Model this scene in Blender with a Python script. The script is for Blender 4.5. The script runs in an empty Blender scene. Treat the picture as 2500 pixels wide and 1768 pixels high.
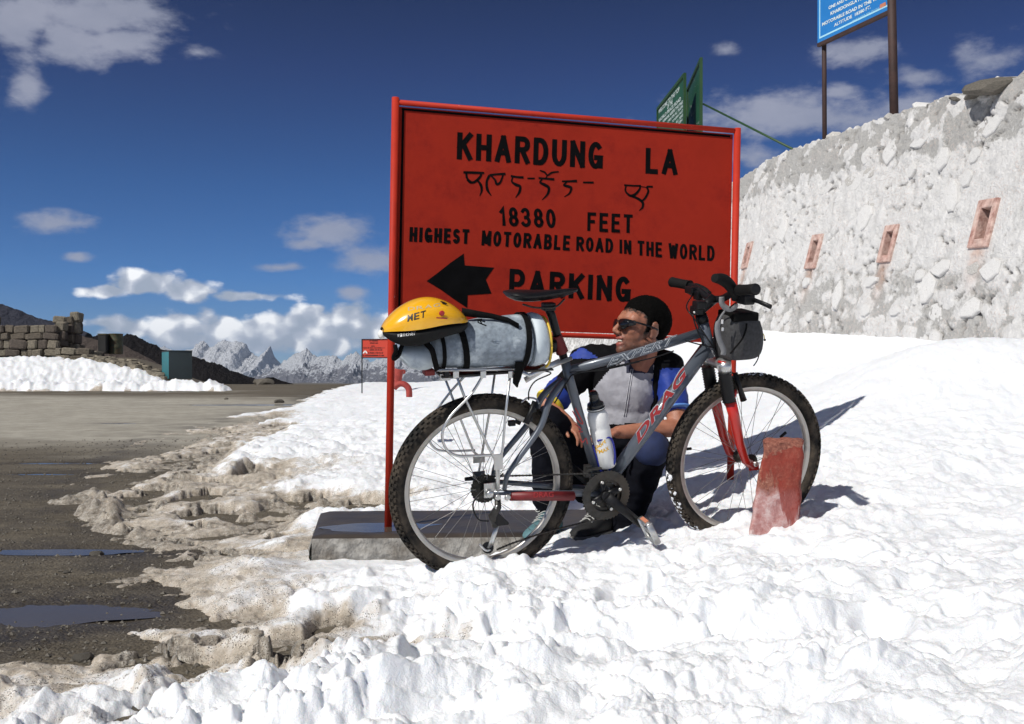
import bpy, bmesh, math, random
import numpy as np
from mathutils import Vector, Matrix, noise as mnoise

random.seed(7)
rng = np.random.default_rng(7)
SC = bpy.context.scene
COL = SC.collection
F = 2350.0            # focal length in photograph pixels (2500 wide)
CX, CY = 1250.0, 925.0

# ------------------------------------------------------------------ camera
cam = bpy.data.cameras.new('camera')
cam.sensor_width = 36.0
cam.lens = 36.0 * F / 2500.0
cam.shift_y = (CY - 884.0) / 2500.0
cam.clip_start = 0.05
cam.clip_end = 120000.0
camo = bpy.data.objects.new('camera', cam)
COL.objects.link(camo)
camo.location = (0, 0, 0)
camo.rotation_euler = (math.radians(90), 0, 0)
SC.camera = camo

# ------------------------------------------------------------------ light
SUN_DIR = Vector((1.02, 1.05, -1.38)).normalized()        # direction the light travels
sun_elev = math.asin(-SUN_DIR.z)
sun_az = math.atan2(-SUN_DIR.x, -SUN_DIR.y)               # compass angle of the sun from +Y
sl = bpy.data.lights.new('sun', 'SUN')
sl.energy = 3.7
sl.angle = math.radians(0.53)
sl.color = (1.0, 0.965, 0.90)
so = bpy.data.objects.new('sun', sl)
COL.objects.link(so)
so.rotation_euler = SUN_DIR.to_track_quat('-Z', 'Y').to_euler()
so.location = (-20, -20, 30)

SC.view_settings.view_transform = 'Standard'
SC.view_settings.look = 'None'
SC.view_settings.gamma = 1.0
SC.view_settings.exposure = 0.22
SC.view_settings.use_curve_mapping = False
SC.cycles.max_bounces = 6
SC.cycles.diffuse_bounces = 4
SC.cycles.glossy_bounces = 3
SC.cycles.transparent_max_bounces = 8

class NT:
    """tiny node-tree helper"""
    def __init__(s, tree):
        s.t = tree
    def n(s, typ, **kw):
        nd = s.t.nodes.new(typ)
        for k, v in kw.items():
            if k.startswith('i_'):
                key = k[2:]
                key = int(key) if key.isdigit() else key
                nd.inputs[key].default_value = v
            else:
                setattr(nd, k, v)
        return nd
    def l(s, a, b):
        s.t.links.new(a, b)
    def m(s, op, a, b=None, c=None, clamp=False):
        nd = s.t.nodes.new('ShaderNodeMath')
        nd.operation = op
        nd.use_clamp = clamp
        for i, v in enumerate((a, b, c)):
            if v is None:
                continue
            if isinstance(v, (int, float)):
                nd.inputs[i].default_value = v
            else:
                s.t.links.new(v, nd.inputs[i])
        return nd.outputs[0]
    def ramp(s, fac, stops, interp='LINEAR'):
        nd = s.t.nodes.new('ShaderNodeValToRGB')
        cr = nd.color_ramp
        cr.interpolation = interp
        while len(cr.elements) > 1:
            cr.elements.remove(cr.elements[-1])
        cr.elements[0].position = stops[0][0]
        cr.elements[0].color = (*stops[0][1], 1)
        for p, c in stops[1:]:
            e = cr.elements.new(p)
            e.color = (*c, 1)
        s.t.links.new(fac, nd.inputs[0])
        return nd.outputs[0]
    def mix(s, fac, a, b, typ='MIX'):
        nd = s.t.nodes.new('ShaderNodeMix')
        nd.data_type = 'RGBA'
        nd.blend_type = typ
        for sock, v in ((nd.inputs[0], fac), (nd.inputs[6], a), (nd.inputs[7], b)):
            if isinstance(v, (int, float)):
                sock.default_value = v
            elif isinstance(v, tuple):
                sock.default_value = (*v, 1) if len(v) == 3 else v
            else:
                s.t.links.new(v, sock)
        return nd.outputs[2]

# ------------------------------------------------------------------ world: high-altitude sky with clouds
W_ = bpy.data.worlds.new('World')
SC.world = W_
W_.use_nodes = True
W_.cycles.sampling_method = 'MANUAL'
W_.cycles.sample_map_resolution = 256
nt = W_.node_tree
nt.nodes.clear()
w = NT(nt)
sky = w.n('ShaderNodeTexSky', sky_type='NISHITA', sun_disc=False, altitude=5300.0,
          air_density=1.0, dust_density=0.3, ozone_density=2.5)
sky.sun_elevation = sun_elev
sky.sun_rotation = sun_az
tc = w.n('ShaderNodeTexCoord')
sep = w.n('ShaderNodeSeparateXYZ')
w.l(tc.outputs['Generated'], sep.inputs[0])
X, Y, Z = sep.outputs
# deep polarised blue: darker towards the zenith, paler at the horizon
skyc = w.ramp(w.m('MAXIMUM', Z, 0.0), [
    (0.0, (0.37, 0.47, 0.58)), (0.05, (0.31, 0.44, 0.58)), (0.10, (0.25, 0.46, 0.67)),
    (0.19, (0.21, 0.39, 0.60)), (0.30, (0.20, 0.26, 0.44)), (0.42, (0.12, 0.145, 0.24)), (1.0, (0.11, 0.12, 0.21))])
skym = w.mix(1.0, sky.outputs[0], skyc, 'MULTIPLY')
# tangent-plane direction of the part of the sky in front
ys = w.m('MAXIMUM', Y, 0.02)
U = w.m('DIVIDE', X, ys)
V = w.m('DIVIDE', Z, ys)
n1 = w.n('ShaderNodeTexNoise', noise_dimensions='3D')
n1.inputs['Scale'].default_value = 9.0; n1.inputs['Detail'].default_value = 9.0; n1.inputs['Roughness'].default_value = 0.62
mp = w.n('ShaderNodeMapping'); mp.inputs['Scale'].default_value = (1, 1, 2.0)
w.l(tc.outputs['Generated'], mp.inputs[0]); w.l(mp.outputs[0], n1.inputs['Vector'])
n2 = w.n('ShaderNodeTexNoise', noise_dimensions='3D')
n2.inputs['Scale'].default_value = 34.0; n2.inputs['Detail'].default_value = 6.0; n2.inputs['Roughness'].default_value = 0.6
w.l(mp.outputs[0], n2.inputs['Vector'])
n3 = w.n('ShaderNodeTexVoronoi', feature='F1', distance='EUCLIDEAN')
n3.inputs['Scale'].default_value = 30.0
try:
    n3.inputs['Detail'].default_value = 1.0
except Exception:
    pass
w.l(tc.outputs['Generated'], n3.inputs['Vector'])
uvn = w.n('ShaderNodeCombineXYZ'); w.l(U, uvn.inputs[0]); w.l(V, uvn.inputs[1])
def cloud_layer(blobs, soft, puff, lift=0.):
    """density from a set of elliptical cloud bodies whose rims are broken by noise"""
    dens = None
    for (px, py, rx, ry, a) in blobs:
        u0 = (px * 1.08885 - CX) / F; v0 = (CY - py * 1.08885) / F
        ku = F / (rx * 1.08885); kv = F / (ry * 1.08885)
        vm = w.n('ShaderNodeVectorMath', operation='MULTIPLY_ADD')
        w.l(uvn.outputs[0], vm.inputs[0]); vm.inputs[1].default_value = (ku, kv, 0); vm.inputs[2].default_value = (-u0 * ku, -v0 * kv, 0)
        ln = w.n('ShaderNodeVectorMath', operation='LENGTH'); w.l(vm.outputs[0], ln.inputs[0])
        e = w.m('MULTIPLY_ADD', ln.outputs['Value'], -1.35, 1.15 + a * .35)
        dens = e if dens is None else w.m('MAXIMUM', dens, e)
    dens = w.m('MAXIMUM', dens, -2.0)
    nz = w.m('ADD', w.m('MULTIPLY', w.m('SUBTRACT', n1.outputs[0], 0.5), 3.6 if not puff else 2.8),
             w.m('MULTIPLY', w.m('SUBTRACT', n2.outputs[0], 0.5), 2.0 if not puff else 1.5))
    if puff:
        nz = w.m('ADD', w.m('MULTIPLY', nz, 1.0), w.m('MULTIPLY', w.m('SUBTRACT', 0.47, n3.outputs['Distance']), puff))
    d = w.m('ADD', w.m('ADD', dens, lift), nz)
    mr = w.n('ShaderNodeMapRange', interpolation_type='SMOOTHSTEP')
    w.l(d, mr.inputs[0]); mr.inputs[1].default_value = 0.15; mr.inputs[2].default_value = 0.15 + soft
    return mr.outputs[0]
soft_blobs = [(250, 20, 210, 75, .9), (150, 100, 90, 60, .9), (280, 90, 90, 40, .7), (40, 60, 80, 110, .8), (60, 190, 50, 60, .3),
              (445, 118, 60, 26, -.55), (130, 500, 95, 32, .55), (760, 520, 130, 45, .75), (830, 575, 120, 42, .8), (690, 548, 60, 20, .3),
              (625, 600, 95, 14, .35), (175, 575, 45, 16, -.35), (1625, 112, 55, 24, -.25), (1930, 110, 130, 42, .12), (1890, 210, 60, 26, .1), (1840, 265, 330, 58, .85),
              (2080, 245, 170, 50, .9), (2200, 140, 130, 70, .35), (2060, 170, 130, 40, .0), (1690, 355, 70, 38, .7), (785, 655, 45, 20, .25), (200, 650, 40, 12, -.2)]
puff_blobs = [(335, 640, 80, 30, .8), (420, 655, 75, 26, .8), (230, 655, 70, 16, .6), (560, 665, 120, 16, .5), (280, 735, 110, 28, .8), (400, 730, 110, 40, 1.0),
              (530, 742, 130, 40, 1.0), (660, 735, 120, 42, 1.0), (600, 765, 330, 34, 1.1), (790, 735, 110, 42, 1.0), (880, 745, 120, 38, 1.0), (940, 770, 200, 30, 1.0), (705, 695, 26, 14, .3),
              (1000, 760, 120, 40, .9), (240, 725, 70, 20, .8)]
dA = cloud_layer(soft_blobs, 1.35, 0, .30)
dB = cloud_layer(puff_blobs, 0.75, 1.1, .62)
# the same puffs sampled a little towards the sun tell which side is lit
sh = w.n('ShaderNodeVectorMath', operation='ADD'); w.l(tc.outputs['Generated'], sh.inputs[0]); sh.inputs[1].default_value = (-.006, 0, .011)
n3b = w.n('ShaderNodeTexVoronoi', feature='F1', distance='EUCLIDEAN'); n3b.inputs['Scale'].default_value = 30.0;
n3b.inputs['Detail'].default_value = 1.0
w.l(sh.outputs[0], n3b.inputs['Vector'])
# light on the clouds: bright sunlit heads, greyer feet
shA = w.m('MULTIPLY_ADD', n1.outputs[0], 0.9, 0.05, clamp=True)
cA = w.mix(shA, (0.17, 0.20, 0.285), (0.43, 0.44, 0.52))
litB = w.m('ADD', w.m('MULTIPLY', w.m('SUBTRACT', n3b.outputs['Distance'], n3.outputs['Distance']), 2.2), w.m('MULTIPLY', w.m('SUBTRACT', n2.outputs[0], .5), 1.0))
cB = w.ramp(w.m('ADD', litB, 0.42, clamp=True), [(0.0, (0.33, 0.38, 0.47)), (0.45, (0.44, 0.48, 0.57)), (0.75, (0.68, 0.71, 0.77)), (1.0, (0.95, 0.96, 0.98))])
ahead = w.m('GREATER_THAN', Y, 0.05)
aA = w.m('MULTIPLY', w.m('MULTIPLY', dA, 0.80), ahead)
aB = w.m('MULTIPLY', w.m('MULTIPLY', dB, 0.97), ahead)
# clouds added out of view, denser and brighter, to fill the snow shadows
n4 = w.n('ShaderNodeTexNoise', noise_dimensions='3D')
n4.inputs['Scale'].default_value = 3.2; n4.inputs['Detail'].default_value = 8.0; n4.inputs['Roughness'].default_value = 0.6
w.l(mp.outputs[0], n4.inputs['Vector'])
r4 = w.n('ShaderNodeMapRange', interpolation_type='SMOOTHSTEP'); w.l(n4.outputs[0], r4.inputs[0])
r4.inputs[1].default_value = 0.49; r4.inputs[2].default_value = 0.66
outside = w.m('MAXIMUM', w.m('GREATER_THAN', w.m('ABSOLUTE', U), 0.60), w.m('MAXIMUM', w.m('GREATER_THAN', V, 0.47), w.m('LESS_THAN', Y, 0.05)))
edgeU = w.n('ShaderNodeMapRange', interpolation_type='SMOOTHSTEP'); w.l(w.m('MAXIMUM', w.m('MULTIPLY', w.m('ABSOLUTE', U), 0.80), V), edgeU.inputs[0])
edgeU.inputs[1].default_value = 0.46; edgeU.inputs[2].default_value = 0.62
outside = w.m('MAXIMUM', edgeU.outputs[0], w.m('LESS_THAN', Y, 0.05))
aC = w.m('MULTIPLY', w.m('MULTIPLY', r4.outputs[0], 0.7), outside)
SKYS = 0.105; SKYGAIN = 1.0
bg_col = w.mix(1.0, skym, (SKYS * SKYGAIN, SKYS * SKYGAIN, SKYS * SKYGAIN), 'MULTIPLY')
CL = 1.0
cC = w.mix(shA, (0.42, 0.45, 0.52), (0.95, 0.95, 0.97))
c1 = w.mix(aC, bg_col, cC)
c2 = w.mix(aA, c1, cA)
c3 = w.mix(aB, c2, cB)
bg = w.n('ShaderNodeBackground'); bg.inputs['Strength'].default_value = 1.0
w.l(c3, bg.inputs['Color'])
outw = w.n('ShaderNodeOutputWorld')
w.l(bg.outputs[0], outw.inputs[0])

# ------------------------------------------------------------------ photograph pixel -> ray helpers (used to read real positions off the picture)
def zoomer(x0, y0, s):
    return lambda x, y: (x0 + x / s, y0 + y / s)
Dd = zoomer(0, 0, 1 / 1.08885)
Z1 = zoomer(900, 640, 3.8267)
Z2 = zoomer(1300, 640, 3.8267)
Z3 = zoomer(930, 900, 3.007)
Z4 = zoomer(1280, 900, 3.5295)
Z5 = zoomer(1600, 660, 2.389)
ZS = zoomer(940, 230, 2.551)
ZW = zoomer(1750, 300, 2.8)
ZG = zoomer(1595, 140, 9.02)
ZB = zoomer(1980, 0, 10.436)
ZR = zoomer(870, 810, 10.15)
ZH = zoomer(1400, 720, 9.02)
ZHB = zoomer(1700, 660, 6.765)
ZL = zoomer(50, 740, 5.102)
def ray(p):
    return Vector(((p[0] - CX) / F, 1.0, (CY - p[1]) / F))
def at(p, y):
    return ray(p) * y
def on_plane(p, o, n):
    r = ray(p)
    return r * (o.dot(n) / r.dot(n))

# ------------------------------------------------------------------ numpy noise
def _h(ix, iy, seed):
    n = (ix.astype(np.int64) * 374761393 + iy.astype(np.int64) * 668265263 + seed * 144269504) & 0xffffffff
    n = ((n ^ (n >> 13)) * 1274126177) & 0xffffffff
    return (n ^ (n >> 16)) & 0xffffffff
def perlin(x, y, seed=0):
    ix = np.floor(x); iy = np.floor(y)
    fx = x - ix; fy = y - iy
    ix = ix.astype(np.int64); iy = iy.astype(np.int64)
    def g(dx, dy):
        a = _h(ix + dx, iy + dy, seed) * (2 * np.pi / 4294967296.0)
        return np.cos(a) * (fx - dx) + np.sin(a) * (fy - dy)
    u = fx * fx * fx * (fx * (fx * 6 - 15) + 10); v = fy * fy * fy * (fy * (fy * 6 - 15) + 10)
    a = g(0, 0) * (1 - u) + g(1, 0) * u
    b = g(0, 1) * (1 - u) + g(1, 1) * u
    return (a * (1 - v) + b * v) * 1.4
def fbm(x, y, oct=4, seed=0, gain=.5, ridged=False):
    s = 0; a = 1; t = 0
    for o in range(oct):
        n = perlin(x * 2 ** o + 13.7 * o, y * 2 ** o - 7.1 * o, seed + o)
        if ridged:
            n = 1 - 2 * np.abs(n)
        s = s + a * n; t += a; a *= gain
    return s / t
def worley(x, y, seed=0, full=False):
    """height of the tallest rounded lump over each point (unit cells)"""
    ix = np.floor(x).astype(np.int64); iy = np.floor(y).astype(np.int64)
    best = np.zeros_like(x); bid = np.zeros_like(x)
    for dx in (-1, 0, 1):
        for dy in (-1, 0, 1):
            cx = ix + dx; cy = iy + dy
            h = _h(cx, cy, seed); h2 = _h(cx, cy, seed + 101); h3 = _h(cx, cy, seed + 202)
            px = cx + .5 + ((h & 0xffff) / 65536. - .5) * .9
            py = cy + .5 + ((h2 & 0xffff) / 65536. - .5) * .9
            r = .25 + .5 * ((h3 & 0xffff) / 65536.)
            d2 = ((x - px) ** 2 + (y - py) ** 2) / (r * r)
            k = np.maximum(0, 1 - d2) ** .85 * r
            if full:
                bid = np.where(k > best, (h3 >> 8 & 0xffff) / 65536., bid)
            best = np.maximum(best, k)
    return (best, bid) if full else best
def ss(a, b, x):
    t = np.clip((x - a) / (b - a), 0, 1)
    return t * t * (3 - 2 * t)

# ------------------------------------------------------------------ object helpers
def tag(o, label=None, cat=None, group=None, kind=None):
    if label: o['label'] = label
    if cat: o['category'] = cat
    if group: o['group'] = group
    if kind: o['kind'] = kind
    return o
def empty(name, loc, label=None, cat=None, group=None):
    o = bpy.data.objects.new(name, None)
    COL.objects.link(o)
    o.location = loc
    o.empty_display_size = 0.1
    return tag(o, label, cat, group)
def adopt(o, parent):
    """parent a world-space mesh without moving it"""
    o.parent = parent
    M = Matrix.Identity(4)
    p = parent
    chain = []
    while p is not None:
        chain.append(p); p = p.parent
    for p in reversed(chain):
        M = M @ p.matrix_parent_inverse @ Matrix.LocRotScale(p.location, p.rotation_euler, p.scale)
    o.matrix_parent_inverse = M.inverted()
    return o
def link_mesh(name, me, mat=None, parent=None):
    o = bpy.data.objects.new(name, me)
    COL.objects.link(o)
    if mat is not None:
        for m_ in (mat if isinstance(mat, (list, tuple)) else [mat]):
            me.materials.append(m_)
    if parent is not None:
        adopt(o, parent)
    return o
def grid_mesh(name, P, closed_u=False):
    """P: (rows, cols, 3) array -> quad mesh"""
    r, c = P.shape[:2]
    me = bpy.data.meshes.new(name)
    idx = np.arange(r * c).reshape(r, c)
    if closed_u:
        nx = np.roll(idx, -1, axis=1)
        q = np.stack([idx[:-1], nx[:-1], nx[1:], idx[1:]], -1).reshape(-1, 4)
    else:
        q = np.stack([idx[:-1, :-1], idx[:-1, 1:], idx[1:, 1:], idx[1:, :-1]], -1).reshape(-1, 4)
    me.vertices.add(r * c); me.vertices.foreach_set('co', P.reshape(-1).astype(np.float32))
    n = len(q)
    me.loops.add(n * 4); me.loops.foreach_set('vertex_index', q.reshape(-1).astype(np.int32))
    me.polygons.add(n)
    me.polygons.foreach_set('loop_start', np.arange(0, n * 4, 4, dtype=np.int32))
    me.polygons.foreach_set('loop_total', np.full(n, 4, dtype=np.int32))
    me.polygons.foreach_set('use_smooth', np.ones(n, dtype=bool))
    me.update(calc_edges=True)
    return me
def fattr(me, name, arr):
    a = me.attributes.new(name, 'FLOAT', 'POINT')
    a.data.foreach_set('value', np.asarray(arr, dtype=np.float32).reshape(-1))

class MB:
    def __init__(s):
        s.v = []; s.f = []; s.sm = []; s.mi = []
        s.cur = 0
    def _f(s, f, smooth):
        s.f.append(f); s.sm.append(smooth); s.mi.append(s.cur)
    def ring_tube(s, pts, radii, seg=10, caps=True, flat=None, smooth=True, upv=None):
        pts = [Vector(p) for p in pts]
        n = len(pts)
        if isinstance(radii, (int, float)): radii = [radii] * n
        tang = []
        for i in range(n):
            a = pts[max(i - 1, 0)]; b = pts[min(i + 1, n - 1)]
            t = (b - a)
            tang.append(t.normalized() if t.length > 1e-9 else Vector((0, 0, 1)))
        up = Vector(upv) if upv is not None else (Vector((0, 0, 1)) if abs(tang[0].z) < .9 else Vector((1, 0, 0)))
        nrm = (up - tang[0] * up.dot(tang[0])).normalized()
        base = len(s.v)
        for i in range(n):
            if i:
                nrm = (nrm - tang[i] * nrm.dot(tang[i]))
                nrm = nrm.normalized() if nrm.length > 1e-6 else tang[i].orthogonal().normalized()
            bn = tang[i].cross(nrm)
            r = radii[i]
            ra, rb = r if isinstance(r, tuple) else (r, r)
            if flat: rb *= flat
            for k in range(seg):
                a = 2 * math.pi * (k + .5) / seg
                s.v.append(pts[i] + nrm * (math.cos(a) * ra) + bn * (math.sin(a) * rb))
        for i in range(n - 1):
            for k in range(seg):
                a = base + i * seg + k; b = base + i * seg + (k + 1) % seg
                s._f((a, b, b + seg, a + seg), smooth)
        if caps:
            s._f(tuple(base + k for k in reversed(range(seg))), False)
            s._f(tuple(base + (n - 1) * seg + k for k in range(seg)), False)
        return s
    tube = ring_tube
    def box(s, c, ax, ay, az, bevel=0.0):
        """c centre, ax/ay/az half-axis vectors"""
        c = Vector(c); ax = Vector(ax); ay = Vector(ay); az = Vector(az)
        base = len(s.v)
        for sx in (-1, 1):
            for sy in (-1, 1):
                for sz in (-1, 1):
                    s.v.append(c + ax * sx + ay * sy + az * sz)
        for f in ((0, 1, 3, 2), (4, 6, 7, 5), (0, 4, 5, 1), (2, 3, 7, 6), (0, 2, 6, 4), (1, 5, 7, 3)):
            s._f(tuple(base + i for i in f), False)
        return s
    def prism(s, poly, d):
        """poly: list of 3D pts; extruded by vector d"""
        d = Vector(d); n = len(poly); base = len(s.v)
        s.v += [Vector(p) for p in poly] + [Vector(p) + d for p in poly]
        s._f(tuple(base + i for i in range(n)), False)
        s._f(tuple(base + n + i for i in reversed(range(n))), False)
        for i in range(n):
            j = (i + 1) % n
            s._f((base + i, base + n + i, base + n + j, base + j), False)
        return s
    def lathe(s, o, axis, prof, seg=20, smooth=True, a0=0, a1=2 * math.pi, ref=None):
        """prof: list of (radius, distance along axis)"""
        o = Vector(o); axis = Vector(axis).normalized()
        e1 = (Vector(ref) - axis * Vector(ref).dot(axis)).normalized() if ref is not None else axis.orthogonal().normalized()
        e2 = axis.cross(e1)
        closed = abs(a1 - a0 - 2 * math.pi) < 1e-6
        ns = seg if closed else seg + 1
        base = len(s.v)
        for r, h in prof:
            for k in range(ns):
                a = a0 + (a1 - a0) * k / seg
                s.v.append(o + axis * h + (e1 * math.cos(a) + e2 * math.sin(a)) * r)
        for i in range(len(prof) - 1):
            for k in range(seg):
                a = base + i * ns + k; b = base + i * ns + (k + 1) % ns
                s._f((a, b, b + ns, a + ns), smooth)
        return s
    def ell(s, c, ax, ay, az, u=14, v=9):
        c = Vector(c); ax = Vector(ax); ay = Vector(ay); az = Vector(az)
        base = len(s.v)
        s.v.append(c + az)
        for i in range(1, v):
            t = math.pi * i / v
            for k in range(u):
                a = 2 * math.pi * k / u
                s.v.append(c + az * math.cos(t) + (ax * math.cos(a) + ay * math.sin(a)) * math.sin(t))
        s.v.append(c - az)
        last = len(s.v) - 1
        for k in range(u):
            s._f((base, base + 1 + k, base + 1 + (k + 1) % u), True)
            s._f((last, base + 1 + (v - 2) * u + (k + 1) % u, base + 1 + (v - 2) * u + k), True)
        for i in range(v - 2):
            for k in range(u):
                a = base + 1 + i * u + k; b = base + 1 + i * u + (k + 1) % u
                s._f((a, a + u, b + u, b), True)
        return s
    def loft(s, rings, closed=True, caps=True, smooth=True):
        """rings: list of equally long lists of points"""
        n = len(rings[0]); base = len(s.v)
        for r in rings: s.v += [Vector(p) for p in r]
        for i in range(len(rings) - 1):
            for k in range(n if closed else n - 1):
                a = base + i * n + k; b = base + i * n + (k + 1) % n
                s._f((a, b, b + n, a + n), smooth)
        if caps:
            s._f(tuple(base + k for k in reversed(range(n))), False)
            s._f(tuple(base + (len(rings) - 1) * n + k for k in range(n)), False)
        return s
    def mesh(s, name, recalc=True):
        me = bpy.data.meshes.new(name)
        me.from_pydata([tuple(p) for p in s.v], [], s.f)
        me.polygons.foreach_set('use_smooth', s.sm)
        me.polygons.foreach_set('material_index', s.mi)
        if recalc:
            bm = bmesh.new(); bm.from_mesh(me)
            bmesh.ops.recalc_face_normals(bm, faces=bm.faces)
            bm.to_mesh(me); bm.free()
        me.update()
        return me
    def build(s, name, mat, parent=None, **kw):
        o = link_mesh(name, s.mesh(name), mat, parent)
        if kw: tag(o, **kw)
        return o
def merge(*mbs):
    o = MB()
    for m_ in mbs:
        b0 = len(o.v); o.v += m_.v
        for f_, s_, mi_ in zip(m_.f, m_.sm, m_.mi): o.f.append(tuple(b0 + i for i in f_)); o.sm.append(s_); o.mi.append(mi_)
    return o


# brush-painted capitals, each letter an outline of constant-width strokes in a unit box
def _arc(cx, cy, rx, ry, a0, a1, n=9):
    return [(cx + rx * math.cos(math.radians(a0 + (a1 - a0) * k / n)), cy + ry * math.sin(math.radians(a0 + (a1 - a0) * k / n))) for k in range(n + 1)]
GL = {
 'K': [[(0, 0), (0, 1)], [(1, 1), (.02, .42)], [(.34, .60), (1, 0)]], 'H': [[(0, 0), (0, 1)], [(1, 0), (1, 1)], [(0, .5), (1, .5)]],
 'A': [[(0, 0), (.5, 1)], [(.5, 1), (1, 0)], [(.2, .33), (.8, .33)]],
 'R': [[(0, 0), (0, 1)], [(0, 1)] + _arc(.58, .76, .42, .24, 90, -90) + [(0, .52)], [(.45, .52), (1, 0)]],
 'D': [[(0, 0), (0, 1)], [(0, 1)] + _arc(.42, .5, .58, .5, 90, -90) + [(0, 0)]], 'U': [[(0, 1)] + _arc(.5, .42, .5, .42, 180, 360) + [(1, 1)]],
 'N': [[(0, 0), (0, 1)], [(0, 1), (1, 0)], [(1, 0), (1, 1)]], 'G': [_arc(.5, .5, .5, .5, 50, 325, 16) + [(1, .40), (.55, .40)], [(1, .42), (1, .02)]],
 'L': [[(0, 1), (0, 0), (1, 0)]], '1': [[(0, .78), (.8, 1), (.8, 0)]], '8': [_arc(.5, .74, .42, .26, 0, 360, 16), _arc(.5, .25, .5, .25, 0, 360, 16)],
 '3': [_arc(.42, .74, .46, .26, 150, -90, 10), _arc(.42, .25, .54, .25, 90, -150, 10)], '0': [_arc(.5, .5, .5, .5, 0, 360, 20)],
 'F': [[(0, 0), (0, 1)], [(0, 1), (1, 1)], [(0, .52), (.8, .52)]], 'E': [[(0, 0), (0, 1)], [(0, 1), (1, 1)], [(0, .52), (.85, .52)], [(0, 0), (1, 0)]],
 'T': [[(0, 1), (1, 1)], [(.5, 1), (.5, 0)]], 'I': [[(.5, 0), (.5, 1)]],
 'S': [_arc(.5, .75, .46, .25, 40, 250, 10) + _arc(.5, .25, .48, .25, 70, -150, 10)],
 'M': [[(0, 0), (0, 1)], [(0, 1), (.5, .15)], [(.5, .15), (1, 1)], [(1, 1), (1, 0)]], 'O': [_arc(.5, .5, .5, .5, 0, 360, 20)],
 'B': [[(0, 0), (0, 1)], [(0, 1)] + _arc(.55, .76, .36, .24, 90, -90) + [(0, .52)], [(0, .52)] + _arc(.55, .26, .45, .26, 90, -90) + [(0, 0)]],
 'W': [[(0, 1), (.25, 0)], [(.25, 0), (.5, .85)], [(.5, .85), (.75, 0)], [(.75, 0), (1, 1)]], 'P': [[(0, 0), (0, 1)], [(0, 1)] + _arc(.55, .70, .45, .30, 90, -90) + [(0, .40)]],
}
GW = {'I': .0, '1': .45, 'M': 1.25, 'W': 1.35, 'L': .8, 'F': .85, 'E': .85, 'T': .95, 'S': .9, 'A': 1.1}
def painted_word(s, LL, LR, UL, th, n, mat, parent, gap=.42):
    """LL/LR/UL corners of the word; th stroke width; one object per letter"""
    LL = Vector(LL); a = Vector(LR) - LL; b_ = Vector(UL) - LL; W = a.length; H = b_.length; au = a / W; bu = b_ / H
    tot = sum(GW.get(ch, 1.) for ch in s) + gap * (len(s) - 1)
    k = (W - th * len(s)) / tot; x = th / 2
    for ch in s:
        wv_ = GW.get(ch, 1.) * k
        mbs = []
        for j_, pts in enumerate(GL[ch]):
            P3 = [LL + au * (x + (p[0] if wv_ > 0 else 0) * wv_) + bu * (th / 2 + p[1] * (H - th)) + n * (.0004 * j_ + .0006) for p in pts]
            # square brush ends
            if len(pts) == 2 or pts[0] != pts[-1]:
                d0 = (P3[0] - P3[1]).normalized(); d1 = (P3[-1] - P3[-2]).normalized(); P3[0] = P3[0] + d0 * th * .42; P3[-1] = P3[-1] + d1 * th * .42
            m_ = len(P3); L_, R_ = [], []; closed = (P3[0] - P3[-1]).length < 1e-5
            for i in range(m_):
                pa = P3[i - 1] if i else (P3[-2] if closed else P3[0]); pb = P3[i + 1] if i < m_ - 1 else (P3[1] if closed else P3[-1])
                t0 = (P3[i] - pa); t1 = (pb - P3[i])
                t0 = t0.normalized() if t0.length > 1e-9 else t1.normalized(); t1 = t1.normalized() if t1.length > 1e-9 else t0
                tt = (t0 + t1); tt = tt.normalized() if tt.length > .3 else t0
                sd_ = tt.cross(n); sc_ = 1 / max(.55, abs(tt.dot(t0)))
                jit = 1 + .05 * mnoise.noise(P3[i] * 60)
                L_.append(P3[i] + sd_ * th / 2 * sc_ * jit); R_.append(P3[i] - sd_ * th / 2 * sc_ * jit)
            mb = MB(); mb.v = L_ + R_
            for i in range(m_ - 1): mb._f((i, i + 1, m_ + i + 1, m_ + i), False)
            mbs.append(mb)
        merge(*mbs).build('letter', mat, parent)
        x += wv_ + th + gap * k

def drape(o, target, d, off=.0008, back=.25):
    """lay the flat mesh o on the surface of target, moving it along direction d"""
    from mathutils.bvhtree import BVHTree
    dg = bpy.context.evaluated_depsgraph_get(); dg.update()
    ev = target.evaluated_get(dg); me_ = ev.to_mesh(); tv = BVHTree.FromPolygons([v.co.copy() for v in me_.vertices], [tuple(p.vertices) for p in me_.polygons]); ev.to_mesh_clear()
    bm = bmesh.new(); bm.from_mesh(o.data)
    bmesh.ops.triangulate(bm, faces=bm.faces[:]); bmesh.ops.subdivide_edges(bm, edges=[e for e in bm.edges if e.calc_length() > .008], cuts=2)
    for v in bm.verts:
        h = tv.ray_cast(v.co - d * back, d)
        if h[0] is not None: v.co = h[0] - d * off
    bm.to_mesh(o.data); bm.free()
    return o
def bev(o, w=.003, seg=2, ang=40):
    m_ = o.modifiers.new('bevel', 'BEVEL'); m_.width = w; m_.segments = seg; m_.limit_method = 'ANGLE'; m_.angle_limit = math.radians(ang)
    return o
def curve_pts(pts, n=8):
    """Catmull-Rom through the points"""
    P = [Vector(p) for p in pts]
    P = [P[0] * 2 - P[1]] + P + [P[-1] * 2 - P[-2]]
    out = []
    for i in range(1, len(P) - 2):
        for k in range(n):
            t = k / n
            out.append(.5 * ((2 * P[i]) + (P[i + 1] - P[i - 1]) * t + (2 * P[i - 1] - 5 * P[i] + 4 * P[i + 1] - P[i + 2]) * t * t
                             + (3 * P[i] - P[i - 1] - 3 * P[i + 1] + P[i + 2]) * t ** 3))
    out.append(P[-2])
    return out

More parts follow.
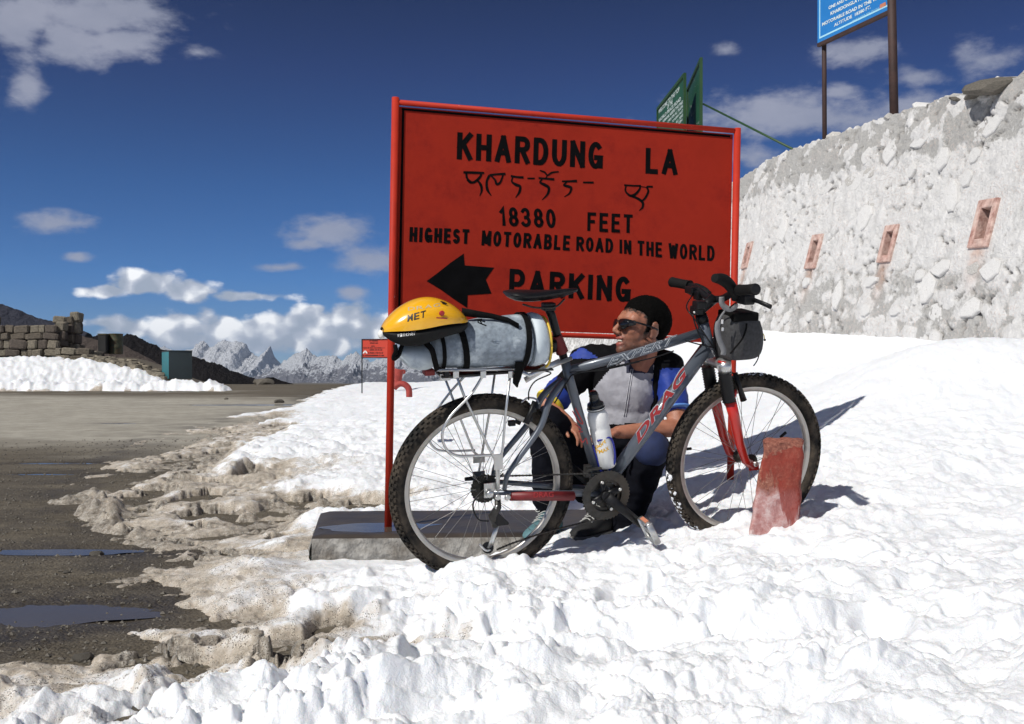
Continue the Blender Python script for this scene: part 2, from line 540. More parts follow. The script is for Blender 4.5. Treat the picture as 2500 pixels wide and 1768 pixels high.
# ------------------------------------------------------------------ materials
def material(name, col, rough=.6, metal=0., var=.12, scale=30., bump=0., bscale=None, spec=.5, dirt=None, dirt_amt=0., dscale=6., coat=0., col2=None, c2scale=8., c2cut=.55, c2soft=.05, aniso=None):
    m_ = bpy.data.materials.new(name); m_.use_nodes = True
    t = NT(m_.node_tree); b = m_.node_tree.nodes['Principled BSDF']
    b.inputs['Roughness'].default_value = rough; b.inputs['Metallic'].default_value = metal
    b.inputs['Specular IOR Level'].default_value = spec
    if coat: b.inputs['Coat Weight'].default_value = coat; b.inputs['Coat Roughness'].default_value = .15
    tcn = t.n('ShaderNodeTexCoord')
    vec = tcn.outputs['Object']
    if aniso:
        mpn = t.n('ShaderNodeMapping'); mpn.inputs['Scale'].default_value = aniso; t.l(vec, mpn.inputs[0]); vec = mpn.outputs[0]
    nz = t.n('ShaderNodeTexNoise'); nz.inputs['Scale'].default_value = scale; nz.inputs['Detail'].default_value = 6.
    t.l(vec, nz.inputs['Vector'])
    lo = tuple(c * (1 - var) for c in col); hi = tuple(min(1, c * (1 + var)) for c in col)
    c = t.ramp(nz.outputs[0], [(.3, lo), (.7, hi)])
    if col2:
        n2_ = t.n('ShaderNodeTexNoise'); n2_.inputs['Scale'].default_value = c2scale; n2_.inputs['Detail'].default_value = 5.
        n2_.inputs['Roughness'].default_value = .65
        t.l(vec, n2_.inputs['Vector'])
        r_ = t.n('ShaderNodeMapRange'); t.l(n2_.outputs[0], r_.inputs[0]); r_.inputs[1].default_value = c2cut; r_.inputs[2].default_value = c2cut + c2soft
        c = t.mix(r_.outputs[0], c, col2)
    if dirt:
        n3_ = t.n('ShaderNodeTexNoise'); n3_.inputs['Scale'].default_value = dscale; n3_.inputs['Detail'].default_value = 8.; n3_.inputs['Roughness'].default_value = .7
        t.l(vec, n3_.inputs['Vector'])
        r_ = t.n('ShaderNodeMapRange'); t.l(n3_.outputs[0], r_.inputs[0]); r_.inputs[1].default_value = .62 - dirt_amt * .3; r_.inputs[2].default_value = .75
        c = t.mix(t.m('MULTIPLY', r_.outputs[0], min(1, .4 + dirt_amt)), c, dirt)
    t.l(c, b.inputs['Base Color'])
    rv = t.m('MULTIPLY_ADD', nz.outputs[0], .2, rough - .1, clamp=True)
    t.l(rv, b.inputs['Roughness'])
    if bump:
        bp_ = t.n('ShaderNodeBump'); bp_.inputs['Distance'].default_value = bump; bp_.inputs['Strength'].default_value = .8
        nb = t.n('ShaderNodeTexNoise'); nb.inputs['Scale'].default_value = bscale or scale * 2; nb.inputs['Detail'].default_value = 5.
        t.l(vec, nb.inputs['Vector']); t.l(nb.outputs[0], bp_.inputs['Height']); t.l(bp_.outputs[0], b.inputs['Normal'])
    return m_
M = {}
# ================================================================== TERRAIN
WF_Y = np.array([-5., 0, 7, 11, 18, 22, 32, 45, 56, 64, 68, 80])
WF_X = np.array([8.6, 7.64, 6.33, 5.58, 4.27, 3.9, 4.0, 4.3, 3.6, 1.8, .3, -.5])
WF_Z = np.array([-.5, -.35, .08, .38, .90, .95, 1.05, 1.3, 1.5, 1.58, 1.6, 1.6])
def base_z(x, y):
    x = np.asarray(x, float); y = np.asarray(y, float)
    xw = np.interp(y, WF_Y, WF_X); zw = np.interp(y, WF_Y, WF_Z)
    g0 = -.73 + .56 * ss(5, 40, y)
    wt = np.clip(1 - (xw - x) / 8., 0, 1) ** 1.6
    wt = np.where(y > 80, 0, wt)
    z = g0 * (1 - wt) + zw * wt
    z = z + .55 * np.exp(-(((x - 2.75) / 1.25) ** 2 + ((y - 6.2) / 1.25) ** 2)) + .22 * np.exp(-(((x - 4.6) / 1.6) ** 2 + ((y - 6.4) / 1.8) ** 2))
    z = z + .12 * np.exp(-((x - 1.6) ** 2 + (y - 4.8) ** 2) / .81) + .05 * ss(.2, 1., x) * (1 - ss(5, 8, y))
    r = x / np.maximum(y, .5)
    z = z + 1.15 * ss(29, 42, y) * ss(-.30, -.40, r) 
    # the pass drops away beyond the crest
    dm = ss(-.35, -.29, r) * (1 - ss(-.06, .02, r))
    far = np.maximum(y - 41, 0)
    drop = np.minimum(far * .10, 60) * dm
    rr = np.hypot(x, y)
    drop = np.maximum(drop, np.minimum(np.maximum(rr - 120, 0) * .12, 60 + 0 * rr))
    return z - drop
PUD = [  # puddles: centre pixel, half width, half depth in metres
    (Dd(140, 1236), .36, .075), (Dd(110, 1375), .34, .15), (Dd(150, 1043), .42, .05), (Dd(92, 1066), .26, .035),
    (Dd(560, 908), 1.3, .12), (Dd(265, 965), .30, .08)]
def _flat_hit(p, z=-.79):
    r = ray(p); t = z / r.z
    return r * t
PUDW = []
for p, a, b_ in PUD:
    if p[1] < 1000: 
        q = None
        for yy in np.arange(3, 45, .02):
            rr = ray(p) * yy
            if rr.z <= float(base_z(rr.x, rr.y)) - .06: q = rr; break
    else:
        q = _flat_hit(p)
    PUDW.append((q.x, q.y, a, b_))
def ground_z(x, y):
    z = base_z(x, y) - .06
    rr = np.hypot(x, y)
    z = z + .012 * fbm(x * .9, y * .9, 4, 11) * (1 - ss(20, 60, rr)) + .006 * fbm(x * 6, y * 6, 3, 31) * (1 - ss(4, 12, rr))
    z = z + .004 * np.maximum(0, fbm(x * 22, y * 22, 2, 41)) * (1 - ss(3, 7, rr))
    z = z + .007 * fbm(x * 4.2, y * 5.5, 4, 43) * (1 - ss(8, 20, rr))
    for (qx, qy, a, b_) in PUDW:
        z = z - .020 * np.exp(-(((x - qx) / a) ** 2 + ((y - qy) / b_) ** 2))
    # far rough country
    z = z + ss(200, 2000, rr) * 30 * fbm(x / 900., y / 900., 4, 5)
    return z
def ghit(p):
    ys = np.concatenate([np.arange(1.2, 8, .01), np.arange(8, 41, .05)])
    r = ray(p)
    zz = base_z(r.x * ys, ys) - .06
    k = np.nonzero(r.z * ys <= zz)[0]
    yy = ys[k[0]] if len(k) else 41.
    return (r.x * yy, yy)
# outline of the snow against the muddy road, read off the picture onto the ground
EDGE = [ghit(Dd(*p)) for p in [(862, 853), (800, 857), (705, 882), (668, 900), (640, 915), (560, 925), (480, 945), (420, 962), (330, 985), (240, 1022),
        (160, 1070), (118, 1118), (178, 1150), (190, 1190), (262, 1215), (296, 1262), (192, 1322), (262, 1352), (215, 1385), (100, 1400), (50, 1432),
        (-120, 1470), (-500, 1560)]]
EDGE = [(-2.5, 70.)] + EDGE + [(-6., 0.6), (-6, -30.), (40., -30.), (40., 80.)]
EP = np.array(EDGE)
def inside(x, y, P):
    ins = np.zeros(x.shape, bool)
    n = len(P)
    for i in range(n):
        x0, y0 = P[i]; x1, y1 = P[(i + 1) % n]
        if y0 == y1: continue
        c = ((y0 > y) != (y1 > y)) & (x < (x1 - x0) * (y - y0) / (y1 - y0) + x0)
        ins ^= c
    return ins
def pdist(x, y, P, closed=False):
    d = np.full(x.shape, 1e9)
    for i in range(len(P) - (0 if closed else 1)):
        x0, y0 = P[i]; x1, y1 = P[(i + 1) % len(P)]
        L = (x1 - x0) ** 2 + (y1 - y0) ** 2 + 1e-12
        t = np.clip(((x - x0) * (x1 - x0) + (y - y0) * (y1 - y0)) / L, 0, 1)
        d = np.minimum(d, (x - x0 - t * (x1 - x0)) ** 2 + (y - y0 - t * (y1 - y0)) ** 2)
    return np.sqrt(d)
DIRT = []   # (disp px, radius x in px, radius y in px, amount of dirt, thinning)
for p, rx, ry, a, th in [((330, 1010), 110, 28, .9, .7), ((230, 1090), 110, 45, .9, .7), ((430, 985), 90, 20, .8, .6), ((560, 945), 90, 16, .7, .6), ((430, 1040), 100, 30, .8, .5),
                         ((560, 1090), 130, 35, .55, .3), ((300, 1130), 90, 25, .7, .5), ((440, 1125), 60, 16, 1., 1.05), ((560, 1075), 40, 12, .9, .8), ((480, 1165), 90, 14, .9, .9),
                         ((660, 1150), 130, 30, .75, .6), ((820, 1145), 130, 18, .7, .8), ((580, 1190), 130, 34, .7, .5), ((690, 1240), 60, 26, .6, .4), ((400, 1230), 140, 30, .35, .1), ((560, 1270), 200, 30, .45, .2), ((300, 1310), 120, 30, .35, .2), ((480, 1330), 130, 28, .45, .25),
                         ((360, 1385), 110, 30, .8, .85), ((560, 1400), 110, 30, .55, .25), ((740, 1420), 75, 30, .85, .6), ((620, 1450), 150, 26, .7, .45), ((650, 1360), 160, 34, .28, .05), ((860, 1475), 120, 30, .45, .2), ((1010, 1450), 60, 20, .3, .1),
                         ((220, 1450), 150, 26, 1., 1.1), ((450, 1510), 150, 22, .7, .6), ((120, 1490), 100, 20, .7, .5), ((1400, 1420), 80, 22, .3, .05), ((930, 1390), 100, 16, .25, .05), ((700, 1075), 120, 22, .3, .0),
                         ((1390, 1250), 60, 20, .2, 0)]:
    c = ghit(Dd(*p)); c2 = ghit(Dd(p[0] + rx, p[1])); c3 = ghit(Dd(p[0], p[1] - ry))
    DIRT.append((c[0], c[1], abs(c2[0] - c[0]), max(abs(c3[1] - c[1]), .03), a, th))
DENTS = []
for p, rx, ry, dp in [((1400, 1405), 55, 26, .040), ((1180, 1545), 40, 36, .03), ((740, 1425), 34, 18, .03), ((985, 1312), 75, 16, .055), ((1130, 1300), 50, 10, .02), ((1600, 1228), 60, 10, .035), ((1475, 1400), 22, 18, .03), ((830, 1400), 40, 14, .03), ((500, 1470), 60, 14, .035),
                      ((590, 1545), 40, 20, .03), ((1620, 1480), 50, 22, .03), ((1980, 1480), 60, 30, .03), ((2060, 1400), 40, 20, .02), ((1060, 1390), 30, 12, .02), ((930, 1540), 30, 24, .025), ((1750, 1300), 80, 14, .02),
                      ((2100, 1560), 60, 24, .03), ((1290, 1480), 40, 16, .03), ((1700, 1560), 50, 24, .035), ((1880, 1400), 40, 14, .025), ((1560, 1340), 45, 12, .025), ((1120, 1450), 36, 14, .03), ((1820, 1590), 40, 22, .03), ((2150, 1470), 40, 16, .025), ((1240, 1330), 40, 9, .02), ((1450, 1560), 46, 20, .035), ((700, 1560), 40, 18, .03), ((260, 1580), 50, 16, .03), ((1330, 1240), 60, 16, .03), ((1560, 1215), 70, 12, .02)]:
    c = ghit(Dd(*p)); c2 = ghit(Dd(p[0] + rx, p[1])); c3 = ghit(Dd(p[0], p[1] - ry))
    DENTS.append((c[0], c[1], abs(c2[0] - c[0]), max(abs(c3[1] - c[1]), .03), dp))
SLAB = ((-.82, 3.94), (.42, 4.00), (.40, 4.74), (-.93, 4.68))    # footprint of the concrete slab
def slab_in(x, y, m):
    o = Vector((SLAB[0][0], SLAB[0][1])); u = Vector((SLAB[1][0] - o.x, SLAB[1][1] - o.y)); v = Vector((SLAB[3][0] - o.x, SLAB[3][1] - o.y))
    Lu = u.length; Lv = v.length; u.normalize(); v.normalize()
    a = (x - o.x) * u.x + (y - o.y) * u.y; b = (x - o.x) * v.x + (y - o.y) * v.y
    wob = .035 * perlin(x * 6, y * 6, 77) 
    d = np.minimum(np.minimum(a + wob * .3, Lu - a + wob), np.minimum((b + wob * .2) * 2, Lv - b + wob * 2.2))
    return ss(-m, .02, d)
DZ = np.array([ghit(Dd(*p)) for p in [(650, 912), (700, 950), (640, 985), (520, 1030), (540, 1085), (690, 1112), (880, 1132), (880, 1185), (700, 1196), (690, 1275), (600, 1285), (430, 1310), (420, 1360), (600, 1395), (820, 1430), (960, 1480), (900, 1530), (600, 1560), (300, 1585), (40, 1600), (-200, 1600), (-200, 1440), (40, 1430), (200, 1385), (262, 1352), (192, 1322), (296, 1262), (190, 1190), (118, 1118), (240, 1022), (420, 962), (560, 925)]])
def snow_z(x, y, full=False):
    rr = np.hypot(x, y)
    wx = x + .05 * fbm(x * 3, y * 3, 3, 61); wy = y + .05 * fbm(x * 3 + 9, y * 3, 3, 62)
    s = rr * .006
    ins = inside(x, y, EP)
    dE = pdist(x, y, EP[:-3])
    sd = np.where(ins, dE, -dE)
    sd = sd + fbm(x * 2.2, y * 2.2, 4, 91) * .16 * np.clip(rr / 4, 1, 3) + fbm(x * 9, y * 9, 3, 92) * .05
    lf_ = ss(-.2, -1.0, x) * (1 - ss(9, 16, y))
    dirt = np.exp(-np.maximum(sd, 0) / (.16 + .40 * lf_)) * .85
    thin = np.exp(-np.maximum(sd, 0) / (.10 + .12 * lf_)) * (.4 + .25 * lf_)
    wn = .35 * fbm(x * 5, y * 5, 4, 71)
    for (cx, cy, ax, ay, a, th) in DIRT:
        d2 = ((x - cx) / ax) ** 2 + ((y - cy) / ay) ** 2
        k = np.exp(-d2 * .9)
        k = ss(.15, .85, k + wn * np.exp(-d2 * .35) * 1.2)
        dirt = np.maximum(dirt, a * k); thin = np.maximum(thin, th * k)
    # left bank of ploughed snow at the foot of the ruins
    r = x / np.maximum(y, .5)
    lim = np.interp(r, [-.9, -.56, -.45, -.40, -.34, -.30, -.28], [46, 42, 40.0, 37.0, 33.5, 31.5, 29.0])
    bk = np.minimum((y - 28.3) * .5, (lim + 1.2 * fbm(x * .6, y * .6, 3, 55) - y) * .5)
    bk = np.minimum(bk, (-.285 - r) * 18)
    bank = ss(-.1, .5, bk + .35 * fbm(x * 1.3, y * 1.3, 3, 56))
    sdn = ss(-.04, .10, sd) * .42 + ss(.05, .9, sd) * .58
    T = -.045 + .10 * sdn
    # lumps
    left = 1 - ss(-.1, .9, x)
    rough = .55 + .45 * (1 - ss(2.6, 3.6, y)) * ss(1.6, -.6, x)
    beh = ss(4.3, 5.2, y)
    rough = rough * (1 - .55 * beh * ss(-.2, 1.4, x))
    rough = rough * (1 - .35 * beh) * (1 + .9 * beh * ss(.6, -.3, x)) * (1 + .25 * (1 - ss(2.4, 3.2, y)))
    w2 = .10 * fbm(x * 1.7, y * 1.7, 3, 63); w3 = .014 * fbm(x * 8, y * 8, 3, 64); w4 = .014 * fbm(x * 8 + 5, y * 8, 3, 65)
    ux = wx + w2 + w3; uy = wy + w2 * .7 + w4
    big = fbm(x * 1.1, y * 1.1, 3, 21)
    mid = fbm(ux * 3.0, uy * 3.6, 4, 22)
    rid = fbm(ux * 4.2, uy * 5.6, 5, 23, ridged=True, gain=.6)
    hi = fbm(ux * 26, uy * 26, 4, 27, gain=.65)
    l1b = worley(ux / .50 + 7, uy / .38 + 2, 6); l1 = worley(ux / .30 + 3, uy / .26, 1) ; l2 = worley(ux / .13, uy / .12, 2); l3 = worley(ux / .055, uy / .055 + 5, 3); l4 = worley(wx / .027, wy / .027, 4)
    f1 = 1 - ss(12, 40, rr); f2 = 1 - ss(9, 18, rr); f3 = 1 - ss(4.5, 9, rr); f4 = 1 - ss(2.8, 5, rr)
    patch = ss(-.30, .30, fbm(x * 1.3 + 4, y * 1.3, 3, 24) + .22 * left)
    patch2 = ss(-.05, .30, fbm(x * 3.1 + 4, y * 3.6, 3, 28))
    h = .030 * big + (.050 * mid + .085 * fbm(ux * 1.9 + 2, uy * 2.5, 3, 97) * (1 - ss(3.1, 4.2, y)) + .050 * (l1b - .2) * (1 - ss(3.4, 5, y))) * rough + .032 * (rid - .25) * rough * f2
    rough = rough * (1 - .35 * ss(-.1, 1.2, x))
    h = h + rough * (.085 * (l1 - .18) * f1 * (.25 + .75 * patch) + .050 * l2 * f2 * (.2 + .8 * patch * patch2) + .026 * l3 * f3 * (.15 + .85 * patch2) + .011 * l4 * f4 * patch2 + .008 * hi * f3 * (.4 + .6 * patch))
    h = h + .05 * fbm(x * .35, y * .35, 2, 29) * ss(6, 12, rr)
    nl = ss(.1, -.5, x) * (1 - ss(2.9, 3.7, y))
    T = T - .055 * nl * sdn
    sink = 1 - .60 * ss(.3, .9, dirt)
    T = T + (h + .035) * sdn * sink + (.010 * rid + .012 * l3) * ss(-.03, .04, sd) * f2
    insd = inside(x, y, DZ); dd = pdist(x, y, np.vstack([DZ, DZ[:1]])); sdz = np.where(insd, dd, -dd) + (.10 * fbm(x * 4, y * 4, 3, 94) + .30 * fbm(x * 1.4, y * 1.8, 3, 96)) * np.clip(y / 4.5, .6, 2)
    dz = ss(-.18, .30, sdz) * (y < 14)
    pn = fbm(ux * 2.6 + 3, uy * 4.6, 5, 95, gain=.62)
    bare = ss(.10, .22, pn) * dz * ss(.02, .2, sdz)
    dirt = np.maximum(dirt, dz * (.42 + .5 * ss(-.1, .2, pn)))
    T = T * (1 - dz * .45) - bare * (.035 + T * .8)
    for (cx, cy, ax, ay, dp) in DENTS:
        d2 = ((x - cx) / ax) ** 2 + ((y - cy) / ay) ** 2
        T = T - dp * 1.7 * ss(.08, .75, np.exp(-d2 * 1.2) + .18 * mid) * sdn + dp * .35 * np.exp(-(np.sqrt(d2) - 1.25) ** 2 * 9) * sdn
    T = T - thin * (.050 + .07 * fbm(wx * 4, wy * 4, 4, 25)) * ss(0, .3, sdn)
    kk = ss(.36, .85, thin + .7 * fbm(ux * 5, uy * 6, 4, 66))
    T = T * (1 - .85 * kk) - .032 * kk
    # windrow of grey slush along the road edge
    wr = np.exp(-((sd - .10) / .10) ** 2) * (ss(-3.5, -2.3, x) * ss(4.2, 5.2, y)) * (1 - ss(11, 15, y))
    T = T + wr * (.05 + .10 * l2 + .06 * mid)
    crag = .20 + .12 * l1 + .12 * fbm(x * 1.2, y * 1.2, 4, 57) + .06 * l2
    T = np.where(bank > 0, np.maximum(T, (-.15 + bank * crag * (.9 + .6 * np.exp(-((y - 29.5) / 1.5) ** 2)))), T)
    gz = ground_z(x, y)
    # flat slab and cleared strip in front of it
    z = gz + T
    k = slab_in(x, y, .20) ** 1.3
    z = z * (1 - k) + (-.74) * k
    # trodden hollow along the front of the slab
    fr = ss(3.40, 3.72, y) * (1 - ss(3.95, 4.0, y)) * ss(-1.05, -.85, x) * (1 - ss(-.15, .25, x))
    z = np.where(fr > 0, z * (1 - fr) + np.minimum(z, -.742 + .012 * fbm(x * 9, y * 9, 3, 98)) * fr, z)
    # the tyres have pressed their own place
    for (qx, qy, q) in ((-.10, 3.41, .01), (.905, 3.74, .01)):
        pass
    if full: return z, dirt, np.where(bank > .2, .12, 1.), gz
    return z

def polar_grid(dense_deg, ncol, radii, back_step=4.):
    a = np.linspace(-dense_deg, dense_deg, ncol)
    b = np.arange(dense_deg + back_step, 360 - dense_deg - .5, back_step)
    ang = np.radians(np.concatenate([a, b, [360 - dense_deg]]))
    A, R = np.meshgrid(ang, radii)
    return R * np.sin(A), R * np.cos(A)
def geo(r0, r1, k):
    n = int(math.log(r1 / r0) / k)
    return np.geomspace(r0, r1, n)

# ---- ground sheet: mud, gravel and worn road, out to the horizon
rad = np.concatenate([[.02], np.linspace(.3, 1.5, 10), geo(1.55, 60, .0085), geo(62, 40000, .06)])
gx, gy = polar_grid(33, 520, rad, 6.)
gz_ = ground_z(gx, gy)
me = grid_mesh('ground', np.stack([gx, gy, gz_], -1))
rr_ = gx / np.maximum(gy, .5)
# worn pale road band crossing the left of the view
road = ss(9.5, 12.5, gy + 1.6 * fbm(gx * .25, gy * .5, 3, 81) + .55 * (gx + 5)) * (1 - ss(24, 27.5, gy + 1.2 * fbm(gx * .3, gy * .3, 3, 82) + .25 * (gx + 14))) * (1 - ss(-4.5, -1.5, gx - .12 * gy + fbm(gx * .4, gy * .4, 3, 83) * 2 + .0))
road = np.clip(road + .55 * ss(.15, .4, fbm(gx * .3, gy * 1.1, 4, 84)) * ss(6, 10, gy) * (1 - ss(-6, -3.2, gx)) * (gy < 30), 0, 1)
wet = np.zeros_like(gx)
for (qx, qy, a, b_) in PUDW:
    wet = np.maximum(wet, np.exp(-(((gx - qx) / (a * 1.5)) ** 2 + ((gy - qy) / (b_ * 2.0)) ** 2)))
wet = np.clip(wet + .8 * np.exp(-pdist(gx, gy, EP[:-3]) / .45) * ss(-.1, .3, fbm(gx * 1.7, gy * 1.7, 3, 85) + .15), 0, 1)
snd = snow_dust = ss(.1, .45, fbm(gx * 1.2, gy * 3.0, 4, 86)) * np.exp(-((gy - 9.5) / 3.) ** 2) * .35
fattr(me, 'road', road); fattr(me, 'wet', wet)
mg = bpy.data.materials.new('mud_ground'); mg.use_nodes = True
t = NT(mg.node_tree); b = mg.node_tree.nodes['Principled BSDF']
geo_n = t.n('ShaderNodeNewGeometry')
def nzt(t, sc, det=6., rough=.6, vec=None, dist=0.):
    n_ = t.n('ShaderNodeTexNoise'); n_.inputs['Scale'].default_value = sc; n_.inputs['Detail'].default_value = det; n_.inputs['Roughness'].default_value = rough
    n_.inputs['Distortion'].default_value = dist
    t.l(vec, n_.inputs['Vector']); return n_.outputs[0]
pos = geo_n.outputs['Position']
a1 = nzt(t, 1.3, 8, .65, pos); a2 = nzt(t, 22, 8, .7, pos); a3 = nzt(t, 160, 4, .6, pos)
mud = t.ramp(a2, [(.3, (.046, .037, .025)), (.5, (.085, .069, .047)), (.68, (.135, .112, .078))])
mpr = t.n('ShaderNodeMapping'); mpr.inputs['Scale'].default_value = (.35, 2.2, 1); mpr.inputs['Rotation'].default_value = (0, 0, .25); t.l(pos, mpr.inputs[0])
stk = t.n('ShaderNodeMapRange'); t.l(nzt(t, 1.6, 8, .7, mpr.outputs[0]), stk.inputs[0]); stk.inputs[1].default_value = .38; stk.inputs[2].default_value = .68
mud = t.mix(stk.outputs[0], mud, t.ramp(a2, [(.3, (.10, .083, .058)), (.7, (.185, .157, .115))]))
vor = t.n('ShaderNodeTexVoronoi'); vor.inputs['Scale'].default_value = 75.; t.l(pos, vor.inputs['Vector'])
peb = t.m('LESS_THAN', vor.outputs['Distance'], .30)
pebsel = t.m('MULTIPLY', peb, t.m('GREATER_THAN', t.n('ShaderNodeSeparateColor').outputs[0] if False else a2, .52))
pc = t.mix(pebsel, mud, (.13, .115, .09))
ar = t.n('ShaderNodeAttribute', attribute_name='road'); aw = t.n('ShaderNodeAttribute', attribute_name='wet')
rd = t.ramp(nzt(t, 5, 8, .7, pos), [(.3, (.30, .28, .235)), (.7, (.46, .43, .365))])
roadf = t.m('MULTIPLY', ar.outputs['Fac'], t.m('MULTIPLY_ADD', a1, .9, .45, clamp=True), clamp=True)
c = t.mix(roadf, pc, rd)
wetf = t.m('MULTIPLY', aw.outputs['Fac'], .75, clamp=True)
c = t.mix(wetf, c, t.mix(1., c, (.36, .34, .33), 'MULTIPLY'))
t.l(c, b.inputs['Base Color'])
t.l(t.m('SUBTRACT', .92, t.m('MULTIPLY', wetf, .55)), b.inputs['Roughness'])
bp_ = t.n('ShaderNodeBump'); bp_.inputs['Distance'].default_value = .012; bp_.inputs['Strength'].default_value = .9
t.l(t.m('ADD', a2, t.m('MULTIPLY', t.m('SUBTRACT', .5, vor.outputs['Distance']), .55)), bp_.inputs['Height'])
bp2 = t.n('ShaderNodeBump'); bp2.inputs['Distance'].default_value = .003; t.l(a3, bp2.inputs['Height']); t.l(bp_.outputs[0], bp2.inputs['Normal'])
t.l(bp2.outputs[0], b.inputs['Normal'])
tag(link_mesh('ground', me, mg), 'brown muddy gravel road surface with wet patches across the pass', kind='structure')

# ---- snow sheet
rad = np.concatenate([[.05], np.linspace(.4, 1.5, 10), geo(1.55, 5.6, .0033), geo(5.65, 14, .006), geo(14.1, 85, .014)])
sx, sy = polar_grid(32, 800, rad, 5.)
sz, sdirt, sclean, sg = snow_z(sx, sy, True)
keep_back = (sy < .2)
sz = np.where(keep_back & (sx < -1.5), sg - .1, sz)
me = grid_mesh('snow', np.stack([sx, sy, sz], -1))
fattr(me, 'dirt', sdirt * sclean); 
ms = bpy.data.materials.new('snow'); ms.use_nodes = True
t = NT(ms.node_tree); b = ms.node_tree.nodes['Principled BSDF']
g_ = t.n('ShaderNodeNewGeometry'); pos = g_.outputs['Position']
ad = t.n('ShaderNodeAttribute', attribute_name='dirt')
s1 = nzt(t, 7, 9, .7, pos); s2 = nzt(t, 38, 7, .72, pos); s3 = nzt(t, 240, 3, .6, pos); s4 = nzt(t, 2.4, 6, .6, pos)
white = t.mix(t.m('MULTIPLY', s4, .5), (.875, .895, .925), (.81, .835, .875))
d = ad.outputs['Fac']
dn = t.m('ADD', d, t.m('MULTIPLY', t.m('SUBTRACT', s1, .5), 1.1))
tan = t.ramp(s2, [(.3, (.40, .34, .27)), (.55, (.60, .53, .44)), (.75, (.74, .69, .62))])
slush = t.ramp(s2, [(.32, (.075, .062, .047)), (.44, (.20, .175, .145)), (.56, (.40, .365, .315)), (.72, (.60, .57, .51))])
m1 = t.n('ShaderNodeMapRange', interpolation_type='SMOOTHSTEP'); t.l(dn, m1.inputs[0]); m1.inputs[1].default_value = .10; m1.inputs[2].default_value = .55
m2 = t.n('ShaderNodeMapRange', interpolation_type='SMOOTHSTEP'); t.l(dn, m2.inputs[0]); m2.inputs[1].default_value = .38; m2.inputs[2].default_value = .85
c = t.mix(m1.outputs[0], white, tan)
c = t.mix(m2.outputs[0], c, slush)
# grit specks where the snow is dirty
spk = t.m('MULTIPLY', t.m('GREATER_THAN', s3, .55), t.m('GREATER_THAN', t.m('ADD', d, t.m('MULTIPLY', t.m('SUBTRACT', s1, .5), .8)), .26))
spk = t.m('MULTIPLY', spk, t.m('GREATER_THAN', s2, .50))
c = t.mix(t.m('MULTIPLY', spk, .85), c, (.075, .06, .045))
t.l(c, b.inputs['Base Color'])
b.inputs['Roughness'].default_value = .62
b.inputs['Specular IOR Level'].default_value = .25
b.inputs['Subsurface Weight'].default_value = .35
b.inputs['Subsurface Radius'].default_value = (.6, .8, 1.0)
b.inputs['Subsurface Scale'].default_value = .018
bp_ = t.n('ShaderNodeBump'); bp_.inputs['Distance'].default_value = .010; bp_.inputs['Strength'].default_value = .85
t.l(t.m('ADD', s2, t.m('MULTIPLY', s1, .8)), bp_.inputs['Height'])
bp2 = t.n('ShaderNodeBump'); bp2.inputs['Distance'].default_value = .0022; bp2.inputs['Strength'].default_value = .7; t.l(s3, bp2.inputs['Height']); t.l(bp_.outputs[0], bp2.inputs['Normal'])
t.l(bp2.outputs[0], b.inputs['Normal'])
tag(link_mesh('snow', me, ms), 'lumpy trodden snow lying beside the road, dirty and thin at its edge', kind='structure')

# ---- puddles
mw = bpy.data.materials.new('puddle_water'); mw.use_nodes = True
t = NT(mw.node_tree); b = mw.node_tree.nodes['Principled BSDF']
b.inputs['Base Color'].default_value = (.085, .072, .055, 1); b.inputs['Roughness'].default_value = .10; b.inputs['IOR'].default_value = 1.33
g_ = t.n('ShaderNodeNewGeometry'); bp_ = t.n('ShaderNodeBump'); bp_.inputs['Distance'].default_value = .002; bp_.inputs['Strength'].default_value = .25
t.l(nzt(t, 9, 2, .5, g_.outputs['Position']), bp_.inputs['Height']); t.l(bp_.outputs[0], b.inputs['Normal'])
for i, (qx, qy, a, b_) in enumerate(PUDW):
    n = 40; pts = []
    for k in range(n):
        an = 2 * math.pi * k / n
        q = 1.05 + .14 * math.sin(an * 3 + i) + .08 * math.sin(an * 5 + 2 * i)
        pts.append((qx + a * q * math.cos(an), qy + b_ * q * math.sin(an)))
    zc = float(base_z(qx, qy)) - .06 - .0045
    slope = (float(base_z(qx, qy + .1)) - float(base_z(qx, qy - .1))) / .2
    mb = MB(); mb.v = [Vector((p[0], p[1], zc + (p[1] - qy) * slope)) for p in pts]; mb._f(tuple(range(n)), False)
    o = mb.build('puddle', mw); tag(o, kind='structure')

# ---- loose gravel on the mud (uncountable) and a few single stones
M['stone'] = material('road_stone', (.12, .108, .09), .85, var=.3, scale=14, bump=.01, bscale=40)
M['stone2'] = material('road_stone_pale', (.33, .31, .28), .85, var=.25, scale=14, bump=.01, bscale=40)
def rock_mesh(name, seed, sub=2, amp=.22, sq=(1, 1, .7)):
    bm = bmesh.new(); bmesh.ops.create_icosphere(bm, subdivisions=sub, radius=1)
    o = Vector((seed * 3.1, seed * 1.7, seed * .9))
    for v in bm.verts:
        d_ = v.co.normalized()
        q = 1 + amp * 1.6 * mnoise.noise(d_ * 1.1 + o) + amp * .6 * mnoise.noise(d_ * 3.1 + o)
        co = d_ * q
        # chop facets
        for pl in range(5):
            pn = Vector((math.sin(seed * 7 + pl * 2.4), math.cos(seed * 5 + pl * 1.9), math.sin(pl * 3.3 + seed))).normalized()
            dd = co.dot(pn)
            if dd > .72: co -= pn * (dd - .72) * .85
        v.co = Vector((co.x * sq[0], co.y * sq[1], co.z * sq[2]))
    me_ = bpy.data.meshes.new(name); bm.to_mesh(me_); bm.free()
    return me_
N = 5200
ga = np.radians(rng.uniform(-30, 0, N)); gr = 2.2 * np.exp(rng.uniform(0, 1.75, N))
px_ = gr * np.sin(ga); py_ = gr * np.cos(ga)
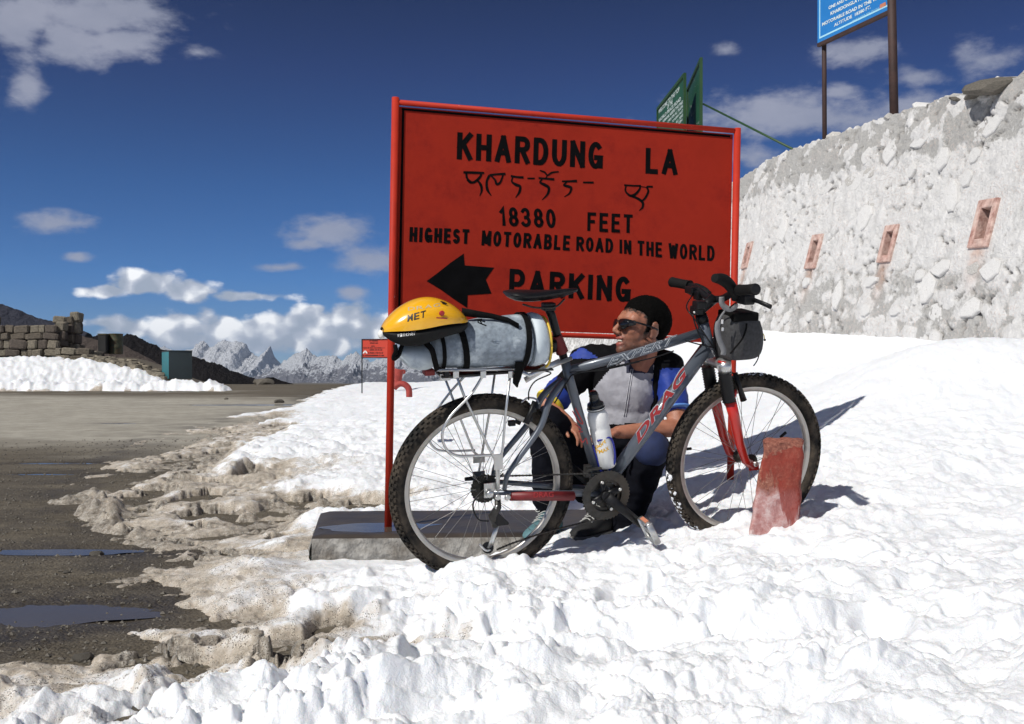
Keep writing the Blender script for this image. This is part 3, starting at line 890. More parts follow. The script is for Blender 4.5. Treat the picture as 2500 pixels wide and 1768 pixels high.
zz = ground_z(px_, py_)
szz = snow_z(px_, py_)
mb = MB()
base = [Vector(v) for v in ((0, 0, 1), (.9, 0, .2), (0, 1, .1), (-1, .1, .2), (0, -.8, .15), (.2, .1, -.6))]
tri = ((0, 1, 2), (0, 2, 3), (0, 3, 4), (0, 4, 1), (5, 2, 1), (5, 3, 2), (5, 4, 3), (5, 1, 4))
for i in range(N):
    if szz[i] > zz[i] + .01 : continue
    s_ = .0025 + .009 * random.random() ** 4 + .0007 * gr[i]
    an = random.random() * 6.28; ca, sa = math.cos(an) * s_, math.sin(an) * s_
    b0 = len(mb.v)
    for v in base:
        vx = v.x * (1 + .4 * (random.random() - .5)); vy = v.y * (1 + .4 * (random.random() - .5))
        mb.v.append(Vector((px_[i] + vx * ca - vy * sa, py_[i] + vx * sa + vy * ca, zz[i] + v.z * s_ * .8)))
    for f in tri: mb._f(tuple(b0 + k for k in f), False)
o = link_mesh('gravel', mb.mesh('gravel', False), M['stone']); tag(o, 'fine loose gravel scattered over the mud', kind='stuff')
RM = [rock_mesh('rock', s_, 2) for s_ in range(5)]
for m_ in RM: m_.materials.append(M['stone'])
for i, (p, s_, lab) in enumerate([
        ((217, 1242), .030, 'flat grey stone standing in the dark puddle at the left edge'),
        ((160, 1237), .021, 'small dark stone in the middle of the left puddle'),
        ((150, 1171), .014, 'small pale stone on the mud just above the left puddle'),
        ((238, 1152), .014, 'little stone between the mud and the tip of the dirty snow'),
        ((149, 1287), .015, 'rounded brown pebble on the mud below the left puddle'),
        ((188, 1483), .026, 'pale angular stone on the wet gravel near the bottom left corner'),
        ((95, 1392), .012, 'tiny stone in the big dark puddle low on the left'),
        ((592, 847), .34, 'brown boulder on the crest of the road below the dark ridge'),
        ((625, 903), .11, 'grey stone on the road beside the long thin puddle'),
        ((507, 896), .055, 'pale stone lying alone in the middle of the far road'),
        ((340, 1062), .030, 'round grey stone at the muddy snow edge')]):
    g = ghit(Dd(*p)) if p[1] > 850 else (at(Dd(*p), 39.).x, 39.)
    o = link_mesh('rock', RM[i % 5])
    o.location = (g[0], g[1], float(ground_z(np.array([g[0]]), np.array([g[1]]))[0]) + s_ * .25)
    o.rotation_euler = (0, 0, i * 1.3); o.scale = (s_ * 1.25, s_, s_ * .85)
    tag(o, lab, 'stone', 'single stones on the muddy road')

# ================================================================== FAR COUNTRY
def ridge(name, pts, ynear, yfar, base, mat, lab, amp=1., nx=500, ny=120, seed=3, foot=-60, oct=7, kscale=1., sharp=.8):
    """mountain range whose crest (pts: disp pixels) stands at real distance ynear..yfar"""
    xs = np.linspace(pts[0][0], pts[-1][0], nx)
    el = np.interp(xs, [p[0] for p in pts], [p[1] for p in pts])
    v = np.linspace(0, 1, ny)
    el = el + min(6., (el.max() - el.min()) * .06) * amp * fbm(xs / 9., xs * 0 + seed, 5, seed, gain=.6)
    crest_v = .62
    yc = ynear + (yfar - ynear) * crest_v
    topz = (CY - el * 1.08885) / F * yc
    Yg = ynear + (yfar - ynear) * v[:, None] + 0 * xs[None]
    Xg = ((xs * 1.08885 - CX) / F)[None] * yc * (1 + .25 * (Yg / yc - 1))
    prof = np.where(v < crest_v, (v / crest_v), 1 - (v - crest_v) / (1 - crest_v) * .8)
    prof = prof ** sharp
    sc = kscale / (yc * .06)
    rn = fbm(Xg * sc, Yg * sc * .8, oct, seed, gain=.55, ridged=True)
    rn2 = fbm(Xg * sc * 3, Yg * sc * 2.2, 5, seed + 9, gain=.6, ridged=True)
    H = (topz[None] - base)
    Zg = base + H * prof[:, None] * (1 - amp * .55 * (1 - prof[:, None] ** 3)) + H * amp * prof[:, None] * ((rn - .35) * .42 * (1 - prof[:, None] ** 6) + (rn2 - .35) * .09)
    edge = ss(0, .02, (xs - xs[0]) / (xs[-1] - xs[0])) * ss(0, .02, (xs[-1] - xs) / (xs[-1] - xs[0]))
    me_ = grid_mesh(name, np.stack([Xg, Yg, Zg], -1))
    o = link_mesh(name, me_, mat)
    return tag(o, lab, kind='structure')
def mount_mat(name, rock, snowc, zlo, zhi, nscale, rock2, slope=.55):
    m_ = bpy.data.materials.new(name); m_.use_nodes = True
    t = NT(m_.node_tree); b = m_.node_tree.nodes['Principled BSDF']
    g = t.n('ShaderNodeNewGeometry'); s_ = t.n('ShaderNodeSeparateXYZ'); t.l(g.outputs['Position'], s_.inputs[0])
    sn = t.n('ShaderNodeSeparateXYZ'); t.l(g.outputs['Normal'], sn.inputs[0])
    n1_ = nzt(t, nscale, 9, .7, g.outputs['Position']); n2_ = nzt(t, nscale * 6, 7, .7, g.outputs['Position'])
    zf = t.n('ShaderNodeMapRange'); t.l(s_.outputs[2], zf.inputs[0]); zf.inputs[1].default_value = zlo; zf.inputs[2].default_value = zhi
    k = t.m('ADD', t.m('ADD', zf.outputs[0], t.m('MULTIPLY', t.m('SUBTRACT', n1_, .5), 1.6)), t.m('MULTIPLY', t.m('SUBTRACT', n2_, .5), 1.4))
    k = t.m('ADD', k, t.m('MULTIPLY', t.m('SUBTRACT', sn.outputs[2], slope), .9))
    mr_ = t.n('ShaderNodeMapRange'); t.l(k, mr_.inputs[0]); mr_.inputs[1].default_value = .42; mr_.inputs[2].default_value = .60
    rk = t.mix(n2_, rock, rock2)
    t.l(t.mix(mr_.outputs[0], rk, snowc), b.inputs['Base Color'])
    b.inputs['Roughness'].default_value = .9; b.inputs['Specular IOR Level'].default_value = .1
    bp_ = t.n('ShaderNodeBump'); bp_.inputs['Distance'].default_value = 1.5 / nscale * .25; t.l(n2_, bp_.inputs['Height']); t.l(bp_.outputs[0], b.inputs['Normal'])
    return m_
MS = mount_mat('snowy_rock', (.20, .23, .30), (.86, .88, .93), -80, 330, .0016, (.33, .35, .40), .62)
ridge('snowy_mountains', [(300, 800), (340, 790), (368, 779), (385, 783), (405, 792), (430, 786), (447, 772), (457, 768), (470, 778), (487, 770), (505, 763), (520, 770), (533, 766), (548, 771), (560, 790), (580, 800), (592, 792), (606, 779), (614, 800), (630, 818),
       (650, 842), (700, 850)], 16000, 24500, -400, MS,
      'distant snow covered mountain range under the cloud bank', seed=3, nx=560, ny=200, amp=1.0)
MS2 = mount_mat('rocky_snow', (.19, .20, .26), (.82, .85, .91), -60, 420, .0022, (.34, .33, .35), .60)
ridge('rocky_mountains', [(540, 870), (570, 845), (600, 835), (625, 822), (645, 806), (662, 797), (676, 792), (688, 783), (698, 794), (712, 804), (724, 797), (735, 800), (752, 800), (768, 812), (780, 800), (790, 795), (800, 792), (815, 806), (830, 815), (850, 808), (880, 800), (905, 806), (930, 800), (960, 790), (990, 800), (1030, 815), (1100, 822), (1180, 830)],
      10500, 15000, -420, MS2, 'nearer rocky mountains streaked with snow right of the range', seed=14, nx=700, ny=180, amp=1.0)
MD = mount_mat('dark_scree', (.018, .017, .020), (.018, .017, .020), 1e6, 2e6, .05, (.040, .036, .038))
ridge('dark_ridge', [(60, 790), (150, 770), (185, 757), (215, 750), (228, 745), (238, 745), (255, 749), (275, 750), (290, 745), (297, 744), (310, 752), (340, 768), (365, 780), (400, 790), (430, 796), (470, 806), (510, 821), (550, 838), (575, 846), (600, 850), (620, 853), (640, 858), (680, 880)],
      230, 420, -46, MD, 'dark bare ridge running down behind the teal bin', seed=23, nx=360, ny=60, amp=.35, sharp=.9)
MD2 = mount_mat('brown_scree', (.10, .08, .07), (.10, .08, .07), 1e6, 2e6, .4, (.20, .165, .15))
ridge('brown_slope', [(150, 742), (185, 752), (215, 760), (240, 765), (275, 772), (300, 785), (330, 800), (352, 812), (372, 824), (400, 842), (420, 856)],
      47, 75, -3, MD2, 'brown gravel slope behind the barrels', seed=33, nx=260, ny=60, amp=.2, sharp=.8)
ridge('low_knoll', [(560, 853), (585, 850), (600, 842), (615, 843), (632, 850), (660, 857)], 60, 90, -9, MD, 'low dark knoll at the end of the dark ridge', seed=37, nx=80, ny=24, amp=.1)
MH = mount_mat('bluish_hill', (.055, .060, .085), (.055, .060, .085), 1e6, 2e6, .01, (.10, .10, .13))
ridge('blue_hill', [(-260, 600), (-100, 640), (0, 680), (52, 694), (70, 702), (85, 710), (115, 716), (140, 722), (200, 745)], 900, 1500, -60, MH, 'dark blue hillside rising at the left edge', seed=41, nx=160, ny=50, amp=.3)
# ================================================================== WHITEWASHED RETAINING WALL
WH = 3.32; BAT = .25
def wall_pt(y, h, off=0.):
    """point on the wall face at distance y (of its foot), height h, off metres proud of the face"""
    x0 = float(np.interp(y, WF_Y, WF_X)); z0 = float(np.interp(y, WF_Y, WF_Z))
    x1 = float(np.interp(y + .1, WF_Y, WF_X)); x2 = float(np.interp(y - .1, WF_Y, WF_X))
    tx, ty = x1 - x2, .2
    L = math.hypot(tx, ty); nx, ny = -ty / L, tx / L
    return Vector((x0 + BAT * h + nx * off, y + ny * off, z0 + h + BAT * off))
def wall_frame(y, h):
    o = wall_pt(y, h); u = (wall_pt(y + .1, h) - wall_pt(y - .1, h)).normalized(); v = (wall_pt(y, h + .1) - wall_pt(y, h - .1)).normalized()
    n = u.cross(v); n = n if n.x < 0 else -n
    return o, u, v, n.normalized()
def find_wall(p, hgt=None):
    """(y, h) of the wall point seen at photograph pixel p"""
    r = ray(p); best = None
    for y in np.arange(5, 60, .02):
        # height at which the face crosses the sight line's x at this foot distance
        x0 = float(np.interp(y, WF_Y, WF_X)); z0 = float(np.interp(y, WF_Y, WF_Z))
        h = r.z * y - z0
        e = abs(x0 + BAT * h - r.x * y)
        if best is None or e < best[0]: best = (e, y, h)
    return best[1], best[2]
NICHE = []
for p, hh in [(ZW(212, 908), 68), (ZW(668, 882), 89), (ZW(1178, 828), 97), (ZW(1832, 690), 126)]:
    y, h = find_wall(p); NICHE.append((y, h, hh * y / F / 1.03))
for y in (20.9, 23.4, 26, 29, 32.5, 36, 40, 44.5, 49, 54, 59):
    NICHE.append((y, 1.35, .5))
# face: a height-field with rough plaster, buried stones and crevices
ya = [5.0]
while ya[-1] < 68: ya.append(ya[-1] + max(.022, .0022 * (ya[-1] - 1)))
ya = np.array(ya); ha = np.concatenate([np.linspace(-.5, 3.32, 150)])
YY, HH = np.meshgrid(ya, ha)
x0 = np.interp(YY, WF_Y, WF_X); z0 = np.interp(YY, WF_Y, WF_Z)
sx_ = np.interp(YY + .1, WF_Y, WF_X) - np.interp(YY - .1, WF_Y, WF_X); Ls = np.hypot(sx_, .2)
nx_, ny_ = -.2 / Ls, sx_ / Ls
wu = YY + .12 * fbm(YY * 2, HH * 2, 3, 201); wv = HH + .12 * fbm(YY * 2 + 5, HH * 2, 3, 202)
st, sid = worley(wu / .42 + 11, wv / .30 + 3, 210, True)
st2, sid2 = worley(wu / .17, wv / .14 + 8, 211, True)
f = fbm(YY * 3, HH * 3, 4, 203); rg = fbm(wu * 2.4, wv * 3.2, 4, 204, ridged=True); fine = fbm(YY * 13, HH * 15, 3, 205)
crev = np.maximum(0, rg - .74) * 5 * ss(.0, .3, fbm(YY * .9, HH * 1.3, 2, 206) + .18)
rg2 = fbm(wu * 6.5, wv * 8, 4, 214, ridged=True); crev = np.maximum(crev, np.maximum(0, rg2 - .78) * 3 * ss(0, .2, fbm(YY * 1.7, HH * 2, 2, 216)))
midb = np.exp(-((HH - 1.75 - .05 * (YY - 12)) / .62) ** 2)           # thick whitewashed plaster band
fine2 = fbm(YY * 30, HH * 30, 3, 209)
off = .022 * f + .016 * fine + .008 * fine2 + st * .030 * (1 - .4 * midb) * (sid > .45) + st2 * .022 * midb - crev * .10
topr = ss(2.55, 2.8, HH + .1 * f); off += .035 * topr * (.6 + .8 * worley(wu / .38, wv / .35, 215))
rust = np.zeros_like(YY); hole = np.zeros_like(YY)
for (ny0, nh, hh) in NICHE:
    a = (YY - ny0); b_ = (HH - nh)
    hole = np.maximum(hole, ((np.abs(a) < hh * .21) & (np.abs(b_) < hh * .36)).astype(float))
    near = np.exp(-(a / (hh * .55)) ** 4 - (b_ / (hh * .75)) ** 4)
    off = off * (1 - near)
    rust = np.maximum(rust, np.exp(-((a + .03 * f) / .13) ** 2) * ss(-1.0, -.3, b_) * (b_ < -.2) * (.6 + .6 * fine))
offh = off - hole * .20
P = np.stack([x0 + BAT * HH + nx_ * offh, YY + ny_ * offh, z0 + HH + BAT * offh], -1)
topw = .10 * fbm(ya * 1.3, ya * 0, 3, 207) + .05 * fbm(ya * 5, ya * 0 + 3, 3, 208)
P[-1, :, 2] += topw; P[-2, :, 2] += topw * .6
# coping row going back
back = P[-1].copy(); back[:, 0] += .55; back[:, 2] += .02
P = np.concatenate([P, back[None]], 0)
me = grid_mesh('wall_face', P)
white = ss(.27, .62, midb * .78 + .20 + .35 * f + .25 * st2 + .15 + .30 * (sid > .62) * (st > .10) - .3 * ss(2.3, 2.9, HH) * (f < .2) + .0)
white = np.maximum(white * .9, ((sid > .60) & (st > .16)) * .95)
white = white * (1 - np.clip(crev * 1.5, 0, .8)) * (1 - .45 * ss(.55, .0, HH) * (st < .2))
white = np.clip(white + .35 * fbm(YY * 7, HH * 9, 4, 219), 0, 1)
gr = np.concatenate([white, white[-1:]], 0); rs = np.concatenate([rust, rust[-1:]], 0)
dk = np.concatenate([np.clip(crev, 0, 1), np.zeros_like(crev[-1:])], 0)
fattr(me, 'white', gr); fattr(me, 'rust', rs); fattr(me, 'crevice_shade', dk)
mwl = bpy.data.materials.new('whitewashed_plaster'); mwl.use_nodes = True
t = NT(mwl.node_tree); b = mwl.node_tree.nodes['Principled BSDF']
g_ = t.n('ShaderNodeNewGeometry'); pos = g_.outputs['Position']
p1 = nzt(t, 6, 8, .7, pos); p2 = nzt(t, 28, 7, .7, pos); p3 = nzt(t, 1.5, 5, .6, pos)
aw_ = t.n('ShaderNodeAttribute', attribute_name='white'); ar_ = t.n('ShaderNodeAttribute', attribute_name='rust'); ac_ = t.n('ShaderNodeAttribute', attribute_name='crevice_shade')
wf = t.n('ShaderNodeMapRange'); t.l(t.m('ADD', aw_.outputs['Fac'], t.m('MULTIPLY', t.m('SUBTRACT', p2, .5), 1.3)), wf.inputs[0]); wf.inputs[1].default_value = .25; wf.inputs[2].default_value = .75
grey = t.ramp(p2, [(.3, (.38, .37, .355)), (.7, (.56, .55, .53))])
wh = t.ramp(p1, [(.3, (.63, .62, .605)), (.7, (.84, .83, .82))])
c = t.mix(wf.outputs[0], grey, wh)
c = t.mix(t.m('MULTIPLY', t.m('GREATER_THAN', p2, .57), t.m('MULTIPLY', t.m('GREATER_THAN', p3, .5), .35)), c, (.60, .45, .38))
c = t.mix(t.m('MULTIPLY', ar_.outputs['Fac'], .8, clamp=True), c, (.52, .27, .17))
c = t.mix(t.m('MULTIPLY', ac_.outputs['Fac'], .6, clamp=True), c, (.12, .10, .09))  # shade of the crevices painted into the colour
t.l(c, b.inputs['Base Color']); b.inputs['Roughness'].default_value = .9; b.inputs['Specular IOR Level'].default_value = .2
bp_ = t.n('ShaderNodeBump'); bp_.inputs['Distance'].default_value = .035; t.l(t.m('ADD', p2, p1), bp_.inputs['Height']); t.l(bp_.outputs[0], b.inputs['Normal'])
wroot = empty('retaining_wall', wall_pt(12, 0), 'long whitewashed rough stone retaining wall with small red niches above the snow', 'wall')
link_mesh('wall_face', me, mwl, wroot)
M['redbrick'] = material('painted_niche', (.42, .22, .18), .85, var=.35, scale=14, bump=.012, bscale=40, dirt=(.62, .52, .46), dirt_amt=.9, dscale=7)
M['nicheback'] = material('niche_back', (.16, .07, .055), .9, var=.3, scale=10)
for k, (y, h, hh) in enumerate(NICHE):
    o, u, v, n = wall_frame(y, h)
    mb = MB()
    W2, H2 = hh * .30, hh * .5; iw, ih = hh * .16, hh * .32
    def P_(a, b_, c_): return o + u * a + v * b_ + n * c_
    for (a0, a1, b0, b1) in ((-W2, -iw, -H2, H2), (iw, W2, -H2, H2), (-iw, iw, ih, H2), (-iw, iw, -H2, -ih)):
        mb.box(P_((a0 + a1) / 2, (b0 + b1) / 2, -.055), u * (a1 - a0) / 2, v * (b1 - b0) / 2 * (1.0 if a0 != -iw else .998), n * .095)
    fo = mb.build('niche_frame', M['redbrick'], wroot); bev(fo, .012, 2)
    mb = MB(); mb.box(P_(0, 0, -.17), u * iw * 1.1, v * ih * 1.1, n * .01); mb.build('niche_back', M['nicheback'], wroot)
# single stones proud of the plaster
M['wallstone'] = material('limewashed_stone', (.70, .69, .675), .85, var=.08, scale=9, bump=.012, bscale=30, col2=(.50, .48, .45), c2scale=6, c2cut=.60, c2soft=.08)
M['wallstone_grey'] = material('bare_stone', (.50, .48, .45), .88, var=.2, scale=9, bump=.012, bscale=30, col2=(.72, .71, .70), c2scale=7, c2cut=.55, c2soft=.06)
def slab_stone(seed, name='stone'):
    R = random.Random(seed); n = 7; mb = MB()
    base = [(math.cos(2 * math.pi * (k + R.uniform(-.25, .25)) / n), math.sin(2 * math.pi * (k + R.uniform(-.25, .25)) / n)) for k in range(n)]
    rad_ = [R.uniform(.75, 1.1) for _ in range(n)]
    rings = []
    for (s_, z_) in ((1.03, -.6), (1.0, .55), (.90, .95), (.45, 1.05)):
        rings.append([Vector((base[k][0] * rad_[k] * s_ + R.uniform(-.03, .03), base[k][1] * rad_[k] * s_, z_ * (1 + R.uniform(-.1, .1)))) for k in range(n)])
    mb.loft(rings, True, True, False)
    return mb.mesh(name)
SS = [slab_stone(s_) for s_ in range(8)]
for m_ in SS: m_.materials.append(M['wallstone'])
SG = [m_.copy() for m_ in SS]
for m_ in SG: m_.materials.clear(); m_.materials.append(M['wallstone_grey'])
def place_stone(me_, o, u, v, n, a, b_, c_, rot, parent, name='stone'):
    ob = bpy.data.objects.new(name, me_); COL.objects.link(ob)
    uu = u * math.cos(rot) + v * math.sin(rot); vv = v * math.cos(rot) - u * math.sin(rot)
    Mx = Matrix((uu * a, vv * b_, n * c_)).transposed().to_4x4(); Mx.translation = o
    ob.parent = parent
    Pm = parent.matrix_world.copy(); Pm = Matrix.Translation(parent.location)
    ob.matrix_parent_inverse = Pm.inverted(); ob.matrix_basis = Mx
    return ob
picked = [(ZW(452, 740), .17, .24, .5), (ZW(1020, 650), .19, .26, .5), (ZW(1610, 520), .15, .26, .4), (ZW(835, 1180), .13, .24, .25), (ZW(1445, 1140), .17, .24, .15), (ZW(350, 1190), .11, .22, .2),
          (ZW(1190, 200), .18, .20, .7), (ZW(1550, 250), .16, .18, .6), (ZW(1400, 120), .26, .12, .3), (ZW(1340, 330), .10, .14, .4), (ZW(1030, 240), .14, .16, .3), (ZW(1900, 20), .2, .12, .5),
          (ZW(480, 1340), .12, .12, 0), (ZW(1030, 1280), .14, .11, 0), (ZW(1500, 1470), .12, .12, .1), (ZW(1740, 1270), .2, .14, .1), (ZW(1530, 1000), .2, .11, .2), (ZW(1060, 1090), .16, .10, .2), (ZW(640, 1330), .10, .10, 0),
          (ZW(1720, 380), .12, .12, .5), (ZW(1770, 230), .12, .12, .2), (ZW(620, 1090), .14, .10, .1), (ZW(1400, 1040), .12, .10, .1), (ZW(1230, 1290), .13, .08, .1), (ZW(1870, 1010), .18, .14, .1)]
for i, (p, a, b_, rot) in enumerate(picked):
    y, h = find_wall(p)
    o, u, v, n = wall_frame(y, h)
    k = i % 8
    place_stone(SS[k], o + n * .012, u, v, n, a, b_, .028, -rot if rot else 0, wroot)
RR = random.Random(5)
for i in range(95):
    y = 7.5 + 26 * RR.random() ** 1.5; h = RR.uniform(.05, 3.1)
    if any(abs(y - q[0]) < .45 and abs(h - q[1]) < .55 for q in NICHE): continue
    if 1.1 < h < 2.3 and RR.random() < .55: continue
    o, u, v, n = wall_frame(y, h)
    s_ = RR.uniform(.07, .17)
    place_stone((SS if RR.random() < .62 else SG)[RR.randrange(8)], o + n * RR.uniform(-.012, .006), u, v, n, s_ * RR.uniform(.9, 1.5), s_ * RR.uniform(.6, 1.0), .012, RR.uniform(-.7, .7), wroot)
y = 7.0
while y < 40:
    o, u, v, n = wall_frame(y, WH + .0)
    a = RR.uniform(.12, .26)
    place_stone((SS if RR.random() < .4 else SG)[RR.randrange(8)], o + Vector((.08, 0, RR.uniform(-.05, -.01))), u, Vector((.7, 0, .25)).normalized(), n, a, RR.uniform(.08, .14), .05, RR.uniform(-.3, .3), wroot, 'coping_stone')
    y += a * 1.7 + RR.uniform(0, .08) + .004 * y
# ground retained behind the wall
yb = np.linspace(5, 68, 90); ub = np.linspace(0, 1, 30)
YB, UB = np.meshgrid(yb, ub)
XB = np.interp(YB, WF_Y, WF_X) + BAT * WH + .35 + UB * 45
ZB_ = np.interp(YB, WF_Y, WF_Z) + WH - .10 + UB * 1.2 + .12 * fbm(XB * .6, YB * .6, 4, 301) * ss(0, .1, UB) + ss(11.5, 8.5, YB) * .35
mh = material('gravel_bank', (.20, .17, .145), .95, var=.35, scale=5, bump=.03, bscale=9, col2=(.75, .76, .78), c2scale=.7, c2cut=.5, c2soft=.04)
tag(link_mesh('hillside', grid_mesh('hillside', np.stack([XB, YB, ZB_], -1)), mh), 'stony ground held back above the white wall', kind='structure')
for i, (p, yy, s_, lab) in enumerate([(Dd(2200, 205), 12.6, .26, 'low brown rock on the wall top near the right edge of the view'), (Dd(2237, 190), 12.2, .36, 'dark tilted boulder on the wall top at the right edge of the view'),
                                    (Dd(2150, 224), 13.0, .13, 'small brown rock on the wall top left of the two bigger ones')]):
    q = at(p, yy)
    o = link_mesh('rock', RM[(i + 2) % 5]); o.location = q; o.scale = (s_, s_ * 1.2, s_ * .42); o.rotation_euler = (0, -.35, i)
    tag(o, lab, 'rock', 'rocks lying on top of the white wall')

# ================================================================== RUINED STONE WALL, DRUMS AND BIN ON THE LEFT
M['ruin'] = [material('ruin_stone_a', (.115, .095, .072), .9, var=.35, scale=3, bump=.05, bscale=8), material('ruin_stone_b', (.19, .165, .125), .9, var=.35, scale=3, bump=.05, bscale=8),
             material('ruin_stone_c', (.085, .068, .055), .9, var=.35, scale=3, bump=.05, bscale=8)]
def rough_block(seed):
    R = random.Random(seed); bm = bmesh.new(); bmesh.ops.create_cube(bm, size=2)
    bmesh.ops.bevel(bm, geom=bm.edges[:], offset=.28, segments=1, affect='EDGES', profile=.6)
    for v in bm.verts: v.co *= 1 + .16 * mnoise.noise(v.co * 1.3 + Vector((seed * 3, 0, 0)))
    me_ = bpy.data.meshes.new('stone'); bm.to_mesh(me_); bm.free(); me_.materials.append(M['ruin'][seed % 3]); return me_
RB = [rough_block(s_) for s_ in range(9)]
def ruin(name, lab, y0, xl, xr, zb, ztops, depth, seed, course=.36):
    R = random.Random(seed)
    root = empty(name, (0.5 * (xl + xr), y0, zb), lab, 'ruined wall')
    core = MB(); core.box(((xl + xr) / 2, y0 + depth * .55, (zb + min(ztops)) / 2 - .1), (abs(xr - xl) / 2 - .12, 0, 0), (0, depth * .35, 0), (0, 0, (min(ztops) - zb) / 2 - .02))
    core.build('rubble_core', M['ruin'][2], root)
    for side in range(2):
        z = zb
        while z < max(ztops) - .05:
            hc = course * R.uniform(.75, 1.2); x = xl if side == 0 else 0
            L = (xr - xl) if side == 0 else depth
            x = 0
            while x < L - .05:
                wd = R.uniform(.22, .75)
                wd = min(wd, L - x + .05)
                fx = x + wd / 2
                if side == 0: px, py_2 = xl + fx, y0 + R.uniform(-.04, .04)
                else: px, py_2 = xr + R.uniform(-.04, .04), y0 + fx
                zt = float(np.interp(px, np.linspace(xl, xr, len(ztops)), ztops))
                if z + hc * .5 < zt:
                    ob = bpy.data.objects.new('stone', RB[R.randrange(9)]); COL.objects.link(ob)
                    ob.parent = root; ob.matrix_parent_inverse = Matrix.Translation(root.location).inverted()
                    ob.location = (px, py_2, z + hc / 2)
                    ob.scale = (wd / 2 * 1.0 if side == 0 else .2, .2 if side == 0 else wd / 2, hc / 2 * .99)
                    ob.location.y += R.uniform(-.10, .06) if side == 0 else 0; ob.rotation_euler = (R.uniform(-.08, .08), R.uniform(-.12, .12), R.uniform(-.1, .1))
                x += wd
            z += hc
    return root
def zat(py, y): return (CY - py * 1.08885) / F * y
def xat(px, y): return (px * 1.08885 - CX) / F * y
ruin('ruined_wall', 'tall broken end of a dark dry stone wall beside the oil drums', 42, xat(122, 42), xat(164, 42), zat(806, 42), [zat(716, 42), zat(711, 42), zat(710, 42)], .6, 3, .42)
ruin('ruined_wall', 'lower ruined dark stone wall at the left edge of the view', 41.2, xat(-60, 41), xat(127, 41), zat(800, 41), [zat(702, 41), zat(716, 41), zat(728, 41), zat(723, 41), zat(722, 41)], .5, 4, .36)
ruin('rubble_pile', 'low pile of dark rubble at the foot of the tall wall end', 40.4, xat(128, 40.4), xat(205, 40.4), zat(815, 40.4), [zat(775, 40.4), zat(770, 40.4), zat(792, 40.4)], .8, 6, .3)
rub = []
for i_ in range(150):       # loose rubble on the bank
    pxx = random.uniform(190, 372); g = 34.6 + (372 - pxx) * .028 + random.uniform(-.9, 1.2)
    lx = xat(pxx, g); s_ = random.uniform(.05, .17)
    src = RB[i_ % 9]; mz = float(ground_z(np.array([lx]), np.array([g]))[0]) + s_ * .3
    Mx = Matrix.LocRotScale(Vector((lx, g, mz)), Matrix.Rotation(i_, 3, 'Z'), Vector((s_, s_, s_ * .7)))
    mb = MB(); mb.v = [Mx @ v.co for v in src.vertices]; mb.f = [tuple(p.vertices) for p in src.polygons]; mb.sm = [False] * len(mb.f); mb.mi = [0] * len(mb.f); rub.append(mb)
o = merge(*rub).build('rubble', M['ruin'][1]); tag(o, 'brown rubble strewn down the bank from the ruined wall to the teal bin', kind='stuff')
M['drum_green'] = material('drum_green', (.075, .085, .05), .6, metal=.3, var=.3, scale=3, dirt=(.15, .06, .03), dirt_amt=.5)
M['drum_black'] = material('drum_black', (.012, .012, .012), .6, var=.3, scale=3)
M['drum_red'] = material('drum_red', (.42, .05, .035), .6, var=.2, scale=3)
M['bin_lit'] = material('bin_lit', (.022, .15, .175), .6, var=.15, scale=2, dirt=(.06, .10, .10), dirt_amt=.4)
M['bin_shaded'] = material('bin_shaded', (.014, .024, .028), .6, var=.2, scale=2)
def drum(px0, px1, py0, py1, y, matl, lab, red=False):
    xa, xb = xat(px0, y), xat(px1, y); za, zb_ = zat(py1, y), zat(py0, y); r = (xb - xa) / 2; H = zb_ - za
    root = empty('oil_drum', ((xa + xb) / 2, y, za), lab, 'barrel')
    prof = [(0, 0), (r, 0), (r, .02)]
    for q in (.33, .66): prof += [(r, H * q - .03), (r * 1.035, H * q), (r, H * q + .03)]
    prof += [(r, H - .02), (r * 1.02, H - .01), (r * .97, H), (r * .95, H - .03), (0, H - .03)]
    mb = MB(); mb.lathe(((xa + xb) / 2, y, za), (0, 0, 1), prof, 24); mb.build('drum_body', matl, root)
    if red:
        mb = MB(); mb.lathe(((xa + xb) / 2, y, za), (0, 0, 1), [(r * 1.012 if i not in (2, 5) else r * 1.045, H * q) for i, q in enumerate((.04, .3, .33, .36, .63, .66, .69, .96))], 5, a0=-2.1, a1=-.95, ref=(0, -1, 0))
        mb.build('painted_stripe', M['drum_red'], root)
    return root
drum(244, 275, 748.5, 794, 44.5, M['drum_green'], 'upright green oil drum with a red painted side on the bank', True)
o = empty('fuel_tank', (xat(231, 44), 44, zat(793, 44)), 'black square-cut drum standing left of the green oil drum', 'barrel')
mb = MB(); x0_, x1_ = xat(221, 44), xat(240, 44); mb.box(((x0_ + x1_) / 2, 44.2, zat(771.5, 44)), ((x1_ - x0_) / 2, 0, 0), (0, .3, 0), (0, 0, (zat(750, 44) - zat(793, 44)) / 2)); bev(mb.build('tank_shell', M['drum_black'], o), .04)
mb = MB(); mb.box(((x0_ + x1_) / 2, 44.2, zat(749.6, 44)), ((x1_ - x0_) / 2 * 1.03, 0, 0), (0, .32, 0), (0, 0, .025)); mb.build('tank_rim', M['drum_green'], o)
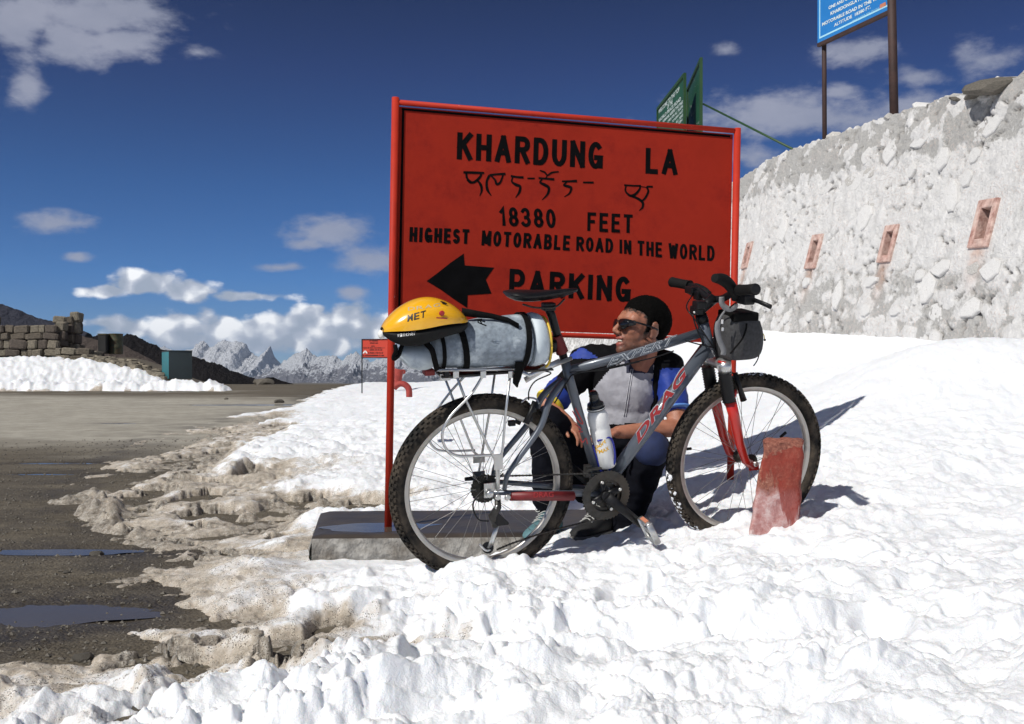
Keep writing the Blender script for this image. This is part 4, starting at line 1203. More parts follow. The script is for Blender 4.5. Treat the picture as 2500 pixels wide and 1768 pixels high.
# teal steel bin, its lit side and shaded front painted as two colours
yb_ = 34.
root = empty('steel_bin', (xat(395, yb_), yb_, zat(842, yb_)), 'teal steel bin, front coloured dark as shade, standing in the snow at the road edge', 'bin')
A = Vector((xat(379, yb_), yb_, 0)); B = Vector((xat(425.5, yb_), yb_ + .25, 0)); Cc = Vector((xat(363.5, yb_ + 1.1), yb_ + 1.1, 0))
zl_, zh_ = zat(850, yb_), zat(786.5, yb_)
mb = MB(); mb.prism([A + Vector((0, 0, zl_)), B + Vector((0, 0, zl_)), B + (Cc - A) + Vector((0, 0, zl_)), Cc + Vector((0, 0, zl_))], (0, 0, zh_ - zl_ - .02)); mb.build('bin_body', M['bin_shaded'], root)
nn = Vector((-(Cc - A).y, (Cc - A).x, 0)).normalized() * (.006)
mb = MB(); a_ = A + nn * 1; mb.prism([a_ + Vector((0, 0, zl_ + .01)), Cc + nn + Vector((0, 0, zl_ + .01)), Cc + nn + Vector((0, 0, zh_ - .03)), a_ + Vector((0, 0, zh_ - .03))], nn * .5); mb.build('lit_side', M['bin_lit'], root)
mb = MB(); up = Vector((0, 0, zh_ - .02)); mb.prism([A * 1 + up + Vector((-.02, -.02, 0)), B + up + Vector((.02, -.02, 0)), B + (Cc - A) + up + Vector((.02, .02, 0)), Cc + up + Vector((-.02, .02, 0))], (0, 0, .035)); mb.build('lid', M['bin_shaded'], root)

# ================================================================== LETTERING
def text_mesh(s, bold=0.):
    cu = bpy.data.curves.new('lettering', 'FONT'); cu.body = s; cu.resolution_u = 3; cu.offset = bold
    ob = bpy.data.objects.new('lettering', cu); COL.objects.link(ob)
    dg = bpy.context.evaluated_depsgraph_get(); dg.update()
    me_ = bpy.data.meshes.new_from_object(ob.evaluated_get(dg)); bpy.data.objects.remove(ob); bpy.data.curves.remove(cu)
    return me_
_tm = {}
def fit_text(s, LL, LR, UL, mat, parent, bold=.02, n=None, lift=.0015, name='lettering', shear=0., jitter=0.):
    """flat letters filling the parallelogram LL-LR-UL"""
    if (s, bold) not in _tm: _tm[(s, bold)] = text_mesh(s, bold)
    src = _tm[(s, bold)]
    co = np.zeros(len(src.vertices) * 3); src.vertices.foreach_get('co', co); co = co.reshape(-1, 3)
    mn = co.min(0); mx = co.max(0); q = (co - mn) / np.maximum(mx - mn, 1e-6)
    LL = Vector(LL); a = Vector(LR) - LL; b_ = Vector(UL) - LL
    n = n if n is not None else a.cross(b_).normalized()
    if n.y > 0: n = -n
    me_ = src.copy(); me_.name = name
    sh_ = q[:, 1] * shear
    out = np.array(LL)[None] + np.outer(q[:, 0] + sh_, np.array(a)) + np.outer(q[:, 1], np.array(b_)) + np.array(n)[None] * lift
    me_.vertices.foreach_set('co', out.reshape(-1)); me_.update()
    o_ = link_mesh(name, me_, mat, parent)
    if len(s) > 1: o_['kind'] = 'stuff'
    return o_
def stroke(pts, width, n, nseg=6):
    """flat brush stroke as a mesh builder along points lying on a plane with normal n"""
    P_ = curve_pts(pts, nseg) if len(pts) > 2 else [Vector(p) for p in pts]
    mb = MB(); L_, R_ = [], []
    for i, p in enumerate(P_):
        tt = (P_[min(i + 1, len(P_) - 1)] - P_[max(i - 1, 0)]).normalized(); s_ = tt.cross(n)
        wv_ = width if isinstance(width, (int, float)) else np.interp(i / (len(P_) - 1), np.linspace(0, 1, len(width)), width)
        L_.append(p + s_ * wv_ / 2); R_.append(p - s_ * wv_ / 2)
    b0 = len(mb.v); mb.v = L_ + R_; m_ = len(L_)
    for i in range(m_ - 1): mb._f((i, i + 1, m_ + i + 1, m_ + i), False)
    return mb
# ================================================================== BIG RED SIGN
TL = at((964, 248), 4.20); TR = at((1803, 319), 4.54); BL = at((953, 803), 4.20)
US = (TR - TL).normalized(); VS = (TL - BL).normalized(); NS = US.cross(VS).normalized()
if NS.y > 0: NS = -NS
VS2 = NS.cross(US).normalized(); VS2 = VS2 if VS2.z > 0 else -VS2
def sp(p, lift=0.):
    return on_plane(p, TL, NS) + NS * lift
M['signred'] = material('sign_red_paint', (.30, .022, .011), .8, var=.12, scale=5, spec=.08, dirt=(.17, .012, .009), dirt_amt=.45, dscale=5, bump=.0012, bscale=30)
M['postred'] = material('post_red_paint', (.44, .030, .014), .62, spec=.2, var=.10, scale=12, col2=(.62, .55, .50), c2scale=26, c2cut=.70, c2soft=.02)
M['signblack'] = material('sign_black_paint', (.004, .004, .0045), .85, var=.3, scale=20, spec=.05)
Wd = (TR - TL).length; Hd = (TL - BL).length
SGN = empty('road_sign', (TL.x, TL.y, -.644), 'large red painted metal sign on two posts with black lettering behind the bicycle', 'sign')
cor = lambda a, b_, c_: TL + US * (a * Wd) - VS * (b_ * Hd) + NS * c_
mb = MB(); mb.prism([cor(.012, .015, -.022), cor(.988, .015, -.022), cor(.988, .985, -.022), cor(.012, .985, -.022)], NS * .003); mb.build('panel', M['signred'], SGN)
# angle-iron frame
for (a0, b0, a1, b1, nm) in ((.0, 0, 1, 0, 'top_rail'), (.0, 1, 1, 1, 'bottom_rail')):
    p0 = cor(a0 - .0, b0, -.010); p1 = cor(a1, b1, -.010)
    mb = MB(); mb.ring_tube([p0, p1], .0120, 10); mb.build(nm, M['postred'], SGN)
lpt = sp((966, 244), -.008); lpb_dir = (lpt - sp((948, 1286), -.008)).normalized()
lpb = lpt - lpb_dir * ((lpt.z + .70) / lpb_dir.z)
rpt = sp((1802, 319), -.008); rdir = (rpt - sp((1784, 1209), -.008)).normalized()
rpb = rpt - rdir * ((rpt.z + .75) / rdir.z)
for (a, b_) in ((lpt, lpb), (rpt, rpb)):
    mb = MB(); mb.tube([a + (a - b_).normalized() * .012, b_], .0165, 14); mb.build('post', M['postred'], SGN)
# black strips standing in for the shadow line inside the frame
mb = MB()
for q in ((.016, .018, .984, .020), ):
    pass
w_ = .010
for (c0, c1) in (((.020, .026), (.980, .026)), ((.024, .026), (.024, .97))):
    p0 = cor(c0[0], c0[1], -.0185); p1 = cor(c1[0], c1[1], -.0185); d_ = (p1 - p0).normalized(); s_ = d_.cross(NS)
    mb.prism([p0 - s_ * w_ / 2, p1 - s_ * w_ / 2, p1 + s_ * w_ / 2, p0 + s_ * w_ / 2], NS * .0008)
mb.build('edge_shadow', M['signblack'], SGN)
PN = -.0185
def sgt(s, ll, lr, ul, th, gap=.42):
    painted_word(s, sp(ZS(*ll), PN), sp(ZS(*lr), PN), sp(ZS(*ul), PN), th / 2.551 / F * 4.36, NS, M['signblack'], SGN, gap)
sgt('KHARDUNG', (450, 403), (1362, 464), (455, 228), 32, .36)
sgt('LA', (1630, 490), (1830, 502), (1633, 326), 32, .36)
sgt('18380', (722, 817), (1072, 832), (714, 696), 21, .45)
sgt('FEET', (1266, 850), (1550, 864), (1268, 731), 21, .5)
sgt('HIGHEST', (153, 917), (528, 932), (157, 822), 20, .45)
sgt('MOTORABLE', (604, 940), (1156, 972), (610, 844), 19, .45)
sgt('ROAD', (1197, 974), (1427, 987), (1199, 883), 18, .4)
sgt('IN', (1468, 990), (1541, 997), (1468, 900), 18, .4)
sgt('THE', (1580, 1002), (1734, 1014), (1580, 908), 18, .4)
sgt('WORLD', (1774, 1020), (2062, 1038), (1775, 923), 18, .4)
sgt('PARKING', (776, 1248), (1534, 1296), (782, 1084), 32, .38)
arrow = [(262, 1162), (330, 1112), (415, 1045), (494, 990), (500, 1064), (684, 1078), (632, 1152), (668, 1240), (519, 1250), (516, 1330), (440, 1280), (350, 1215)]
mb = MB(); mb.prism([sp(ZS(*p), PN + .0002) for p in arrow], NS * .0008); mb.build('arrow', M['signblack'], SGN)
TIB = [([(492, 482), (560, 484), (622, 486)], (15, 16, 13)), ([(510, 486), (516, 520), (545, 545), (572, 535), (598, 508), (604, 488)], (13, 14, 16, 12)), ([(578, 530), (600, 560), (606, 595), (594, 630)], (10, 18, 14, 4)), ([(545, 548), (530, 545), (514, 528)], (14, 9, 9)),
       ([(655, 500), (638, 540), (642, 590), (666, 628)], (16, 14, 18, 5)), ([(655, 500), (700, 494), (755, 492)], (13, 12, 16)), ([(664, 502), (690, 530), (700, 555), (722, 545), (740, 500)], (9, 13, 16, 13, 10)),
       ([(788, 505), (830, 512), (868, 514)], (14, 13, 16)), ([(800, 512), (795, 540), (822, 560), (846, 570), (842, 605), (818, 640)], (8, 10, 20, 16, 16, 4)),
       ([(892, 520), (938, 520)], (10, 10)),
       ([(970, 470), (1000, 482), (1018, 500), (1045, 484), (1088, 478)], (8, 12, 10, 12, 8)), ([(962, 518), (1010, 522), (1060, 526)], (12, 12, 16)), ([(1018, 500), (1005, 522)], (7, 7)), ([(985, 524), (972, 545), (1000, 560), (1026, 580), (1018, 618), (984, 655)], (8, 12, 20, 18, 14, 4)),
       ([(1108, 538), (1155, 538), (1202, 536)], (10, 13, 17)), ([(1140, 542), (1120, 562), (1146, 570), (1166, 580), (1156, 612), (1122, 636)], (8, 12, 18, 16, 12, 4)),
       ([(1240, 545), (1306, 546)], (11, 13)),
       ([(1497, 562), (1560, 566), (1602, 566)], (12, 10, 12)), ([(1508, 566), (1506, 600), (1535, 628), (1565, 620), (1592, 590), (1598, 570)], (9, 12, 18, 14, 10)), ([(1540, 630), (1580, 645), (1612, 670), (1612, 700), (1590, 722)], (12, 16, 18, 14, 4)),
       ([(1676, 572), (1640, 574), (1648, 600), (1630, 640), (1608, 662)], (12, 13, 14, 14, 10)), ([(1560, 566), (1632, 575)], (5, 5))]
tb = []
for pts, wd in TIB:
    k = 1 / 2.551 / F * 4.35
    P3 = [sp(ZS(*p), PN + .001) for p in pts]
    tb.append(stroke(P3, [q * k for q in (wd if len(wd) > 1 else wd * 2)], NS))
for m_ in tb: m_.build('brush_stroke', M['signblack'], SGN)

# concrete slab with a shallow puddle on top
M['concrete'] = material('concrete', (.31, .30, .28), .9, var=.35, scale=26, bump=.014, bscale=60, dirt=(.10, .08, .06), dirt_amt=.8, dscale=9)
M['wetconcrete'] = material('wet_concrete', (.06, .048, .037), .45, var=.3, scale=8, bump=.003, bscale=40)
SL = empty('concrete_slab', (-.2, 4.3, -.74), 'wet concrete footing slab under the red sign post', 'slab')
n_u, n_v = 60, 36
Ug, Vg = np.meshgrid(np.linspace(0, 1, n_u), np.linspace(0, 1, n_v))
S0 = [np.array(q) for q in SLAB]
XY = (S0[0][None, None] * ((1 - Ug) * (1 - Vg))[..., None] + S0[1][None, None] * (Ug * (1 - Vg))[..., None] + S0[2][None, None] * (Ug * Vg)[..., None] + S0[3][None, None] * ((1 - Ug) * Vg)[..., None])
zt = -.644 + .002 * fbm(XY[..., 0] * 8, XY[..., 1] * 8, 3, 401) - .006 * np.exp(-(((XY[..., 0] + .58) / .26) ** 2 + ((XY[..., 1] - 4.2) / .16) ** 2)) - .012 * np.exp(-(Vg / .04) ** 2) - .01 * np.exp(-(Ug / .02) ** 2)
link_mesh('slab_top', grid_mesh('slab_top', np.concatenate([XY, zt[..., None]], -1)), M['wetconcrete'], SL)
# front and left faces, worn and pitted
def face_strip(pa, pb, nrm):
    u_ = np.linspace(0, 1, 90); v_ = np.linspace(0, 1, 16); U_, V_ = np.meshgrid(u_, v_)
    base_ = np.array(pa)[None, None] * (1 - U_)[..., None] + np.array(pb)[None, None] * U_[..., None]
    x_ = base_[..., 0]; y_ = base_[..., 1]
    o_ = .018 * fbm(U_ * 22, V_ * 2.6, 4, 402) * np.sin(np.pi * np.clip(V_, 0, 1)) ** .5 + .01 * np.sin(np.pi * V_)
    z_ = -.655 - .12 * V_
    return grid_mesh('slab_face', np.stack([x_ + nrm[0] * o_, y_ + nrm[1] * o_, z_], -1))
link_mesh('slab_face', face_strip(SLAB[0], SLAB[1], (.2, -.98)), M['concrete'], SL)
link_mesh('slab_face', face_strip(SLAB[3], SLAB[0], (-.98, -.2)), M['concrete'], SL)
mb = MB(); pts = []
for k in range(36):
    an = 2 * math.pi * k / 36; q = 1 + .1 * math.sin(3 * an) + .06 * math.sin(7 * an)
    pts.append(Vector((-.575 + .245 * q * math.cos(an), 4.205 + .135 * q * math.sin(an) + .2 * .245 * math.cos(an) * q, -.6462)))
mb.v = pts; mb._f(tuple(range(36)), False); mb.build('puddle', mw, SL)

# ================================================================== SMALL RED SIGN, RED STONES
yr = 24.
SM = empty('road_sign', (xat(812, yr), yr, zat(848, yr)), 'small distant red board with black writing on a thin black post', 'sign')
M['smallred'] = material('small_sign_red', (.52, .045, .022), .6, var=.05, scale=2)
M['blackframe'] = material('black_frame', (.012, .014, .018), .6, var=.2, scale=5)
M['whitepaint'] = material('white_paint', (.78, .78, .76), .6, var=.05, scale=10)
def pr(x, y, d=0.): q = at(ZR(x, y), yr); return Vector((q.x, yr - d, q.z))
mb = MB(); mb.prism([pr(140, 190), pr(900, 182), pr(900, 645), pr(140, 640)], (0, .02, 0)); mb.build('panel', M['smallred'], SM)
for a_, b_, nm in (((140, 190), (900, 182), 'frame_bar'), ((140, 642), (900, 648), 'frame_bar')):
    mb = MB(); mb.tube([pr(*a_, .01), pr(*b_, .01)], .012, 6); mb.build(nm, M['blackframe'], SM)
for xx in (140, 895):
    mb = MB(); q = pr(xx, 180, .0); q2 = Vector((q.x, q.y, float(ground_z(np.array([q.x]), np.array([yr]))[0]) - .05)); mb.tube([q, q2], .016, 6); mb.build('post', M['blackframe'], SM)
rows = [('HIGHEST', 320, 520, 205, 238), ('PASS', 340, 545, 262, 295), ('OF THE', 370, 450, 340, 368), ('ROAD TO NUBRA VALLEY', 170, 690, 385, 412), ('DRIVE SLOW', 330, 630, 430, 465), ('KEEP LEFT  AND SAFE', 290, 650, 505, 540), ('BORDER ROAD WORKS', 170, 690, 570, 605)]
M['darkred'] = material('faded_dark_lettering', (.10, .012, .010), .7)
for s_, xa, xb, y0_, y1_ in rows:
    # illegible in the photograph: rows of dark brush marks of the same length
    R = random.Random(len(s_)); x = xa; mbs = MB()
    while x < xb:
        wv_ = R.uniform(10, 20)
        p0, p1, p2, p3 = pr(x, y1_, .004), pr(x + wv_ * .7, y1_, .004), pr(x + wv_ * .7, y0_ + R.uniform(0, 10), .004), pr(x, y0_ + R.uniform(0, 10), .004)
        mbs.prism([p0, p1, p2, p3], (0, -.002, 0)); x += wv_ + (14 if R.random() < .15 else 0)
    mbs.build('writing_row', M['darkred'], SM)
mb = MB(); mb.prism([pr(158, 538, .004), pr(195, 538, .004), pr(215, 490, .004), pr(208, 468, .004), pr(190, 480, .004)], (0, -.004, 0)); mb.prism([pr(278, 538, .004), pr(242, 538, .004), pr(220, 490, .004), pr(214, 468, .004), pr(245, 476, .004)], (0, -.004, 0))
mb.build('emblem', M['whitepaint'], SM)
M['redstone'] = material('red_painted_stone', (.34, .045, .035), .75, var=.25, scale=18, bump=.004, bscale=40)
yq = 9.0
def q3(x, y, yy=yq): return at(ZR(x, y), yy)
mb = MB(); mb.tube(curve_pts([q3(930, 1400), q3(1000, 1330), q3(1090, 1290), q3(1200, 1310), q3(1290, 1400), q3(1310, 1520), q3(1310, 1620)], 5), [(.030, .045), ] * 31, 8); o = mb.build('painted_kerb_stone', M['redstone']); tag(o, 'curved red painted stone half sunk in the snow right of the left sign post', 'stone')
mb = MB(); mb.tube(curve_pts([q3(985, 1300, 9.6), q3(1010, 1180, 9.6), q3(1035, 1050, 9.6), q3(1060, 930, 9.6)], 4), [(.05, .05)] * 13, 7); o = mb.build('painted_kerb_stone', M['redstone']); tag(o, 'upright red painted stone behind the curved one beside the left sign post', 'stone')
mb = MB(); mb.tube([q3(1120, 960, 10.5), q3(1150, 990, 10.5), q3(1215, 1005, 10.5)], [.02, .03, .02], 6); o = mb.build('painted_kerb_stone', M['redstone']); tag(o, 'small dark red stone tip right of the upright painted stone', 'stone')
pp = at(Z1(1050, 1230), 5.6)
o = link_mesh('painted_kerb_stone', RM[1].copy()); o.data.materials.clear(); o.data.materials.append(M['redstone']); o.location = pp + Vector((0, 0, -.02)); o.scale = (.035, .04, .03)
tag(o, 'red painted stone seen just above the top of the rear tyre', 'stone')

# ================================================================== GREEN BOARDS AND BLUE BOARD ABOVE THE WALL
M['green'] = material('green_paint', (.012, .075, .030), .5, var=.15, scale=2)
M['greenpost'] = material('dark_green_post', (.018, .060, .016), .5, var=.15, scale=2)
M['palewhite'] = material('white_lettering', (.68, .76, .74), .6, var=.1, scale=4)
M['pinklet'] = material('pink_lettering', (.42, .28, .30), .6, var=.1, scale=4)
def board(corners, zfoot, lab, textfn, depth=.06, leftpost=.05, rightpost=.07):
    (tl, yl), (tr, yr_) = corners
    A_ = at(tl, yl); B_ = at(tr, yr_); B_.z = A_.z = (A_.z + B_.z) / 2
    u_ = (B_ - A_).normalized(); n_ = Vector((u_.y, -u_.x, 0)); 
    if n_.x > 0 : n_ = -n_
    root = empty('notice_board', (A_.x, A_.y, zfoot), lab, 'sign')
    dn = Vector((0, 0, 1))
    mb = MB(); h_ = A_.z - zfoot - .4; mb.prism([A_ - dn * .04, B_ - dn * .04, B_ - dn * h_, A_ - dn * h_], -n_ * .02); mb.build('panel', M['green'], root)
    for q_, wv_ in ((A_, leftpost), (B_, rightpost)):
        mb = MB(); mb.box((q_.x, q_.y, (q_.z + zfoot) / 2 - .05), u_ * wv_ / 2, n_ * depth / 2, dn * ((q_.z - zfoot) / 2 + .08)); mb.build('post', M['greenpost'], root)
    mb = MB(); mb.box((A_ + B_) / 2, (B_ - A_) / 2, n_ * .035, dn * .035); mb.build('top_rail', M['greenpost'], root)
    textfn(A_, B_, u_, n_, root)
    return root
def rows_text(spec):
    def fn(A_, B_, u_, n_, root):
        n = Vector(n_)
        org = A_ + n * .004
        for (s_, ll, lr, ul, mt) in spec:
            def hit(p): return on_plane(ZG(*p), org, n)
            LLp, LRp, ULp = hit(ll), hit(lr), hit(ul)
            fit_text(s_, LLp, LRp, ULp, mt, root, .01, n, .004)
    return fn
zf = float(np.interp(23, WF_Y, WF_Z)) + WH - .1
w1 = M['palewhite']; pk = M['pinklet']
board(((ZG(98, 1130), 25.5), (ZG(690, 400), 22.6)), zf, 'left green notice board with white rows of writing above the red sign',
      rows_text([('WELCOME TO THE TOP', (120, 1255), (578, 740), (120, 1165), w1), ('OF THE', (310, 1150), (425, 1020), (310, 1055), w1),
                 ('WORLD PEACE ROAD', (125, 1440), (610, 945), (125, 1365), w1), ('HIMANK KEEPS THE PASS', (215, 1450), (665, 1000), (215, 1385), w1), ('OPEN FOR ALL TRAFFIC', (320, 1450), (668, 1090), (320, 1390), w1),
                 ('TO NUBRA VALLEY', (420, 1450), (668, 1180), (420, 1395), w1), ('ALL YEAR', (500, 1470), (665, 1285), (500, 1410), w1), ('LEH', (560, 1480), (640, 1400), (560, 1425), w1)]), rightpost=.10)
board(((ZG(760, 640), 24.3), (ZG(1050, 130), 22.0)), zf, 'right green notice board with white writing and a dark green edge above the red sign',
      rows_text([('BEWARE', (815, 690), (915, 520), (815, 600), w1), ('OF', (740, 830), (795, 740), (740, 730), pk), ('HIGH ALTITUDE', (760, 870), (985, 600), (760, 815), w1), ('SICK', (710, 1060), (800, 960), (710, 960), pk),
                 ('DO NOT STAY', (835, 1005), (980, 790), (835, 915), w1), ('NESS', (725, 1180), (805, 1080), (725, 1080), pk), ('UP', (825, 1330), (895, 1240), (825, 1060), w1), ('LONG', (915, 1520), (1022, 1440), (915, 1470), w1)]), rightpost=.13)
s0 = at(ZG(1105, 1030), 22.); s1_ = at((1947, 370), 17.6)
mb = MB(); mb.tube([s0, s1_], .022, 8); o = mb.build('stay_pole', M['greenpost']); tag(o, 'slanting green stay pole from the green board down to the wall top', 'pole')
# blue board
M['blue'] = material('blue_sign_paint', (.020, .19, .52), .45, var=.06, scale=2)
M['cyanedge'] = material('pale_blue_border', (.36, .66, .80), .5, var=.05, scale=2)
M['rustpost'] = material('rusty_brown_post', (.045, .022, .018), .7, var=.3, scale=6)
M['orangelet'] = material('faded_orange', (.50, .19, .11), .6)
A_ = at(ZB(165, 1120), 17.0); B_ = at(ZB(2050, 215), 15.4); zz_ = (A_.z + B_.z) / 2; A_.z = B_.z = zz_
u_ = (B_ - A_).normalized(); n_ = Vector((u_.y, -u_.x, 0)); n_ = n_ if n_.y < 0 else -n_
zf = float(np.interp(15.5, WF_Y, WF_Z)) + WH - .1
BLU = empty('notice_board', (B_.x, B_.y, zf), 'tall blue board with white writing on two brown posts above the white wall', 'sign')
up = Vector((0, 0, 1)); Hb = 1.5
mb = MB(); mb.prism([A_, B_, B_ + up * Hb, A_ + up * Hb], -n_ * .03); mb.build('panel', M['blue'], BLU)
L_ = (B_ - A_).length
def bl(a, b_, c_=.002): return A_ + u_ * a + up * b_ + n_ * c_
for (a0, a1, b0, b1) in ((.05, L_ - .05, .065, .095), (.05, .075, .095, Hb - .06), (L_ - .075, L_ - .05, .095, Hb - .06), (.05, L_ - .05, Hb - .06, Hb - .03)):
    mb = MB(); mb.prism([bl(a0, b0), bl(a1, b0), bl(a1, b1), bl(a0, b1)], n_ * .002); mb.build('border_line', M['cyanedge'], BLU)
mb = MB(); mb.box((A_ + B_) / 2 - up * .03 - n_ * .02, u_ * L_ / 2, n_ * .03, up * .03); mb.build('bottom_rail', M['rustpost'], BLU)
org = A_ + n_ * .002
def hb(p): return on_plane(ZB(*p), org, n_)
for s_, ll, lr, ul, bd in (('ALTITUDE  18380 FT.', (590, 690), (1525, 215), (590, 605), .02), ('MOTORABLE ROAD IN THE WORLD', (285, 672), (1985, -140), (285, 585), .03), ('KHARDONGLA HIGHEST', (500, 395), (1620, -160), (500, 305), .03), ('ONE AND ONLY', (450, 250), (1120, -90), (450, 165), .03)):
    fit_text(s_, hb(ll), hb(lr), hb(ul), M['palewhite'], BLU, bd, n_, .002)
for s_, ll, lr, ul, bd in (('WORLD TOUR AND TRAVELS', (1050, 555), (1730, 215), (1050, 525), .0),):
    fit_text(s_, hb(ll), hb(lr), hb(ul), M['cyanedge'], BLU, bd, n_, .002)
fit_text('HIMANK WELCOMES YOU', bl(.2, 1.15), bl(L_ - .2, 1.15), bl(.2, 1.30), M['palewhite'], BLU, .03, n_, .002)
mb = MB(); mb.prism([hb((1750, 225)), hb((1915, 145)), hb((1900, 50)), hb((1760, 120))], n_ * .003); mb.build('corner_mark', M['orangelet'], BLU)
pl0 = at((2004, 112), 17.05); 
mb = MB(); mb.tube([A_ + u_ * .09 - n_ * .06 + up * (Hb + .05), at((2014, 352), 17.05) - up * 1.0], .040, 10); mb.build('post', M['rustpost'], BLU)
mb = MB(); mb.tube([at((2174, -60), 15.4) + up * .5, at((2186, 300), 15.4) - up * .8], .068, 12); mb.build('post', M['rustpost'], BLU)
# ================================================================== BICYCLE
RH = at((1180, 1189), 3.41); FH = at((1819, 1119), 3.74)
BU = (FH - RH).normalized()                     # forward
_h0 = Vector((BU.y, -BU.x, 0)).normalized()      # horizontal, towards the camera
_u0 = _h0.cross(BU); _u0 = _u0 if _u0.z > 0 else -_u0
LEAN = math.radians(12)
BV = (_u0 * math.cos(LEAN) + _h0 * math.sin(LEAN)).normalized()
BN = (_h0 * math.cos(LEAN) - _u0 * math.sin(LEAN)).normalized()   # drive side, towards the camera
def bp(p, off=0.):
    return on_plane(p, RH + BN * off, BN)
def bq(u, v, n=0., o=None):
    return (o or RH) + BU * u + BV * v + BN * n
BIKE = empty('bicycle', RH - BV * .335, 'grey mountain bike with a red front fork and loaded silver rear rack', 'bicycle')
M['frame'] = material('frame_grey', (.10, .115, .14), .38, metal=.3, var=.08, scale=10, coat=.4, dirt=(.10, .085, .065), dirt_amt=.15, dscale=14)
M['black'] = material('black_plastic', (.006, .006, .007), .42, var=.3, scale=30, spec=.3)
M['blackmatte'] = material('black_rubber', (.007, .007, .007), .75, spec=.2, var=.3, scale=40, bump=.001, bscale=200)
M['tyre'] = material('tyre_rubber', (.010, .010, .010), .8, spec=.2, var=.3, scale=40, bump=.001, bscale=200, dirt=(.12, .095, .07), dirt_amt=.75, dscale=12)
M['rim'] = material('rim_alloy', (.46, .44, .41), .38, metal=.75, var=.08, scale=30, dirt=(.2, .17, .14), dirt_amt=.3)
M['silver'] = material('silver_alloy', (.58, .58, .57), .32, metal=.85, var=.06, scale=20)
M['steel'] = material('spoke_steel', (.22, .21, .20), .45, metal=.6, var=.05)
M['redfork'] = material('fork_red', (.46, .018, .012), .28, var=.06, scale=8, coat=.5)
M['redrubber'] = material('red_rubber', (.20, .018, .016), .6, var=.1)
M['darksteel'] = material('dark_steel', (.05, .048, .045), .5, metal=.7, var=.3, scale=60, dirt=(.09, .07, .05), dirt_amt=.5)
M['logo_red'] = material('decal_red', (.42, .018, .022), .4)
M['logo_white'] = material('decal_pale', (.55, .58, .60), .4)
M['bluecage'] = material('cage_blue', (.02, .03, .28), .4, metal=.3)

def wheel(name, o, front):
    root = MB()
    # hub
    root.lathe(o - BN * .055, BN, [(.0, 0), (.012, 0), (.012, .008), (.028, .012), (.028, .018), (.016, .03), (.016, .08), (.028, .092), (.028, .098), (.012, .102), (.012, .11), (0, .11)], 16, ref=BU)
    hub = root.build('wheel', M['darksteel'], BIKE)
    # tyre with blocks
    mb = MB(); R0, r0 = .309, .0255
    nt_, ns = 96, 12
    for i in range(nt_):
        a = 2 * math.pi * i / nt_
        c = BU * math.cos(a) + BV * math.sin(a)
        for k in range(ns):
            b_ = 2 * math.pi * k / ns
            mb.v.append(o + c * (R0 + r0 * math.cos(b_)) + BN * (r0 * .98 * math.sin(b_)))
    for i in range(nt_):
        for k in range(ns):
            a = i * ns + k; b_ = i * ns + (k + 1) % ns; c = ((i + 1) % nt_) * ns + (k + 1) % ns; d = ((i + 1) % nt_) * ns + k
            mb._f((a, b_, c, d), True)
    ty = mb.build('tyre', M['tyre'], hub)
    kb = MB(); nk = 78
    for i in range(nk):
        a = 2 * math.pi * i / nk
        for lat, sz, da in ((-.66, .0055, .5), (-.25, .0048, 0), (.25, .0048, .25), (.66, .0055, .75), (1.02, .0045, .2), (-1.02, .0045, .2)):
            aa = a + da * 2 * math.pi / nk
            c = BU * math.cos(aa) + BV * math.sin(aa); t_ = BV * math.cos(aa) - BU * math.sin(aa)
            outd = c * math.cos(lat) + BN * math.sin(lat); sd_ = BN * math.cos(lat) - c * math.sin(lat)
            kb.box(o + c * R0 + outd * (r0 + .0018), t_ * .0068, sd_ * sz, outd * .0035)
    tag(kb.build('tread_blocks', M['tyre'], hub), kind='stuff')
    # rim
    mb = MB()
    prof = [(.286, -.012), (.289, -.013), (.2895, -.0115), (.272, -.010), (.267, -.006), (.267, .006), (.272, .010), (.2895, .0115), (.289, .013), (.286, .012)]
    prof = [(.290, -.0125), (.274, -.0115), (.268, -.006), (.268, .006), (.274, .0115), (.290, .0125)]
    mb.lathe(o, BN, prof, 72, ref=BU); mb.build('rim', M['rim'], hub)
    # spokes: 32, crossing
    for i in range(32):
        side = 1 if i % 2 else -1; j = i // 2
        a0 = 2 * math.pi * j / 16 + (.1 if side > 0 else 0); crossd = .9 if (j % 2) else -.9
        if front: a0 += .13
        p0 = o + (BU * math.cos(a0) + BV * math.sin(a0)) * .027 + BN * side * .036
        a1 = a0 + crossd * .42
        p1 = o + (BU * math.cos(a1) + BV * math.sin(a1)) * .272 + BN * side * .003
        mb = MB(); mb.tube([p0, p1], .0011, 4, caps=False); mb.build('spoke', M['steel'], hub)
    return hub
rw = wheel('rear', RH, False); fw = wheel('front', FH, True)
tag(rw, 'rear wheel with a silver rim under the rack'); tag(fw, 'front wheel with a silver rim in the red fork')
M['packed_snow'] = material('packed_snow', (.85, .87, .90), .6, var=.05, scale=60, bump=.002, bscale=150, dirt=(.45, .38, .30), dirt_amt=.2)
Rs = random.Random(12); mb = MB()
for a0_, a1_, n_ in ((185, 235, 34), (75, 100, 16), (50, 62, 8)):
    for k in range(n_):
        a = math.radians(Rs.uniform(a0_, a1_)); lat = Rs.uniform(-.3, .9) if a0_ > 100 else Rs.uniform(-.5, .5); c_ = BU * math.cos(a) + BV * math.sin(a); od_ = c_ * math.cos(lat) + BN * math.sin(lat); t_ = BV * math.cos(a) - BU * math.sin(a)
        s_ = Rs.uniform(.004, .009); mb.ell(FH + c_ * .309 + od_ * .0275, t_ * s_ * Rs.uniform(1, 2.2), od_.cross(t_) * s_ * Rs.uniform(.8, 1.3), od_ * s_ * .55, 7, 5)
tag(mb.build('packed_snow', M['packed_snow'], fw), kind='stuff')
